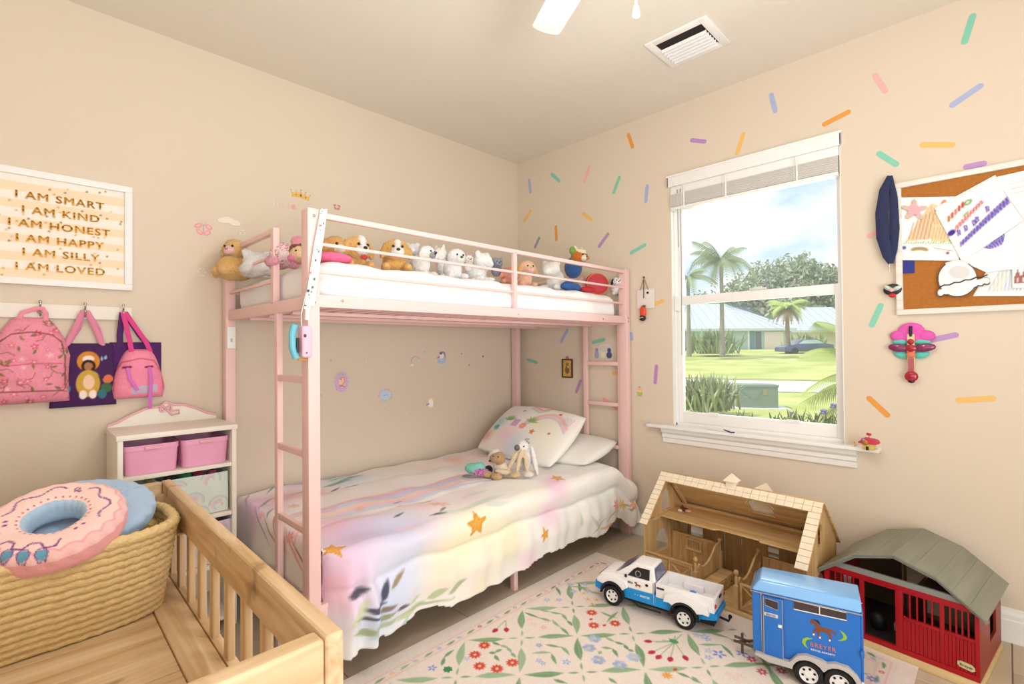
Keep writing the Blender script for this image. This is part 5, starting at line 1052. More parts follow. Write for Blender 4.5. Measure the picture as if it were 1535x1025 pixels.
# ================================================================== plush toys on the upper bunk
TAN, WHT, GRY, CRM, BRN = (226, 184, 122), (244, 240, 236), (206, 204, 206), (242, 226, 200), (150, 96, 60)
def face(px, py, y):   # point on the bunk and yaw that turns -y towards the camera
    p = U(px, py, 'y', y); return p, math.atan2(CAM[1]-p[1], CAM[0]-p[0])+PI/2
def animal(name, label, px, py, y, s, col, muz=None, ear='flop', earc=None, yaw=0, nose=(30, 26, 26), eye=True, body=True, extra_parts=(), bcol=None, tilt=0, roll=0, dots=None, extra=()):
    """head sits at the pixel, body below and behind; s is the head radius in metres"""
    p, yw = face(px, py, y); muz = muz or tuple(min(255, int(v*1.06)+8) for v in col); earc = earc or col; bcol = bcol or col
    P = [((0, 0, 0), (1, .92, .92), col), ((0, -.75, -.25), (.5, .45, .38), muz)]
    if ear == 'flop': P += [((-.95, .0, -.05), (.28, .4, .75), earc, (0, .35, 0)), ((.95, .0, -.05), (.28, .4, .75), earc, (0, -.35, 0))]
    elif ear == 'round': P += [((-.72, .05, .72), (.38, .22, .38), earc), ((.72, .05, .72), (.38, .22, .38), earc)]
    elif ear == 'up': P += [((-.42, .05, 1.15), (.24, .16, .6), earc, (0, -.2, 0)), ((.42, .05, 1.15), (.24, .16, .6), earc, (0, .2, 0))]
    elif ear == 'point': P += [((-.55, .05, .85), (.28, .16, .45), earc, (0, -.3, 0)), ((.55, .05, .85), (.28, .16, .45), earc, (0, .3, 0))]
    hz = (p[2]-TM)/s
    if body: P += [((0, .9, -min(hz*.45, 1.2)), (1.0, 1.1, max(.5, min(hz*.52, 1.3))), bcol), ((-.85, -.1, -hz+.42), (.38, .75, .38), bcol), ((.85, -.1, -hz+.42), (.38, .75, .38), bcol)]
    P += list(extra_parts)
    ey = (((-.36, -.86, .16), .11), ((.36, -.86, .16), .11)) if eye else ()
    return plush(name, label, (p[0], p[1], p[2]), yw+yaw, P, ey, ((0, -1.17, -.14), (.17, .1, .12)) if nose else None, 'plush toys lined up on the upper bunk', voxel=max(.0045, s*.1), scale=s, nose_col=nose or (30, 26, 26), tilt=tilt, roll=roll, dots=dots, extra=extra)
animal('plush_dog', 'tan plush dog with pink muzzle peering over the left end rail', 352, 374, -.20, .050, TAN, (240, 196, 196), yaw=-.6, nose=(200, 130, 140))
animal('plush_dog', 'tan plush dog lying low at the left end of the upper bunk', 346, 402, -.22, .060, (222, 176, 108), TAN, yaw=-.5, eye=False, nose=None)
animal('plush_bear', 'off-white plush bear behind the left end rail', 386, 396, -.34, .060, (232, 230, 228), yaw=.4, ear='round', eye=False, nose=None)
animal('rag_doll', 'rag doll in a white and red dotted dress behind the ladder top', 424, 381, -.62, .050, (244, 214, 214), yaw=.4, ear=None, eye=False, nose=None, dots=([0, 2], (206, 100, 120), .25), bcol=(240, 170, 190))
animal('plush_doll', 'brown haired doll with pink pompom hat beside the front bed post', 449, 380, -.80, .034, (236, 200, 160), ear=None, earc=BRN, nose=None, bcol=(236, 130, 160), extra_parts=[((0, .25, .35), (1.1, .95, .9), (130, 74, 44)), ((-.1, .2, 1.3), (.8, .7, .7), (244, 168, 188))])
animal('plush_dog', 'golden brown plush dog right of the front bed post', 503, 371, -.72, .052, (214, 160, 96), CRM, yaw=.5)
animal('plush_dog', 'honey coloured plush dog with white blaze and red bow', 536, 372, -.76, .056, (224, 176, 110), WHT, yaw=.5, extra_parts=[((0, -.5, .3), (.3, .5, .6), WHT)], extra=[('bow', MB().ell((.0, -.055, -.045), (.016, .007, .010), 10), mat('bow_red', (190, 50, 50), .6))])
o = obj('doll_blanket', MB().ell((0, 0, 0), (.075, .05, .022), 16), mat('blanket_pink', (236, 110, 150), .8, var=.25, vs=60), smooth=70, loc=(float(U(500, 386, 'y', -.86)[0]), -.86, TM+.022)); tag(o, 'hot pink folded doll blanket in front of the brown plush dogs', 'blanket')
animal('plush_dog', 'golden floppy eared plush puppy with white muzzle looking out', 594, 375, -.82, .053, (220, 170, 96), WHT, yaw=.15, extra_parts=[((0, -.55, .3), (.28, .45, .5), WHT)])
animal('plush_lamb', 'small white plush lamb right of the golden puppy', 618, 375, -.66, .034, (236, 236, 240), yaw=0, ear='round', eye=False, nose=None)
animal('plush_lamb', 'white plush lamb with grey muzzle, second from the golden puppy', 640, 380, -.78, .040, (246, 242, 238), (170, 166, 166), yaw=.9, ear='flop')
animal('plush_cat', 'white plush kitten facing left in the row of white toys', 659, 383, -.72, .042, (242, 236, 232), yaw=-.8, ear='point')
animal('plush_seal', 'round white plush seal with black eyes behind the middle guard rail', 684, 386, -.80, .046, (248, 244, 242), ear=None, yaw=.5, nose=(70, 60, 60))
animal('plush_bunny', 'tiny cream plush bunny with a pink ear between white toys', 703, 389, -.82, .022, (246, 236, 230), (250, 230, 226), ear='up', earc=(226, 160, 190), yaw=.3)
animal('plush_poodle', 'fluffy white plush poodle left of the grey plush ball', 724, 393, -.78, .052, (250, 248, 246), ear='round', yaw=.9, eye=False, nose=None)
animal('plush_mouse', 'small silver grey plush mouse left of the guard rail picket', 746, 394, -.82, .027, (140, 146, 158), ear='round', yaw=.3)
animal('plush_pig', 'coral pink plush pig with black eyes beside the guard rail picket', 763, 409, -.86, .036, (236, 160, 140), (240, 176, 160), ear='flop', nose=(220, 130, 120), yaw=.2)
animal('plush_dog', 'peach plush dog with large tan ear right of the picket', 790, 402, -.80, .046, (240, 190, 160), (250, 210, 190), earc=(226, 180, 120), yaw=.5, nose=(240, 170, 160))
animal('plush_bear', 'large white plush bear left of the fox', 826, 405, -.78, .056, (244, 240, 236), ear='round', yaw=-.5, eye=False, nose=None)
animal('plush_fox', 'orange plush fox with cream face and green cap above the guard rail', 868, 385, -.80, .052, (206, 120, 44), (250, 240, 224), ear='point', earc=(250, 232, 200), yaw=.9, extra_parts=[((.0, -.2, .45), (.75, .7, .5), (252, 236, 206)), ((.1, -1.0, -.3), (.26, .5, .2), (214, 140, 60)), ((-.8, .3, .7), (.45, .4, .5), (130, 170, 80))], bcol=(60, 100, 160))
p, _ = face(897, 417, -.84); o = obj('toy_backpack', MB().ell((0, 0, .005), (.088, .035, .070), 20), mat('toy_bag_red', (206, 70, 80), .6, var=.08, vs=10), smooth=70, loc=(float(p[0])-.02, -.84, TM+.066), rot=(0, 0, -.3)); tag(o, 'red toy backpack with orange edging at the right end of the upper bunk', 'toy bag')
obj('piping', MB().tube([(.084*math.cos(t), -.012, .005+.066*math.sin(t)) for t in np.linspace(0, 2*PI, 29)[:-1]], .004, 6, closed=True), mat('toy_bag_orange', (230, 130, 60), .5), o, smooth=60)
p, _ = face(852, 420, -.88); o = obj('doll_clothes', MB().ell((0, 0, 0), (.055, .04, .026), 16).ell((.05, -.01, -.004), (.04, .03, .02), 14), mat('denim_blue', (56, 96, 160), .8, var=.3, vs=40), smooth=70, loc=(float(p[0]), -.88, TM+.028)); tag(o, 'crumpled blue doll clothes in front of the fox', 'doll clothes')
p, _ = face(874, 425, -.9); o = obj('doll_clothes', MB().ell((0, 0, 0), (.07, .03, .018), 16), mat('doll_red', (200, 50, 60), .8, var=.2, vs=40), smooth=70, loc=(float(p[0])+.05, -.90, TM+.018)); tag(o, 'flat red doll clothes lying at the mattress edge below the toy backpack', 'doll clothes')
animal('plush_dalmatian', 'black and white spotted plush beside the far bed post', 925, 422, -.925, .032, (246, 244, 242), ear='flop', earc=(40, 40, 44), yaw=.3, dots=([0, 2], (40, 40, 44), .18))
# ------------------------------------------------------------------ plush toys on the lower bunk
PT = .475
p = U(783, 672, 'y', -.80); yw = math.atan2(CAM[1]-p[1], CAM[0]-p[0])+PI/2
B_ = (236, 214, 184)
plush('long_legged_plush', 'cream long limbed plush with grey round nose leaning on the pillow', (p[0], p[1], PT+.11), yw, [((0, 0, .045), (.036, .034, .036), (250, 246, 240)), ((.01, .03, -.02), (.046, .034, .07), (250, 248, 244)), ((-.05, -.02, -.02), (.014, .014, .075), B_, (0, .5, 0)), ((-.02, -.04, -.03), (.013, .013, .07), B_, (0, .2, 0)), ((.02, -.035, -.03), (.013, .013, .07), B_, (0, -.1, 0)), ((-.10, -.04, -.08), (.05, .018, .016), B_, (0, .2, .2)), ((-.04, -.06, -.09), (.03, .03, .014), (222, 196, 150)), ((.03, -.05, -.09), (.03, .03, .014), (244, 236, 226)), ((.065, .0, -.03), (.014, .02, .085), (252, 250, 248), (0, -.2, 0))],
      (((.008, -.034, .055), .0045),), ((-.028, -.024, .046), (.017, .017, .017)), group=None, nose_col=(112, 104, 102), voxel=.005)
p = U(748, 678, 'y', -.72)
plush('bear_plush', 'brown and beige plush bear beside the cream long limbed plush', (p[0], p[1], PT+.07), yw-.5, [((0, 0, .03), (.036, .032, .034), (196, 160, 116)), ((-.02, -.02, .03), (.024, .022, .024), (178, 150, 120)), ((0, .02, -.03), (.045, .035, .04), (240, 226, 206)), ((-.05, -.04, -.055), (.03, .022, .018), (214, 178, 128)), ((.02, -.06, -.055), (.032, .024, .018), (206, 170, 120)), ((-.03, .01, .03), (.04, .03, .045), (246, 240, 230), (0, .5, 0))],
      (((-.016, -.034, .044), .004), ((.014, -.032, .044), .004)), ((-.03, -.045, .02), (.008, .006, .006)), voxel=.005, nose_col=(60, 44, 40))
p = U(716, 690, 'y', -.62)
sq = plush('sequin_plush', 'teal and magenta sequined plush lying left of the bears', (p[0], p[1], PT+.03), yw, [((-.03, 0, .01), (.04, .03, .028), (130, 210, 190)), ((.01, 0, .018), (.03, .026, .026), (150, 220, 214)), ((.02, -.02, -.008), (.045, .026, .02), (190, 90, 170)), ((.06, .01, .0), (.022, .02, .024), (50, 36, 36))], voxel=.005, dots=([2], (240, 200, 235), .3))
o = obj('glitter_band', MB().tube([(-.01, -.035, -.02), (-.045, -.05, -.024), (-.08, -.04, -.024), (-.07, -.02, -.024), (-.03, -.03, -.02)], .004, 6), mat('band_grey', (130, 130, 136), .4), sq, smooth=60)
# ------------------------------------------------------------------ lanyard and toy camera on the front left post
pts = [(-2.000, -1.000, 1.66), (-2.004, -.996, 1.655), (-2.010, -1.000, 1.63), (-2.030, -1.003, 1.53), (-2.048, -1.006, 1.42), (-2.060, -1.004, 1.34), (-2.066, -1.003, 1.305)]
cvl = Canvas(-.011, .011, 0, .42, .0025, (244, 240, 240))
for i in range(34): cvl.ell(random.uniform(-.009, .009), random.uniform(0, .42), random.choice([.002, .003, .0045]), None, random.choice([(60, 50, 60), (196, 90, 80), (90, 90, 110), (200, 190, 190), (80, 120, 90)]))
def lan(X, Y):
    t = Y/.42*(len(pts)-1); i = np.clip(t.astype(int), 0, len(pts)-2); f_ = t-i; Pp = np.array(pts[::-1]); Q = Pp[i]*(1-f_[..., None])+Pp[i+1]*f_[..., None]
    return Q[..., 0]+X, Q[..., 1]-.001, Q[..., 2]
o = sheet('lanyard', cvl, lan, vmat('bag_cloth'), thick=.0015); tag(o, 'white spotted lanyard hanging down the front left bed post', 'lanyard')
cvl2 = Canvas(-.007, .007, 0, .42, .0035, (246, 240, 238)); lan2 = lambda X, Y: (np.interp(Y, [0, .42], [-2.045, -1.998])+X, -.998+0*X, 1.655-(.42-Y)*.8)
o2 = sheet('strap_strand', cvl2, lan2, vmat('bag_cloth'), parent=o, thick=.0015)
obj('end_ferrule', MB().tube([(-2.066, -1.004, 1.305), (-2.067, -1.004, 1.27)], .008, 8), mat('ferrule', (236, 226, 220), .4), o, smooth=50)
p = U(453, 512, 'y', -1.0); tcm = thing('toy_phone', 'pink and teal toy camera hanging on the front left bed post', 'toy', (-2.078, -.985, float(p[2])))
obj('camera_body', MB().cbox((.012, -.0, .0), (.034, .045, .108)), mat('toy_pink', (244, 190, 210), .35), tcm, bevel=.010, seg=3)
obj('teal_grip', MB().tube([(-.018, 0, -.055), (-.030, 0, -.02), (-.030, 0, .03), (-.022, 0, .056)], .012, 10), mat('toy_teal', (108, 186, 206), .35), tcm, smooth=60)
obj('dark_slot', MB().cbox((-.016, -.002, -.012), (.008, .022, .05)), mat('slot_dark', (50, 50, 56), .5), tcm, bevel=.002)
obj('button', MB().ell((.003, -.024, .02), (.005, .003, .006), 10).ell((.008, -.024, -.038), (.003, .002, .003), 8), mat('toy_button', (90, 60, 90), .4), tcm, smooth=60)
obj('gold_charm', MB().tube([(-.012, 0, -.060), (.02, 0, -.062)], .003, 6), mat('charm_gold', (226, 180, 70), .3, .6), tcm)
obj('cord', MB().tube([(.002, 0, .05), (-.004, -.008, .09), (.010, -.018, .165)], .0016, 6), mat('cord_white', (240, 236, 232), .6), tcm)
# ================================================================== floral rug
RZ = .007
rA, rB = (-.430, -1.008), (-.425, -2.436)
rc = Canvas(-2.30, -.425, -2.436, -1.008, .0042, (240, 226, 216)); rc.noise(.012)
def RP(px, py): q = U(px, py, 'z', RZ); return float(q[0]), float(q[1])
GR = [(120, 160, 112), (132, 170, 124), (104, 148, 100), (150, 182, 140)]
rr = random.Random(11)
def spl(a, b_, wd, c=None, op=.9, bend=None): rc.leaf(a, b_, wd, c or rr.choice(GR), op, rr.uniform(-.06, .06) if bend is None else bend)
# borders: two pink lines with a vine of leaves and beads between
for off, wd, c in ((.072, .006, (240, 190, 186)), (.060, .003, (246, 206, 200)), (.108, .008, (242, 196, 192))):
    x1_, y1_, y2_ = -.425-off, -1.008-off, -2.436+off
    rc.line([(-2.4, y1_), (x1_, y1_), (x1_, y2_), (-2.4, y2_)], wd, c, .75)
def vine(x0, y0_, x1_, y1_):
    n = int(math.hypot(x1_-x0, y1_-y0_)/.052); 
    for i in range(n):
        t = i/n; x = x0+(x1_-x0)*t; y = y0_+(y1_-y0_)*t; dx, dy = (x1_-x0)/n, (y1_-y0_)/n; s_ = .006 if i % 2 else -.006
        k = i % 4
        if k in (0, 2): spl((x-dy*s_*20, y+dx*s_*20), (x+dx*.9, y+dy*.9), .012, None, .85)
        elif k == 1:
            c = [(206, 70, 60), (150, 176, 214), (236, 190, 120), (160, 180, 216)][(i//4) % 4]; rc.ell(x+dx*.4, y+dy*.4, .0085, None, c, 0, .9); rc.ell(x+dx*.4, y+dy*.4, .004, None, (250, 220, 210))
        else: rc.ell(x+dx*.3, y+dy*.3, .012, .007, rr.choice([(176, 190, 222), (240, 200, 190), (200, 190, 216)]), rr.random()*3, .8)
vine(-2.3, -1.098, -.515, -1.098); vine(-.515, -1.098, -.515, -2.346); vine(-.515, -2.346, -2.3, -2.346)
# diagonal lattice of leaves
NX = [-.659-.3335*i for i in range(-1, 6)]; NY = [-1.281-.303*j for j in range(-1, 5)]
for x in NX:
    for y in NY:
        for sx in (-1, 1):
            for sy in (-1, 1):
                ex, ey = x+sx*.1668, y+sy*.1515
                def pt(t): return (x+(ex-x)*t, y+(ey-y)*t)
                q1, q2 = pt(.30), pt(.93)
                if not (-2.3 < q2[0] < -.545 and -2.32 < q2[1] < -1.125): continue
                spl(pt(.06), pt(.24), .009, None, .85); spl(q1, q2, .030, rr.choice(GR), .85, .03); rc.line([q1, q2], .0022, (176, 204, 160), .7)
RD, PB, CRS, BLV, OR_ = (214, 66, 44), (168, 186, 220), (190, 44, 76), (110, 126, 210), (232, 166, 84)
def sprig(pts, wd=.016, c=None, n=0): 
    P = [RP(*p) for p in pts]; rc.line(P, .0035, (150, 176, 140), .8)
    for i in range(len(P)-1): spl(P[i], P[i+1], wd, c, .85)
for x, y in ((726, 967), (712, 981), (719, 998), (745, 1002), (768, 993), (887, 918), (890, 937), (922, 934)): p = RP(x, y); rc.flower(p[0], p[1], .023, RD, 10, (250, 214, 170), rr.random())
for x, y in ((906, 937), (886, 928), (1012, 1003)): p = RP(x, y); rc.ell(p[0], p[1], .009, .006, RD)
for x, y in ((891, 957), (883, 971), (897, 989), (929, 996), (950, 985)):
    p = RP(x, y)
    for i in range(6): a = i*1.05; rc.ell(p[0]+.014*math.cos(a), p[1]+.014*math.sin(a), .013, .011, rr.choice([PB, (184, 200, 230), (156, 172, 216)]), a, .85)
    rc.ell(p[0], p[1], .007, None, (222, 214, 160))
for x, y, s_ in ((808, 990, .7), (814, 994, .6), (849, 992, .9), (808, 967, .7), (820, 899, .9), (838, 899, .8), (1078, 980, 1.4), (1112, 979, 1.2), (1062, 975, .9), (1044, 952, .8), (1056, 954, 1.1), (1061, 958, .8), (1125, 986, .9), (700, 987, .7), (648, 1001, .9), (1062, 985, .8)):
    p = RP(x, y); rc.flower(p[0], p[1], .018*s_, rr.choice([BLV, (150, 166, 222), (176, 186, 226)]), 5, (220, 224, 240), rr.random())
for a, b_ in (((973, 961), (1010, 961)), ((978, 977), (1010, 963)), ((988, 984), (1010, 963)), ((1005, 987), (1011, 964)), ((1027, 985), (1012, 963)), ((743, 944), (757, 930)), ((759, 943), (758, 930))):
    A, B = RP(*a), RP(*b_); rc.line([A, B], .003, (140, 170, 130)); rc.leaf(A, (A[0]+(A[0]-B[0])*.10, A[1]+(A[1]-B[1])*.10), .020, CRS); d = np.array(A)-np.array(B); d /= np.linalg.norm(d); rc.leaf(np.array(A)-d*.012, np.array(A)+d*.022, .020, CRS)
for k in range(5): A = RP(1010, 962); rc.line([A, (A[0]-.05+.03*k, A[1]+.05-.012*k)], .003, (120, 170, 120))
p = RP(1010, 961); rc.ell(p[0], p[1], .014, .018, (90, 156, 96))
p = RP(1000, 1012); rc.flower(p[0], p[1], .020, OR_, 8, (226, 150, 70)); p = RP(671, 1003); rc.star(p[0], p[1], .020, (64, 140, 84), 0, 7, .7)
for x, y in ((875, 889), (881, 898), (894, 899), (878, 881), (888, 905)): p = RP(x, y); rc.flower(p[0], p[1], .018, (240, 206, 150), 5, (214, 160, 80), rr.random())
for x, y in ((805, 925), (800, 935), (815, 940), (820, 930), (795, 928), (1108, 1012), (1102, 1016), (1092, 1010)): p = RP(x, y); rc.flower(p[0], p[1], .013, rr.choice([(240, 200, 190), (240, 160, 150)]), 5, (250, 230, 220), rr.random())
for s_ in ([(738, 962), (750, 967), (762, 971)], [(760, 970), (767, 978), (773, 985)], [(752, 973), (742, 978), (733, 978)], [(742, 982), (748, 990)], [(787, 918), (808, 926), (826, 931)], [(828, 929), (840, 940), (853, 952)], [(808, 913), (825, 917), (842, 920)], [(842, 920), (850, 930), (858, 938)], [(818, 966), (840, 970)], [(841, 969), (853, 981)], [(825, 978), (798, 979)], [(827, 980), (834, 995)], [(908, 955), (922, 962), (936, 966)], [(936, 966), (943, 974), (949, 976)], [(902, 970), (918, 972), (926, 984)], [(900, 976), (898, 980)],
           [(901, 917), (924, 926)], [(926, 917), (910, 932)], [(1066, 949), (1092, 956)], [(1094, 957), (1110, 965)], [(1048, 966), (1080, 966)], [(1081, 966), (1100, 985)], [(662, 997), (666, 985), (680, 974)], [(868, 878), (880, 886)], [(883, 886), (902, 890)], [(833, 880), (840, 892)], [(1015, 1008), (1035, 1016), (1052, 1024)], [(1038, 1014), (1048, 1022)], [(830, 1018), (850, 1024)], [(913, 1016), (925, 1024)], [(1300, 977), (1312, 985)], [(1305, 968), (1322, 975)]):
    sprig(s_, .015)
    # generic small motifs where toys hide most of the weave
for x, y, c in ((-.83, -1.19, PB), (-.5, -1.43, RD), (-.5, -1.73, BLV), (-.83, -2.04, CRS), (-1.16, -2.04, PB), (-.66, -2.28, BLV), (-1.49, -1.73, PB), (-1.83, -1.43, RD), (-1.83, -1.73, OR_), (-1.49, -2.04, CRS)):
    for i in range(4): a = i*1.6; rc.flower(x+.05*math.cos(a), y+.05*math.sin(a), .018, c, 7, (246, 226, 190), a)
    spl((x-.03, y-.03), (x+.04, y+.03), .016); spl((x-.02, y+.04), (x+.03, y-.04), .014)
rug = sheet('rug', rc, lambda X, Y: (X, Y, RZ+0*X), vmat('rug_weave', .95, .35, 240, .1, .1)); tag(rug, 'pale pink floral rug with a diagonal lattice of green leaves', 'rug')
b = MB(); b.box(-2.30, -.425, -2.436, -1.008, .0005, RZ-.0004); obj('rug_backing', b, mat('rug_edge', (232, 214, 204), .95), rug, bevel=.002)
# ================================================================== wooden toy stable (house)
ply = wood('plywood', (222, 188, 136), (192, 150, 96), 'x', 1.3, .55); plyz = wood('plywood_z', (216, 180, 128), (188, 148, 94), 'z', 1.2, .55); pale = mat('shingle_pale', (246, 232, 206), .6, var=.08, vs=20)
H_ = thing('toy_stable', 'plain wooden open fronted toy stable with shingled roof edge and loft', 'toy stable', (-.5276, -1.3702, .008), -.0441-PI/2)
L, D, hw, hr = .737, .391, .296, .494
oP = lambda nm, mb, m=ply, par=None, **k: obj(nm, mb, m, par or H_, **k)
oP('floor_board', MB().box(0, L, 0, D, 0, .014), bevel=.002); oP('front_sill', MB().box(-.003, L+.003, -.008, 0, 0, .018), bevel=.002)
gab = [(0, .014), (D, .014), (D, hw), (D/2, hr), (0, hw)]
def arch(b0, b1, z0, z1_):
    c = (b0+b1)/2; r_ = (b1-b0)/2; return [(b0, z0), (b1, z0)]+arc(c, z1_-r_*1.25, r_, 0, PI, 8, r_*1.25)
oP('gable_wall', MB().panel(gab, [arch(.10, .215, .10, .215), arch(.155, .245, .302, .410)], lambda a, c: (0, a, c), (.009, 0, 0)), plyz)
oP('gable_wall', MB().panel(gab, [arch(.10, .215, .10, .215), arch(.142, .200, .325, .415)], lambda a, c: (L-.009, a, c), (.009, 0, 0)), plyz)
sl_ = (hr-hw)/(D/2)
# back roof slope with a dormer opening
op = [(.33, .255), (.405, .235), (.50, .34), (.36, .34)]
dz = lambda bb: hr-(bb-D/2)*sl_
oP('back_roof', MB().panel([(-.012, D/2-.002), (L+.012, D/2-.002), (L+.012, D+.022), (-.012, D+.022)], [[(.395, .295), (.420, .240), (.478, .240), (.503, .295), (.503, .345), (.395, .345)]], lambda a, c: (a, c, dz(c)), (0, .004, .008)), ply)
dy_ = D/2+(hr-.40)/sl_
oP('dormer_front', MB().panel([(.393, .325), (.505, .325), (.505, .40), (.449, .484), (.393, .40)], [], lambda a, c: (a, .366, c), (0, .005, 0)), pale)
for s__ in (-1, 1):
    x_ = .449+s__*.064; P = [Vector((.449, .202, .489)), Vector((.449, .378, .489)), Vector((x_, .378, .398)), Vector((x_, dy_, .398))]; n__ = Vector((s__*.091, 0, .064)).normalized()*.004
    oP('dormer_roof', MB().add(P+[p+n__ for p in P], [(0, 1, 2, 3), (7, 6, 5, 4), (0, 4, 5, 1), (1, 5, 6, 2), (2, 6, 7, 3), (3, 7, 4, 0)]), pale)
# front roof frame and its shingles
def ns(bb): return hr-(D/2-bb)*sl_
sh_ = MB()
def slope_q(a0_, a1_, b0, b1, off, th): 
    n = Vector((0, -sl_, 1)).normalized(); P = [Vector((a, bb, ns(bb))) for bb in (b0, b1) for a in (a0_, a1_)]
    vs = [p+n*off for p in P]+[p+n*(off+th) for p in P]; return MB().add(vs, [(0, 1, 3, 2), (4, 6, 7, 5), (0, 4, 5, 1), (2, 3, 7, 6), (0, 2, 6, 4), (1, 5, 7, 3)])
bR = D/2-.036; ov = -.020
for a0_, a1_, b0, b1 in ((-.010, L+.010, bR, D/2), (-.010, .034, ov, bR), (L-.038, L+.010, ov, bR)): oP('front_roof_frame', slope_q(a0_, a1_, b0, b1, 0, .008))
shg = None
n_ = 21
for i in range(n_):
    for j in range(2):
        o = oP('shingle', slope_q(-.010+(L+.02)*i/n_+.001, -.010+(L+.02)*(i+1)/n_-.001, bR+.018*j+.0008, bR+.018*(j+1)-.0004, .008, .0022+.001*((i+j) % 2)), pale)
for s0_, s1_ in ((-.010, .034), (L-.038, L+.010)):
    for j in range(9): oP('shingle', slope_q(s0_+.001, s1_-.001, ov+(bR-ov)*j/9+.001, ov+(bR-ov)*(j+1)/9-.001, .008, .002+.001*(j % 2)), pale)
# loft and inner joinery
oP('loft_floor', MB().panel([(.009, .125), (.30, .125), (.318, .145), (.50, .145), (.51, .128), (L-.009, .128), (L-.009, D-.01), (.009, D-.01)], [], lambda a, c: (a, c, .286), (0, 0, .008)))
oP('loft_beam', MB().box(.009, .02, 0, .125, .278, .292)); oP('loft_beam', MB().box(L-.02, L-.009, 0, .125, .278, .292)); oP('ridge_beam', MB().box(.009, L-.009, D-.035, D-.02, .294, .306)); oP('rafter', MB().bar((.03, .21, hr-.026), (.03, D-.02, hw+.002), .016, .012, (1, 0, 0)))
for a0_, a1_ in ((.009, .05), (.118, .235), (.24, .32), (.325, .45), (.50, L-.009)): oP('back_wall_panel', MB().box(a0_, a1_-.002, D-.009, D-.001, .014, .288), plyz)
oP('back_wall_panel', MB().box(.45, .50, D-.009, D-.001, .014, .13), plyz)
for i in range(4): oP('window_bar', MB().box(.45, .50, D-.008, D-.004, .15+i*.03, .156+i*.03))
oP('door_leaf', MB().box(.01, .052, D-.05, D-.045, .02, .285), plyz)
# stalls
def stallwall(a0_, a1_):
    n = 9; w_ = (a1_-a0_)/n
    for i in range(n): oP('stall_board', MB().box(a0_+i*w_+.0006, a0_+(i+1)*w_-.0006, .250, .257, .014, .176), plyz)
    oP('stall_cap', MB().box(a0_, a1_, .247, .260, .176, .183))
stallwall(.012, .268); stallwall(.475, L-.012)
b = MB(); b.box(.095, .180, .240, .250, .158, .168).box(.095, .180, .240, .250, .108, .118).box(.095, .105, .240, .250, .118, .158).box(.170, .180, .240, .250, .118, .158); oP('hay_window_frame', b, bevel=.001)
for i in range(4): oP('window_bar', MB().box(.113+i*.016, .116+i*.016, .243, .247, .118, .158))
for aa in (.268, .455):
    pr = [(.012, .014), (.245, .014), (.245, .190), (.225, .186)]+[(.20-.14*t, .180-.062*math.sin(t*PI*.62)-.0*t) for t in np.linspace(0, 1, 10)]+[(.035, .140), (.012, .128)]
    oP('stall_divider', MB().panel(pr, [], lambda a, c: (aa, a, c), (.007, 0, 0)), plyz)
    oP('curved_cap', MB().tube([(aa+.0035, a, c+.003) for a, c in pr[2:-1]], .0055, 8), smooth=60)
    for bb, hh in ((.004, .165), (.250, .190)):
        oP('stall_post', MB().box(aa-.007, aa+.013, bb-.01, bb+.010, .014, hh-.045).lathe([(.010, hh-.045), (.006, hh-.038), (.008, hh-.025), (.006, hh-.008), (.004, hh-.004), (.009, hh+.004), (.011, hh+.012), (.008, hh+.020), (.001, hh+.023)], 12, Matrix.Translation((aa+.003, bb, 0))), plyz, smooth=40)
def gate(a0_, a1_, nm):
    b = MB(); b.box(a0_, a1_, -.001, .006, .128, .138).box(a0_, a1_, -.001, .006, .028, .036).box(a0_, a0_+.008, -.001, .006, .036, .128).box(a1_-.008, a1_, -.001, .006, .036, .128)
    g_ = oP(nm, b, bevel=.001); obj('brace', MB().bar((a0_+.006, .002, .034), (a1_-.006, .002, .13), .004, .007, (0, 1, 0)).bar((a0_+.006, .0026, .13), (a1_-.006, .0026, .034), .004, .007, (0, 1, 0)), ply, g_); return g_
for i in range(7): oP('fence_board', MB().box(.012+i*.017, .028+i*.017, .000, .005, .018, .128), plyz)
oP('fence_rail', MB().box(.010, .258, -.003, .007, .138, .146)); gate(.135, .258, 'stall_gate'); gate(.475, .60, 'stall_gate')
for i in range(7): oP('fence_board', MB().box(.606+i*.017, .622+i*.017, .000, .005, .018, .128), plyz)
ck = oP('drawer_chest', MB().box(.282, .345, .06, .245, .015, .068), bevel=.001)
for i in range(2): dr = obj('drawer', MB().box(.345, .348, .066+i*.09, .150+i*.09, .020, .062), ply, ck, bevel=.001); obj('drawer_knob', MB().ell((.351, .108+i*.09, .042), .004, 8), mat('knob_dark', (120, 80, 40), .5), dr, smooth=50)
# cupola
cu = oP('cupola', MB().box(.340, .382, D/2-.021, D/2+.021, hr-.032, hr+.028), pale, bevel=.001)
obj('cupola_roof', MB().add([(.330, D/2-.031, hr+.026), (.392, D/2-.031, hr+.026), (.392, D/2+.031, hr+.026), (.330, D/2+.031, hr+.026), (.361, D/2, hr+.062)], [(0, 3, 2, 1), (0, 1, 4), (1, 2, 4), (2, 3, 4), (3, 0, 4)]), pale, cu)
obj('weather_vane', MB().tube([(.361, D/2, hr+.06), (.361, D/2, hr+.078)], .0012, 6).tube([(.348, D/2, hr+.078), (.378, D/2, hr+.074)], .001, 6), mat('vane_grey', (190, 186, 176), .4), cu)
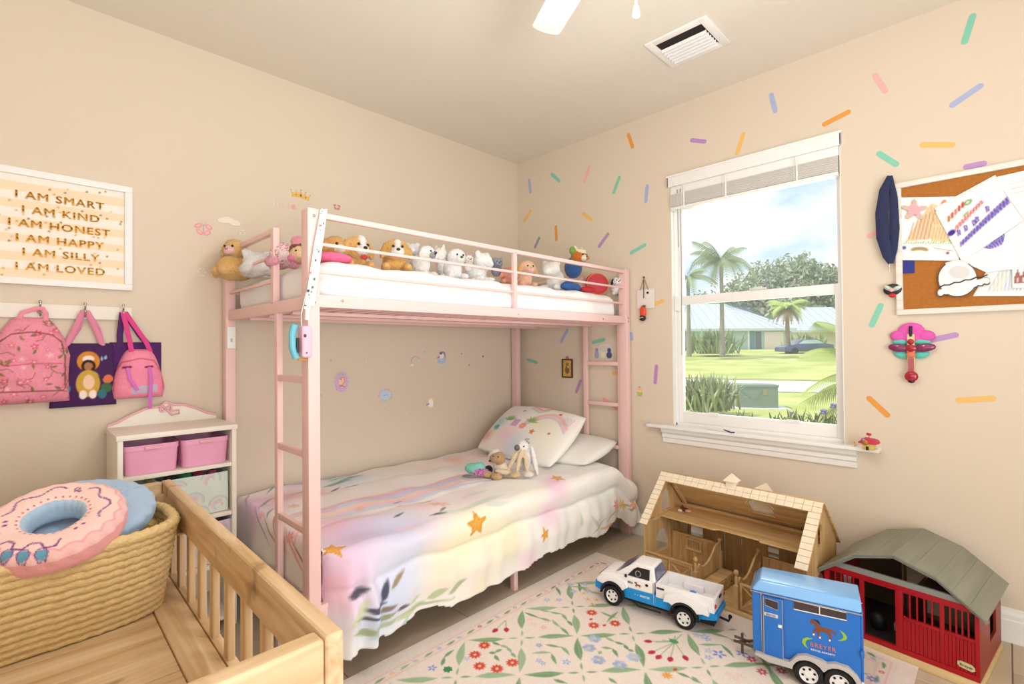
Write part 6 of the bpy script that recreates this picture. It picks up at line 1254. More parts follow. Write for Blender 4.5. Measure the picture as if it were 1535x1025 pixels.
# toy horse tack lying in the loft
tk_ = thing('toy_saddle', 'dark red and cream toy saddle on the loft of the wooden stable', 'toy', tuple(pm(H_) @ Vector((.085, .26, .2945))), -.0441-PI/2)
obj('saddle_seat', MB().ell((0, 0, .010), (.022, .014, .010), 14).ell((-.018, 0, .018), (.008, .012, .010), 10), mat('saddle_brown', (90, 40, 34), .5), tk_, smooth=60); obj('saddle_pad', MB().ell((.018, -.004, .008), (.018, .015, .008), 12), mat('pad_tan', (206, 160, 130), .7), tk_, smooth=60); obj('white_block', MB().box(-.030, -.012, -.022, -.006, 0, .010), mat('block_cream', (244, 226, 190), .5), tk_, bevel=.002)
# ================================================================== red barn
BN = thing('toy_barn', 'red wooden toy barn with grey plank roof and barred windows', 'toy barn', (-.4171, -2.1374, .001), -.1252-PI/2)
red = mat('barn_red', (166, 16, 26), .42, var=.06, vs=6, stretch=(1, 1, 1)); dred = mat('barn_red_side', (146, 44, 30), .45, var=.08, vs=6); grey = wood('roof_grey', (150, 150, 134), (134, 134, 118), 'y', .6, .5); sill = mat('sill_grey', (140, 142, 134), .6)
W, Db = .466, .375; o2 = lambda nm, mb, m=red, par=None, **k: obj(nm, mb, m, par or BN, **k)
o2('base_plinth', MB().box(-.004, W+.004, -.010, Db, 0, .030), wood('plinth_wood', (228, 200, 150), (204, 170, 118), 'x', 1, .5), bevel=.002)
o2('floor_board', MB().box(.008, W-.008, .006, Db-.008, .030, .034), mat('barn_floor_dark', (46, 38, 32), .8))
th_ = .009
for a0_, a1_ in ((-.004, .014), (.120, .134), (.234, .256), (.362, .374), (W-.012, W)): o2('front_post', MB().box(a0_, a1_, -.003, th_, .030, .262), bevel=.001)
o2('front_beam', MB().panel([(0, .260), (W, .260), (W-.001, .264), (W-.020, .276), (.020, .276), (.001, .264)], [], lambda a, c: (a, -.004, c), (0, .013, 0))); o2('bottom_beam', MB().box(0, W, -.005, th_, .030, .048), bevel=.001)
def lower(a0_, a1_, zt, n):
    w_ = (a1_-a0_)/n
    for i in range(n): o2('wall_plank', MB().box(a0_+i*w_+.0005, a0_+(i+1)*w_-.0005, .000, .006, .048, zt), bevel=.0006, seg=1)
    o2('window_sill', MB().box(a0_, a1_, -.004, .008, zt, zt+.010), bevel=.001)
lower(.256, .362, .156, 9); lower(.374, W-.012, .158, 8); lower(.014, .120, .156, 9)
for a0_, a1_ in ((.256, .362), (.374, W-.012), (.014, .120)):
    o2('window_head', MB().box(a0_, a1_, -.002, .006, .254, .262)); n = 5
    for i in range(1, n): x = a0_+(a1_-a0_)*i/n; o2('window_bar', MB().box(x-.0022, x+.0022, 0, .005, .166, .255))
o2('side_wall', MB().panel([(0, .03), (Db, .03), (Db, .262), (0, .262)], [[(.17, .104), (.282, .104), (.282, .188), (.17, .192)]], lambda a, c: (W-.008, a, c), (.008, 0, 0)), dred)
o2('side_wall', MB().panel([(0, .03), (Db, .03), (Db, .262), (0, .262)], [[(.17, .104), (.282, .104), (.282, .188), (.17, .192)]], lambda a, c: (0, a, c), (.008, 0, 0)), dred)
PRF = [(-.023, .253), (W/2-.1253, .3533), (W/2, .3925), (W/2+.1253, .3533), (W+.023, .253)]
back = [(0, .03), (W, .03), (W, .262), (W/2+.12, .345), (W/2, .383), (W/2-.12, .345), (0, .262)]
o2('back_wall', MB().panel(back, [[(.16, .05), (.30, .05), (.30, .36), (.16, .355)]], lambda a, c: (a, Db-.008, c), (0, .008, 0)), mat('barn_inside', (104, 88, 64), .8))
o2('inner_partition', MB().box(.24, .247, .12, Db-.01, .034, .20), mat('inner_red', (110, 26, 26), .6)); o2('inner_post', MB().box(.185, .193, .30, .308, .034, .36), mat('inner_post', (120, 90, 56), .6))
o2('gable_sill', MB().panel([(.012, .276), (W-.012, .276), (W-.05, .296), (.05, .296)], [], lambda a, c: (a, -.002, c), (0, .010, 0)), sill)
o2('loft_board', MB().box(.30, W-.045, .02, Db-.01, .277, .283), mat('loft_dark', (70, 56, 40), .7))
# gambrel roof laid in planks
for k in range(4):
    (xa_, za_), (xb_, zb_) = PRF[k], PRF[k+1]; n = 2 if k in (1, 2) else 3; nv = Vector((-(zb_-za_), 0, xb_-xa_)).normalized()
    for i in range(n):
        p0 = Vector((xa_+(xb_-xa_)*i/n, 0, za_+(zb_-za_)*i/n)); p1 = Vector((xa_+(xb_-xa_)*(i+1)/n, 0, za_+(zb_-za_)*(i+1)/n)); d = (p1-p0).normalized()*.00025
        q = [p0+d-nv*.006, p1-d-nv*.006, p1-d, p0+d]; f_, g_ = Vector((0, -.023, 0)), Vector((0, .394, 0))
        o2('roof_plank', MB().add([v+f_ for v in q]+[v+g_ for v in q], [(0, 3, 2, 1), (4, 5, 6, 7), (0, 1, 5, 4), (1, 2, 6, 5), (2, 3, 7, 6), (3, 0, 4, 7)]), grey)
    b_ = MB().bar(Vector((xa_, .0-.010, za_-.012)), Vector((xb_, -.010, zb_-.012)), .008, .012); o2('roof_edge_board', b_, sill)
# name plate and door lock
pl = o2('name_plate', MB().panel([(.408, .068), (.414, .062), (.446, .058), (.454, .064), (.452, .074), (.444, .080), (.416, .082), (.408, .078)], [], lambda a, c: (a, -.0045, c), (0, .004, 0)), mat('plate_tan', (206, 196, 150), .5))
textmesh('plate_lettering', 'Breyer', .013, mat('letter_dark', (40, 60, 40), .5), pl, Matrix.Translation((.431, -.005, .0665)) @ Matrix.Rotation(.06, 4, 'Y') @ Matrix.Rotation(PI/2, 4, 'X'), ext=.0003)
o2('door_knob', MB().ell((.128, -.006, .165), (.003, .003, .003), 8), chrome, smooth=50); o2('door_knob', MB().ell((.262, -.004, .168), (.004, .004, .004), 8), smooth=50)
o2('door_track', MB().box(.134, .234, -.008, -.005, .256, .262))
# things inside the barn
q = pm(BN) @ Vector((.20, .16, .034)); o = obj('toy_stool', MB().cbox((0, 0, .022), (.026, .026, .006)).box(-.012, -.007, -.012, -.007, 0, .02).box(.007, .012, -.012, -.007, 0, .02).box(-.012, -.007, .007, .012, 0, .02).box(.007, .012, .007, .012, 0, .02), mat('stool_white', (190, 180, 166), .5), bevel=.001, loc=q); tag(o, 'tiny off-white toy stool inside the red barn doorway', 'toy')
q = pm(BN) @ Vector((.15, .10, .035)); o = obj('toy_wheelbarrow', MB().ell((0, 0, .035), (.022, .03, .034), 14), mat('toy_black', (26, 24, 28), .5), smooth=60, loc=q); tag(o, 'black rounded toy bucket inside the red barn doorway', 'toy')
# ================================================================== wheels shared by truck and trailer
tyre_m = mat('tyre_black', (28, 26, 26), .8, bump=.3, bs=300); rim_m = mat('rim_white', (232, 230, 228), .3, spec=.6); hole_m = mat('rim_hole', (30, 28, 28), .8)
def wheel(parent, a, bb, r_, wd=.034):
    M = Matrix.Translation((a, bb, r_)) @ Matrix.Rotation(PI/2, 4, 'X')
    w_ = obj('wheel', MB().lathe([(r_*.62, -wd/2), (r_*.9, -wd/2), (r_, -wd*.32), (r_, wd*.32), (r_*.92, wd/2), (r_*.64, wd/2), (r_*.62, wd*.4), (r_*.62, -wd/2)], 32, M, cap=False), tyre_m, parent, smooth=35)
    obj('rim', MB().lathe([(.001, wd*.36), (r_*.22, wd*.40), (r_*.30, wd*.34), (r_*.52, wd*.36), (r_*.60, wd*.50), (r_*.64, wd*.48), (r_*.63, -wd*.4), (.001, -wd*.4)], 32, M), rim_m, w_, smooth=35)
    k = MB()
    for i in range(6): t = 2*PI*i/6+.3; k.ell((a+r_*.42*math.cos(t), bb-wd*.37, r_+r_*.42*math.sin(t)), (r_*.10, .0016, r_*.10), 8)
    tag(obj('rim_hole', k, hole_m, w_, smooth=60), kind='stuff'); return w_
# ================================================================== toy pickup truck
TK = thing('toy_truck', 'white and blue toy pickup truck standing on the floral rug', 'toy truck', (-.858, -1.4019, RZ), .1471-PI/2)
wt = mat('truck_white', (246, 243, 244), .28, spec=.5, coat=.3); bt = mat('truck_blue', (24, 148, 222), .35); blk = mat('truck_black', (26, 24, 26), .6); gls = mat('truck_glass', (120, 116, 150), .12, spec=.7); gld = mat('truck_dark_glass', (44, 40, 42), .12, spec=.7)
Wt = .150; wb_ = .3212; r_ = .044
def archp(c, R): return [(c+R*math.cos(t), .048+R*math.sin(t)) for t in np.linspace(PI, 0, 12)]
tt = lambda nm, mb, m=wt, par=None, **k: obj(nm, mb, m, par or TK, **k)
low = [(-.078, .056), (-.056, .052)]+archp(0, .056)+[(.06, .052), (wb_-.062, .052)]+archp(wb_, .058)+[(wb_+.062, .056), (.438, .066), (.442, .098), (.30, .104), (.19, .100), (-.04, .094), (-.078, .088)]
tt('lower_body', MB().panel(low, [], lambda a, c: (a, .004, c), (0, Wt-.008, 0)), bt, bevel=.0025)
mid = [(-.076, .088), (-.04, .094), (-.052, .10)][:2]+[(.19, .098), (.19, .150), (.055, .150), (-.02, .142), (-.058, .132), (-.074, .112)]
tt('front_body', MB().panel(mid, [], lambda a, c: (a, .002, c), (0, Wt-.004, 0)), wt, bevel=.010, seg=4)
tt('bonnet', MB().panel([(-.060, .118), (.05, .135), (.05, .152), (.0, .150), (-.045, .138)], [], lambda a, c: (a, .022, c), (0, Wt-.044, 0)), wt, bevel=.006, seg=3)
def loft(B, Tp, nm, m, par=None, **k): return tt(nm, MB().add(B+Tp, [(3, 2, 1, 0), (4, 5, 6, 7)]+[(i, (i+1) % 4, 4+(i+1) % 4, 4+i) for i in range(4)]), m, par, **k)
cab = loft([(.008, .008, .145), (.195, .008, .145), (.195, Wt-.008, .145), (.008, Wt-.008, .145)], [(.094, .022, .206), (.182, .022, .208), (.182, Wt-.022, .208), (.094, Wt-.022, .206)], 'cab', wt, bevel=.008, seg=3)
loft([(.018, .010, .1535), (.019, .010, .1525), (.019, Wt-.010, .1525), (.018, Wt-.010, .1535)], [(.080, .021, .199), (.081, .021, .198), (.081, Wt-.021, .198), (.080, Wt-.021, .199)], 'windscreen', gls, cab).location = (-.0035, 0, .0035)
obj('rear_window', MB().add([(.1965, .02, .155), (.1965, Wt-.02, .155), (.187, Wt-.03, .200), (.187, .03, .200)], [(0, 1, 2, 3)]).add([(.1985, .02, .155), (.1985, Wt-.02, .155), (.189, Wt-.03, .200), (.189, .03, .200)], [(3, 2, 1, 0)]), gls, cab)
obj('side_window', MB().add([(.070, .0065, .152), (.170, .0065, .152), (.168, .0175, .194), (.112, .0175, .193), (.096, .0145, .182)], [(0, 1, 2, 3, 4)]), gld, cab); obj('side_window', MB().add([(.070, Wt-.0065, .152), (.170, Wt-.0065, .152), (.168, Wt-.0175, .194), (.112, Wt-.0175, .193), (.096, Wt-.0145, .182)], [(4, 3, 2, 1, 0)]), gld, cab)
obj('steering_wheel', MB().lathe([(.012, 0), (.014, .002), (.012, .004), (.010, .002), (.012, 0)], 16, Matrix.Translation((.118, .011, .168)) @ Matrix.Rotation(PI/2, 4, 'X'), cap=False), mat('truck_grey', (150, 150, 152), .5), cab, smooth=60)
tt('wing_mirror', MB().ell((.066, -.004, .152), (.006, .007, .008), 10), blk, smooth=60); tt('wing_mirror', MB().ell((.066, Wt+.004, .152), (.006, .007, .008), 10), blk, smooth=60)
# bed
tt('bed_side', MB().box(.200, .440, .000, .010, .094, .154), bevel=.003); tt('bed_side', MB().box(.200, .440, Wt-.010, Wt, .094, .154), bevel=.003)
tt('bulkhead', MB().box(.200, .210, .010, Wt-.010, .094, .152), bevel=.002); tt('bed_floor', MB().box(.21, .43, .010, Wt-.010, .094, .104)); tg = tt('tailgate', MB().box(.432, .442, .008, Wt-.008, .098, .152), bevel=.003)
obj('tailgate_handle', MB().cbox((.444, Wt/2, .140), (.004, .03, .008)), blk, tg, bevel=.001)
tt('wheel_housing', MB().cbox((wb_, Wt-.018, .116), (.085, .020, .026)), bevel=.006); tt('wheel_housing', MB().cbox((wb_, .018, .116), (.085, .020, .026)), bevel=.006)
fend = [(wb_-.085, .092), (wb_-.062, .094)]+[(wb_+.060*math.cos(t), .052+.058*math.sin(t)) for t in np.linspace(PI*.80, PI*.16, 9)]+[(wb_+.075, .086), (wb_+.10, .084), (wb_+.095, .118), (wb_+.05, .138), (wb_-.03, .140), (wb_-.075, .124)]
for yy in (-.014, Wt-.002): tt('rear_fender', MB().panel(fend, [], lambda a, c: (a, yy, c), (0, .018, 0)), wt, bevel=.006, seg=3)
ff = [(-.074, .092), (-.058, .090)]+[(.058*math.cos(t), .048+.060*math.sin(t)) for t in np.linspace(PI*.78, PI*.18, 9)]+[(.062, .092), (.075, .10), (.06, .128), (0, .134), (-.055, .126), (-.076, .108)]
for yy in (-.006, Wt-.004): tt('front_fender', MB().panel(ff, [], lambda a, c: (a, yy, c), (0, .010, 0)), wt, bevel=.004, seg=3)
for cc, R in ((0, .054), (wb_, .056)):
    for yy in (-.008 if cc == 0 else -.015, Wt+.0): tt('arch_liner', MB().panel(arc(cc, .048, R+.004, 0, PI, 14)+arc(cc, .048, R-.004, PI, 0, 14), [], lambda a, c: (a, yy, c), (0, .012, 0)), blk)
tt('bumper', MB().box(-.090, -.070, .006, Wt-.006, .056, .088), bt, bevel=.004); tt('bumper', MB().box(.430, .448, .006, Wt-.006, .066, .090), bt, bevel=.004)
tt('grille', MB().box(-.080, -.076, .03, Wt-.03, .092, .112), blk, bevel=.001)
for yy in (.010, Wt-.010): tt('head_light', MB().ell((-.072, yy, .104), (.006, .009, .008), 10), mat('lamp_amber', (250, 170, 90), .3), smooth=60); tt('tail_light', MB().ell((.440, yy, .122), (.006, .009, .009), 10), mat('lamp_red', (206, 40, 36), .3), smooth=60)
tt('door_seam', MB().box(.189, .1905, -.001, .003, .060, .150), mat('seam_grey', (190, 186, 190), .5)); tt('door_handle', MB().ell((.160, .000, .132), (.007, .003, .006), 10), blk, smooth=50)
tt('name_badge', MB().cbox((.221, -.0015, .1355), (.032, .003, .008)), mat('badge_navy', (60, 54, 90), .4), bevel=.002)
tt('tow_hitch', MB().tube([(.44, Wt/2, .052), (.475, Wt/2, .046), (.480, Wt/2, .062)], .005, 8).ell((.481, Wt/2, .066), .008, 10), blk, smooth=50)
tt('chassis', MB().box(-.05, .43, .03, Wt-.03, .030, .056), blk); tt('side_step', MB().tube([(.09, .01, .045), (.12, .0, .032), (.22, .0, .034)], .004, 6), blk)
for a in (0, wb_):
    for yy in (.010 if a == 0 else .004, Wt-.010): 
        w_ = wheel(TK, a, yy if yy < .05 else yy, r_)
        if yy > .05: w_.scale = (1, -1, 1); w_.location = (0, 2*yy, 0)
def horse(cx_, cz_, s, col, par, yy, nm='printed_horse'):
    P = [(-1.05, .62), (-.92, .90), (-.82, 1.06), (-.74, .93), (-.50, .80), (-.18, .45), (.15, .36), (.50, .42), (.68, .36), (.95, .32), (1.18, .08), (1.22, -.2), (1.06, -.02), (.88, .10), (.74, .12), (.70, -.10), (.84, -.38), (.72, -.80), (.58, -.80), (.66, -.42), (.46, -.18), (.2, -.08), (-.15, -.10), (-.24, -.40), (-.10, -.74), (-.24, -.78), (-.40, -.42), (-.42, -.10), (-.60, -.22), (-.64, -.60), (-.78, -.58), (-.76, -.14), (-.52, .12), (-.57, .35), (-.70, .58), (-.88, .50), (-1.02, .50)]
    o = obj(nm, MB().panel([(cx_+a*s, cz_+c*s*.95) for a, c in P], [], lambda a, c: (a, yy, c), (0, .0006, 0)), mat('horse_brown', (132, 72, 36), .5, var=.3, vs=60), par)
    obj('printed_mane', MB().panel([(cx_+a*s, cz_+c*s) for a, c in ((-.74, 1.0), (-.3, .95), (-.1, .6), (-.25, .62), (-.5, .86))], [], lambda a, c: (a, yy-.0004, c), (0, .0004, 0)), mat('mane_dark', (50, 26, 18), .6), o)
    for a, q_ in ((-.17, -.78), (.65, -.82), (-.71, -.62)): obj('printed_hoof', MB().panel([(cx_+(a-.08)*s, cz_+q_*s), (cx_+(a+.08)*s, cz_+q_*s), (cx_+(a+.07)*s, cz_+(q_+.18)*s), (cx_+(a-.06)*s, cz_+(q_+.18)*s)], [], lambda a_, c: (a_, yy-.0004, c), (0, .0004, 0)), white, o)
    return o
horse(.118, .120, .014, None, TK, .0012)
textmesh('door_lettering', 'BRA', .013, mat('badge_navy', (0, 0, 0)), TK, Matrix.Translation((.085, .0008, .121)) @ Matrix.Rotation(PI/2, 4, 'X'), ext=.0006)
textmesh('side_lettering', '•  •  BREYER', .012, white, TK, Matrix.Translation((.138, .0030, .074)) @ Matrix.Rotation(PI/2, 4, 'X'), ext=.0008, sx=1.1)
# ================================================================== toy horse trailer
TR_ = thing('toy_horse_trailer', 'blue toy horse trailer with brown horse print, in front of the wooden stable', 'toy trailer', (-.8874, -2.0154, RZ), .2408-PI/2)
tb = mat('trailer_blue', (16, 110, 200), .30, spec=.5, coat=.3); tg_ = mat('trailer_silver', (176, 172, 170), .35, .3); gry = mat('trailer_grey', (190, 184, 180), .45); dk = mat('trailer_window', (58, 44, 48), .12, spec=.6)
Lt, Wr = .320, .164; rr_ = lambda nm, mb, m=tb, par=None, **k: obj(nm, mb, m, par or TR_, **k)
z0_, zs_, zt_ = .062, .292, .319
body = [(.006, z0_), (Lt-.004, z0_), (Lt, zs_), (0, zs_)]
rr_('trailer_body', MB().panel([(0, z0_+.008), (.018, z0_), (Lt, z0_), (Lt, zs_), (-.002, zs_)], [], lambda a, c: (a, 0, c), (0, Wr, 0)), tb, bevel=.006, seg=3)
rf = rr_('roof', MB().add([(-.004, -.003, zs_-.006), (Lt+.004, -.003, zs_-.006), (Lt+.004, Wr+.003, zs_-.006), (-.004, Wr+.003, zs_-.006), (.022, .022, zt_), (Lt+.004, .018, zt_), (Lt+.004, Wr-.018, zt_), (.022, Wr-.022, zt_)], [(3, 2, 1, 0), (4, 5, 6, 7)]+[(i, (i+1) % 4, 4+(i+1) % 4, 4+i) for i in range(4)]), mat('trailer_roof_sheen', (120, 182, 238), .2, spec=.6, coat=.5), bevel=.006, seg=3)  # roof blue lightened to put its highlights into the colour
rr_('roof_trim', MB().tube([(-.004, Wr, zs_-.010), (-.005, -.003, zs_-.010), (Lt+.003, -.005, zs_-.010), (Lt+.004, Wr, zs_-.010)], .0022, 6), tg_, smooth=50)
rr_('corner_trim', MB().tube([(.030, -.002, z0_+.008), (.028, -.002, zs_-.012)], .0018, 6), tg_)
dr = thing('side_door', None, None); dr.parent = TR_; dr.location = (.036, -.002, 0); dr.rotation_euler = (0, 0, -.06)
obj('door_leaf', MB().box(0, .060, -.005, 0, .071, zs_-.018), tb, dr, bevel=.002)
obj('door_edge', MB().tube([(0, -.005, .071), (.060, -.005, .071), (.060, -.005, zs_-.018), (0, -.005, zs_-.018)], .0016, 6, closed=True), tg_, dr)
obj('door_window', MB().panel([(.006, .246), (.046, .238), (.046, .264), (.044, .267), (.008, .268), (.006, .266)], [], lambda a, c: (a, -.0062, c), (0, .002, 0)), dk, dr); obj('window_trim', MB().tube([(.006, -.0062, .244), (.046, -.0062, .236), (.047, -.0062, .266), (.006, -.0062, .269)], .0015, 6, closed=True), tg_, dr)
obj('door_badge', MB().cbox((.024, -.006, .214), (.044, .003, .012)), mat('badge_silver', (214, 206, 200), .4), dr, bevel=.003); textmesh('badge_lettering', 'BREYER', .009, mat('badge_navy', (0, 0, 0)), dr, Matrix.Translation((.024, -.0078, .211)) @ Matrix.Rotation(PI/2, 4, 'X'), ext=.0003)
obj('door_knob', MB().cbox((.052, -.008, .184), (.012, .005, .010)), white, dr, bevel=.002)
wn = rr_('side_window', MB().panel([(.130, .251), (.282, .254), (.282, .277), (.130, .279)], [], lambda a, c: (a, -.002, c), (0, .004, 0)), dk)
obj('window_trim', MB().tube([(.130, -.0025, .250), (.282, -.0025, .252), (.282, -.0025, .278), (.130, -.0025, .280)], .0018, 6, closed=True), mat('trim_white', (236, 234, 236), .4), wn); obj('window_divider', MB().tube([(.206, -.0025, .251), (.206, -.0025, .279)], .0015, 6), mat('trim_white', (0, 0, 0)), wn)
hz = horse(.212, .197, .034, None, TR_, -.0012)
for nm, pts_ in (('green_arc', [(.262, .214), (.275, .208), (.283, .197), (.280, .187), (.268, .180), (.256, .178), (.268, .186), (.273, .194), (.270, .203)]), ('green_arc', [(.186, .164), (.168, .163), (.156, .155), (.153, .143), (.160, .132), (.172, .126), (.166, .134), (.163, .144), (.168, .154)])): rr_(nm, MB().panel(pts_, [], lambda a, c: (a, -.0010, c), (0, .0008, 0)), mat('arc_green', (150, 190, 50), .5))
textmesh('trailer_lettering', 'BREYER', .020, mat('letter_rust', (214, 130, 100), .5), TR_, Matrix.Translation((.214, -.0012, .137)) @ Matrix.Rotation(PI/2, 4, 'X'), ext=.0005, sx=1.0, sp=1.15)
textmesh('trailer_lettering', 'RIDING ACADEMY', .0085, white, TR_, Matrix.Translation((.214, -.0012, .1235)) @ Matrix.Rotation(PI/2, 4, 'X'), ext=.0005)
wa_, wb2 = .1712, .2591
fe = [(.008, .072), (.008, .064), (.05, .050), (.118, .050)]+[(wa_+.049*math.cos(t), .044+.049*math.sin(t)) for t in np.linspace(PI*.97, PI*.17, 9)]+[(wb2+.049*math.cos(t), .044+.049*math.sin(t)) for t in np.linspace(PI*.83, PI*.03, 9)]+[(Lt, .045), (Lt, .062), (wb2+.050, .083), (wb2+.025, .104), (wb2-.01, .107), (wb2-.035, .098), (wa_+.038, .104), (wa_-.005, .109), (wa_-.032, .100), (wa_-.050, .078), (wa_-.058, .070)]
rr_('fender', MB().panel(fe, [], lambda a, c: (a, -.018, c), (0, .024, 0)), gry, bevel=.004, seg=3); rr_('fender', MB().panel(fe, [], lambda a, c: (a, Wr-.006, c), (0, .018, 0)), gry, bevel=.003)
rr_('chassis', MB().box(.01, Lt-.005, .012, Wr-.012, .046, .064), mat('chassis_dark', (60, 50, 48), .6)); rr_('wheel_well', MB().box(wa_-.048, wb2+.048, .018, .030, .04, .10), blk)
for a in (wa_, wb2):
    wheel(TR_, a, .000, .044, .030); w_ = wheel(TR_, a, Wr-.0, .044, .030); w_.scale = (1, -1, 1); w_.location = (0, 2*Wr, 0)
br_ = mat('hitch_brown', (104, 80, 70), .6)
rr_('hitch', MB().tube([(.02, Wr*.3, .052), (-.06, Wr/2, .040), (-.075, Wr/2, .040)], .005, 8).tube([(.02, Wr*.7, .052), (-.06, Wr/2, .040)], .005, 8).tube([(-.045, Wr/2, .001), (-.045, Wr/2, .075)], .0045, 8).tube([(-.07, Wr/2-.01, .062), (-.045, Wr/2, .055), (-.02, Wr/2+.01, .045)], .005, 8), br_, smooth=50)
rr_('tail_ramp', MB().box(Lt, Lt+.008, .006, Wr-.006, .058, .285), bevel=.003); rr_('ramp_latch', MB().cbox((Lt+.004, -.004, .155), (.010, .010, .022)), bevel=.002); rr_('rear_lamp', MB().ell((Lt+.004, .0, .055), (.005, .006, .008), 8), white, smooth=50)
# ================================================================== outdoors
GZ = -.15
grass = bpy.data.materials.new('lawn_grass'); grass.use_nodes = True; nt = grass.node_tree; b = nt.nodes['Principled BSDF']
tc = nt.nodes.new('ShaderNodeTexCoord'); n1 = nt.nodes.new('ShaderNodeTexNoise'); n1.inputs['Scale'].default_value = .5; n1.inputs['Detail'].default_value = 8
cr = nt.nodes.new('ShaderNodeValToRGB'); cr.color_ramp.elements[0].position = .35; cr.color_ramp.elements[1].position = .65; cr.color_ramp.elements[0].color = (*lin((172, 184, 92)), 1); cr.color_ramp.elements[1].color = (*lin((208, 206, 130)), 1)
nt.links.new(tc.outputs['Object'], n1.inputs[0]); nt.links.new(n1.outputs[0], cr.inputs[0]); nt.links.new(cr.outputs[0], b.inputs['Base Color']); b.inputs['Roughness'].default_value = .95
def gh(x, y):   # height of the ground along the view outwards
    d = math.hypot(x, y+1.7); return GZ if d < 17 else GZ+(min(d, 60)-17)*.026
b = MB(); xs = [.14, 3, 8, 14, 17, 20, 26, 34, 44, 60, 110]; ysg = [-60, -30, -15, -5, 0, 5, 10, 20, 30, 45, 80, 120]
V = [(x, y, gh(x, y)) for y in ysg for x in xs]; nx = len(xs); b.add(V, [(j*nx+i, j*nx+i+1, (j+1)*nx+i+1, (j+1)*nx+i) for j in range(len(ysg)-1) for i in range(nx-1)])
tag(obj('lawn', b, grass), kind='structure')
conc = mat('concrete_road', (240, 238, 232), .9, var=.04, vs=2)
def quad(name, pts, m, z=.02, kind='structure'): 
    return tag(obj(name, MB().add([(p[0], p[1], gh(p[0], p[1])+z) for p in pts], [(0, 1, 2, 3)]), m), kind=kind)
# street crossing the view: from about 12 to 16 m out
def G(px, py, z=GZ): q = U(px, py, 'z', z); return (q[0], q[1])
quad('trim_2', [G(985, 583), G(1330, 592), G(1330, 576), G(985, 569)], conc)
qd = quad('trim_3', [G(985, 567.5), G(1330, 574.5), G(1330, 574), G(985, 567)], mat('kerb_grey', (150, 146, 130), .9), .03)
def pr_(px, py, dist):   # point along the pixel ray at forward distance
    return Vector(CAM+ray(px, py)*dist)
# box, transformer cabinet
c_ = G(1106, 612); c2 = G(1167, 613); v = Vector((c2[0]-c_[0], c2[1]-c_[1], 0)); Wd = v.length; an = math.atan2(v.y, v.x); hgt_ = pr_(1106, 579, 1)[2]
dist_ = (Vector((c_[0], c_[1], 0))-Vector((CAM[0], CAM[1], 0))).length
hh = (612-577)*.93/FPX*(Vector((c_[0], c_[1], GZ))-Vector(CAM)).dot(Vector(FW))
tx = thing('utility_cabinet', 'grey green metal utility cabinet on the lawn outside the window', 'utility box', (c_[0], c_[1], GZ+.02), an)
gm_ = mat('cabinet_green', (130, 146, 132), .5)
obj('cabinet_body', MB().panel([(0, 0), (Wd, 0), (Wd, hh*.94), (0, hh)], [], lambda a, c: (a, 0, c), (0, .5, 0)), gm_, tx, bevel=.01); obj('cabinet_lid', MB().box(-.015, Wd+.015, -.015, .51, hh*.93, hh+.02), gm_, tx, bevel=.01)
obj('warning_label', MB().cbox((Wd*.68, -.006, hh*.72), (.09, .006, .12)), mat('label_tan', (160, 150, 110), .6), tx); obj('concrete_pad', MB().box(-.12, Wd+.2, -.12, .6, -.02, .0), conc, tx); obj('embossed_ridge', MB().bar((.05, -.004, hh*.8), (Wd*.42, -.004, hh*.35), .01, .02).bar((Wd*.42, -.004, hh*.35), (Wd*.6, -.004, hh*.8), .01, .02), gm_, tx)
# ------------------------------------------------------------------ far houses
wall_h = mat('house_wall_teal', (176, 198, 200), .8); wall_c = mat('house_wall_pale', (228, 216, 206), .8); rf_m = mat('metal_roof_white', (200, 208, 218), .5, var=.03, vs=3)
def HX(px, py, dist): return pr_(px, py, dist)
def house(name, label, px0, px1, y_base, y_eave, y_ridge, dist, wm, ridge=(.3, .7), depth=9, parts_=()):
    a = HX(px0, y_base, dist); b_ = HX(px1, y_base, dist); zb = (a.z+b_.z)/2-.15; a.z = b_.z = zb; d = b_-a; Lh = d.length; an = math.atan2(d.y, d.x)
    ze = HX((px0+px1)/2, y_eave, dist).z-zb; zr = HX((px0+px1)/2, y_ridge, dist+depth/2).z-zb
    t = thing(name, label, 'house', a, an); sgn = 1
    obj('house_wall', MB().box(0, Lh, 0, depth, -.5, ze), wm, t)
    e = .5; B = [(-e, -e, ze), (Lh+e, -e, ze), (Lh+e, depth+e, ze), (-e, depth+e, ze)]; r0, r1 = Lh*ridge[0], Lh*ridge[1]
    obj('roof', MB().add(B+[(r0, depth/2, zr), (r1, depth/2, zr)], [(0, 1, 5, 4), (1, 2, 5), (2, 3, 4, 5), (3, 0, 4), (3, 2, 1, 0)]), rf_m, t)
    obj('eave_board', MB().box(-e, Lh+e, -e-.03, -e, ze-.22, ze+.03), mat('fascia', (206, 214, 216), .6), t)
    n = int(Lh/1.0)
    b2 = MB()
    for i in range(n): x = (i+.5)*Lh/n; tx_ = min(max(x, r0), r1); b2.bar((x, -e, ze+.03), (tx_, depth/2, zr+.03), .05, .05)
    tag(obj('roof_seam', b2, mat('seam_metal', (180, 190, 202), .5), t), kind='stuff')
    def on(pxa, pya, pxb, pyb, nm, mt, proud=.06):
        I = pm(t).inverted(); P = []
        for px, py in ((pxa, pya), (pxb, pyb)):
            o_ = I @ Vector(CAM); dd = (I.to_3x3() @ Vector(ray(px, py))); s_ = (-.02-o_.y)/dd.y; q_ = o_+dd*s_; P.append(q_)
        x0_, x1_ = sorted((P[0].x, P[1].x)); z0_, z1_ = sorted((P[0].z, P[1].z)); return obj(nm, MB().box(x0_, x1_, -proud, 0, z0_, z1_), mt, t)
    for p in parts_: on(*p)
    return t
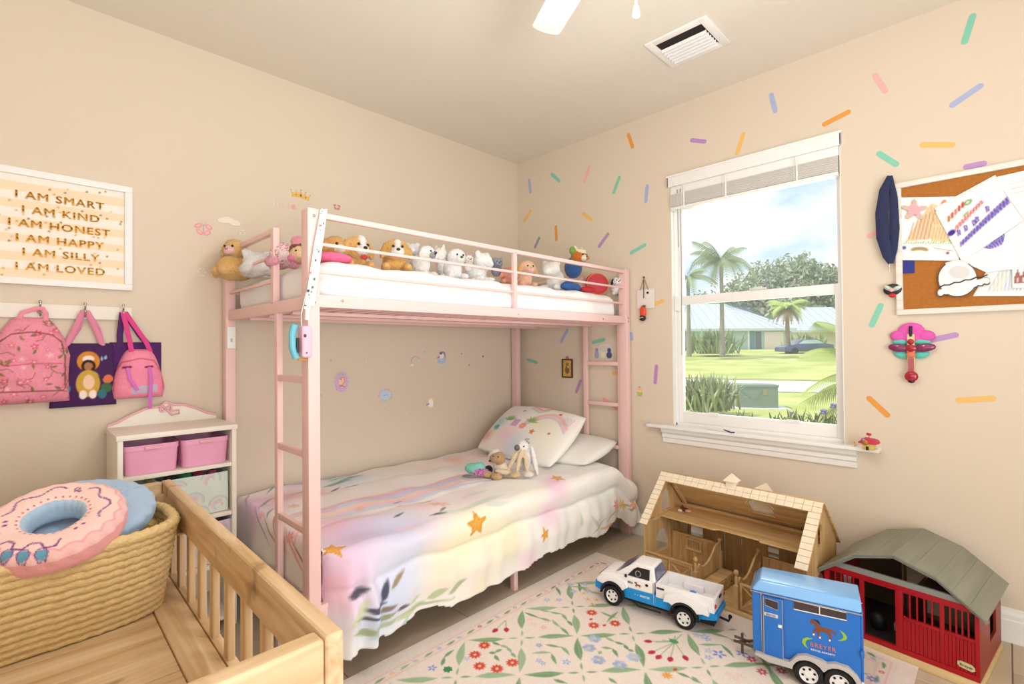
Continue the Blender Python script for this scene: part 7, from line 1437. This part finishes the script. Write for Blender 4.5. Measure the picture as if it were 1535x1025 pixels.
gar = mat('garage_pink', (236, 214, 210), .8, var=.03); teal = mat('entry_teal', (96, 140, 150), .7); dkw = mat('window_dark', (96, 104, 112), .3); wht = mat('post_white', (236, 236, 236), .6)
house('house', 'pale teal house with white metal hip roof and pink garage door outside', 990, 1184, 529, 493, 455, 52, wall_h, (.35, .65), 10,
      ((1146, 528, 1174, 497, 'garage_door', gar), (1125, 528, 1131, 494, 'entry_column', teal), (1133, 528, 1141, 497, 'front_door', dkw), (1121, 528, 1123, 494, 'entry_column', wht), (1030, 527, 1040, 507, 'house_window', dkw), (1178, 528, 1181, 498, 'downpipe', wht)))
house('house', 'cream house with white metal roof at the right behind the parked car', 1190, 1330, 530, 495, 460, 58, wall_c, (.3, .7), 10, ((1240, 529, 1256, 500, 'garage_door', gar), (1205, 527, 1222, 505, 'house_window', dkw)))
house('house', 'white roofed gable wing rising behind the pale teal house', 1095, 1165, 520, 480, 445, 74, wall_c, (.45, .55), 10)
# car
cc = HX(1176, 530, 39); ce = HX(1252, 530, 39); cc.z = ce.z = (cc.z+ce.z)/2-.05; d = ce-cc; Lc_ = d.length; cr_t = thing('parked_car', 'dark blue parked car in front of the far houses', 'car', cc, math.atan2(d.y, d.x))
s_ = Lc_/4.7; cp = [(0, .25), (.05, .7), (.5, .85), (1.15, .95), (1.75, 1.38), (3.1, 1.42), (3.9, 1.0), (4.6, .9), (4.7, .3)]
obj('car_body', MB().panel([(a*s_, c*s_) for a, c in cp], [], lambda a, c: (a, 0, c), (0, 1.8*s_, 0)), mat('car_blue', (70, 84, 120), .25, .3, coat=.6), cr_t, bevel=.06, seg=2)
obj('car_window', MB().panel([(a*s_, c*s_) for a, c in ((1.3, .98), (1.8, 1.32), (3.05, 1.35), (3.7, 1.02))], [], lambda a, c: (a, -.01, c), (0, .01, 0)), mat('car_glass', (200, 214, 226), .1), cr_t)
for a in (.95, 3.8): obj('wheel', MB().lathe([(.001, -.1), (.33*s_, -.1), (.33*s_, .1), (.001, .1)], 18, Matrix.Translation((a*s_, .05, .33*s_)) @ Matrix.Rotation(PI/2, 4, 'X')), tyre_m, cr_t, smooth=40)
# ------------------------------------------------------------------ palms and shrubs
def leafmat(nm, c, c2): 
    m = mat(nm, c, .6, var=.25, vs=3); return m
fr_m = leafmat('palm_frond', (150, 164, 118), 0); fr_y = leafmat('palm_frond_yellow', (176, 190, 104), 0); dry = leafmat('palm_dry', (176, 150, 110), 0); trunk = mat('palm_trunk', (156, 130, 104), .9, var=.2, vs=6); trunk2 = mat('palm_trunk_pale', (150, 140, 130), .9, var=.2, vs=6)
def frond(b, base, azim, length, rise, droop, w_, n=12, lw=.05):
    """one feather frond: a drooping rib with paired leaflets"""
    ca, sa = math.cos(azim), math.sin(azim); pts = []
    for i in range(n+1):
        t = i/n; h = length*t; pts.append(Vector((base[0]+ca*h*(1-.15*t*t), base[1]+sa*h*(1-.15*t*t), base[2]+rise*length*t-droop*length*t*t)))
    b.tube(pts, lambda t: length*.012*(1.2-t), 4)
    side = Vector((-sa, ca, 0))
    for i in range(1, n+1):
        t = i/n; ln = w_*math.sin(PI*(.12+.86*t))**.6
        for s in (-1, 1):
            for k in (0, .5):
                p = pts[i-1].lerp(pts[i], k); q = p+side*s*ln*.8+Vector((ca, sa, 0))*ln*.35-Vector((0, 0, 1))*ln*.55
                dr_ = (pts[i]-pts[i-1]).normalized()*lw; b.add([p-dr_*.5, p+dr_*.5, q], [(0, 1, 2)])
def palm(name, label, px, y_base, y_crown, dist, nf, length, fm, tm_, tr=.16, dead=0, droop=(.5, 1.0), rise=(.2, .9), w_=.5, lw=.12):
    a = HX(px, y_base, dist); cz = HX(px, y_crown, dist).z; t = thing(name, label, 'palm tree', a); h = cz-a.z; rs = random.Random(px)
    obj('trunk', MB().lathe([(tr*1.3, -.2), (tr, h*.3), (tr*.8, h*.8), (tr*.9, h*.92), (tr*.4, h)], 10), tm_, t, smooth=60)
    for i in range(nf):
        b = MB(); f = rs.random(); frond(b, (0, 0, h), 2*PI*i/nf*1.0+rs.uniform(-.15, .15)+(.3 if i % 2 else 0), length*rs.uniform(.85, 1.1), rs.uniform(*rise), rs.uniform(*droop), w_*length*.5, 11, lw); obj('frond', b, fm, t)
    for i in range(dead): b = MB(); frond(b, (0, 0, h-.1), 2*PI*i/dead, length*.7, -.2, .9, w_*length*.4, 8, lw); obj('dead_frond', b, dry, t)
    return t
palm('royal_palm', 'tall feathery palm at the left of the window view', 1083, 530, 392, 34, 24, 2.8, fr_m, trunk2, .15, droop=(.55, 1.3), rise=(.2, 1.15), w_=.55, lw=.09)
palm('cabbage_palm', 'palm with brown hanging fronds beside the garage', 1181, 527, 458, 40, 18, 1.9, fr_y, trunk, .17, 12, w_=.6, rise=(.1, .9))
palm('royal_palm', 'palm tree partly cut off at the left window edge', 1033, 530, 415, 33, 9, 2.3, fr_m, trunk2, .13, w_=.45)
def clump(name, label, px, py, dist, wid, hgt, n, c, cat='shrub', seed=1, leafl=None, spread=.9):
    """spiky clump of long arched leaves, one mesh of foliage that nobody could count"""
    a = HX(px, py, dist); rs = random.Random(seed); b = MB(); leafl = leafl or hgt
    for i in range(n):
        x, y = rs.gauss(0, wid*.25), rs.gauss(0, wid*.18); az = rs.uniform(0, 2*PI); l_ = leafl*rs.uniform(.6, 1.05); le = rs.uniform(.15, spread); wl = l_*.045
        p0 = Vector((x, y, 0)); d = Vector((math.cos(az)*le, math.sin(az)*le, 1)).normalized(); p1 = p0+d*l_*.6; p2 = p0+d*l_-Vector((0, 0, 1))*l_*le*.35; s_ = Vector((-math.sin(az), math.cos(az), 0))*wl
        b.add([p0-s_*.5, p0+s_*.5, p1+s_, p1-s_, p2], [(0, 1, 2, 3), (3, 2, 4)])
    t = thing(name, label, cat, a); tag(obj('foliage', b, mat('leaf_'+name+str(seed), c, .7, var=.35, vs=4), t), kind='stuff'); return t
clump('palm_shrub', 'wide spiky palm shrub at the foot of the tall palm', 1072, 530, 38, 3.6, 1.9, 420, (150, 162, 112), seed=2, leafl=2.2)
clump('palm_shrub', 'spiky palm shrub right of the garage beside the brown fronded palm', 1209, 527, 44, 2.6, 1.9, 320, (156, 168, 116), seed=3, leafl=2.0)
clump('garden_shrub', 'bushy green shrub just outside the lower left window pane', 1058, 614, 9.4, .95, .5, 620, (164, 170, 124), seed=4, leafl=.78)
for i, (px, l) in enumerate([(1040, 'leftmost'), (1112, 'left of the utility cabinet front'), (1172, 'right of the utility cabinet'), (1196, 'midway to the blooms'), (1228, 'under the blooms'), (1250, 'at the right window edge')]):
    clump('strap_leaf_plant', 'low strap leaved plant close outside the window, '+l, px, 640, 3.9, .25, .14, 34, (110, 122, 70), 'plant', 10+i, .17, 1.4)
# purple flowers
for i, (px, py, r_, l) in enumerate([(1234, 617, .030, 'largest, left one'), (1249, 608, .028, 'upper right one'), (1186, 619, .016, 'small one further left')]):
    a = HX(px, py, 3.75); t = thing('purple_flower', 'purple bloom outside the lower window pane, '+l, 'flower', (a.x, a.y, a.z-.16)); b = MB()
    for k in range(14): an = k*2.4; b.ell((r_*.6*math.cos(an)*((k % 3)+1)/3, r_*.6*math.sin(an)*((k % 3)+1)/3, .16+r_*.4*math.sin(k)), (r_*.36, r_*.36, r_*.3), 6)
    tag(obj('petal', b, mat('petal_violet', (150, 130, 190), .7, var=.2, vs=30), t, smooth=60), kind='stuff'); obj('stem', MB().tube([(0, 0, 0), (.003, 0, .08), (0, 0, .15)], .003, 5), fr_m, t)
# palm fronds reaching in from the right
a = HX(1305, 560, 4.6); t = thing('areca_palm', 'bright green palm fronds reaching in from the right window edge', 'palm', a)
rt_ = Vector(RT); 
for i, (rise, droop, ln, dz, az) in enumerate([(.55, .5, .62, .12, .0), (.1, .35, .66, .02, .15), (-.15, .2, .64, -.05, -.1), (-.35, .3, .62, -.12, .1), (.9, .5, .55, .2, .2), (.3, .6, .5, -.1, -.2)]):
    b = MB(); frond(b, (0, 0, dz), math.atan2(-rt_.y, -rt_.x)+az, ln*1.25, rise, droop, .26, 22, .016); obj('frond', b, fr_y, t)
obj('palm_stem', MB().tube([(.05, 0, -.9), (.02, 0, -.3), (0, 0, .1)], .02, 8), fr_m, t)
# background trees
def tree(label, px, py, dist, rx, rz, c, seed):
    a = HX(px, py, dist); rs = random.Random(seed); b = MB(); n = 2200
    g0 = HX(px, 524, dist).z-a.z
    for i in range(n):
        th = rs.uniform(0, 2*PI); ph = math.acos(rs.uniform(-.4, 1)); k = rs.uniform(.55, 1.05)*(1+.18*math.sin(th*3+seed)*math.sin(ph*4)); p = Vector((rx*k*math.sin(ph)*math.cos(th), rx*.7*k*math.sin(ph)*math.sin(th), rz*k*math.cos(ph)))
        s_ = rx*.045; d1 = Vector((rs.uniform(-1, 1), rs.uniform(-1, 1), rs.uniform(-1, 1))).normalized()*s_*1.6; d2 = Vector((rs.uniform(-1, 1), rs.uniform(-1, 1), rs.uniform(-1, 1))).normalized()*s_
        b.add([p-d1, p+d2, p+d1, p-d2], [(0, 1, 2, 3)])
    t = thing('tree', label, 'tree', a, group=None); tag(obj('foliage', b, mat('tree_leaf_%d' % (seed % 3), c, .8, var=.3, vs=1), t), kind='stuff'); obj('trunk', MB().tube([(0, 0, g0-.5), (0, 0, 0)], rx*.07, 8), trunk, t)
for i, (px, py, rx, rz, c, l) in enumerate([(1120, 448, 5.0, 3.4, (170,178,150), 'grey green tree behind the roofs, left of the palm with brown fronds'), (1150, 432, 4.6, 4.0, (176,184,156), 'taller feathery tree behind the garage roof'), (1198, 430, 6.0, 4.8, (168,178,148), 'broad tree crown behind the brown fronded palm'), (1246, 440, 5.5, 3.8, (172,180,152), 'tree at the right edge behind the far house'), (1228, 468, 6.0, 3.4, (156,164,134), 'darker tree just above the cream house roof'), (1060, 465, 4.5, 2.6, (172,180,152), 'low tree behind the roof at the left'), (1176, 466, 7.0, 3.0, (150,158,128), 'dark low tree mass behind both roofs'), (1275, 455, 6.0, 4.5, (170,178,150), 'tree outside the right window edge')]):
    tree(l, px, py, 78, rx, rz, c, i)
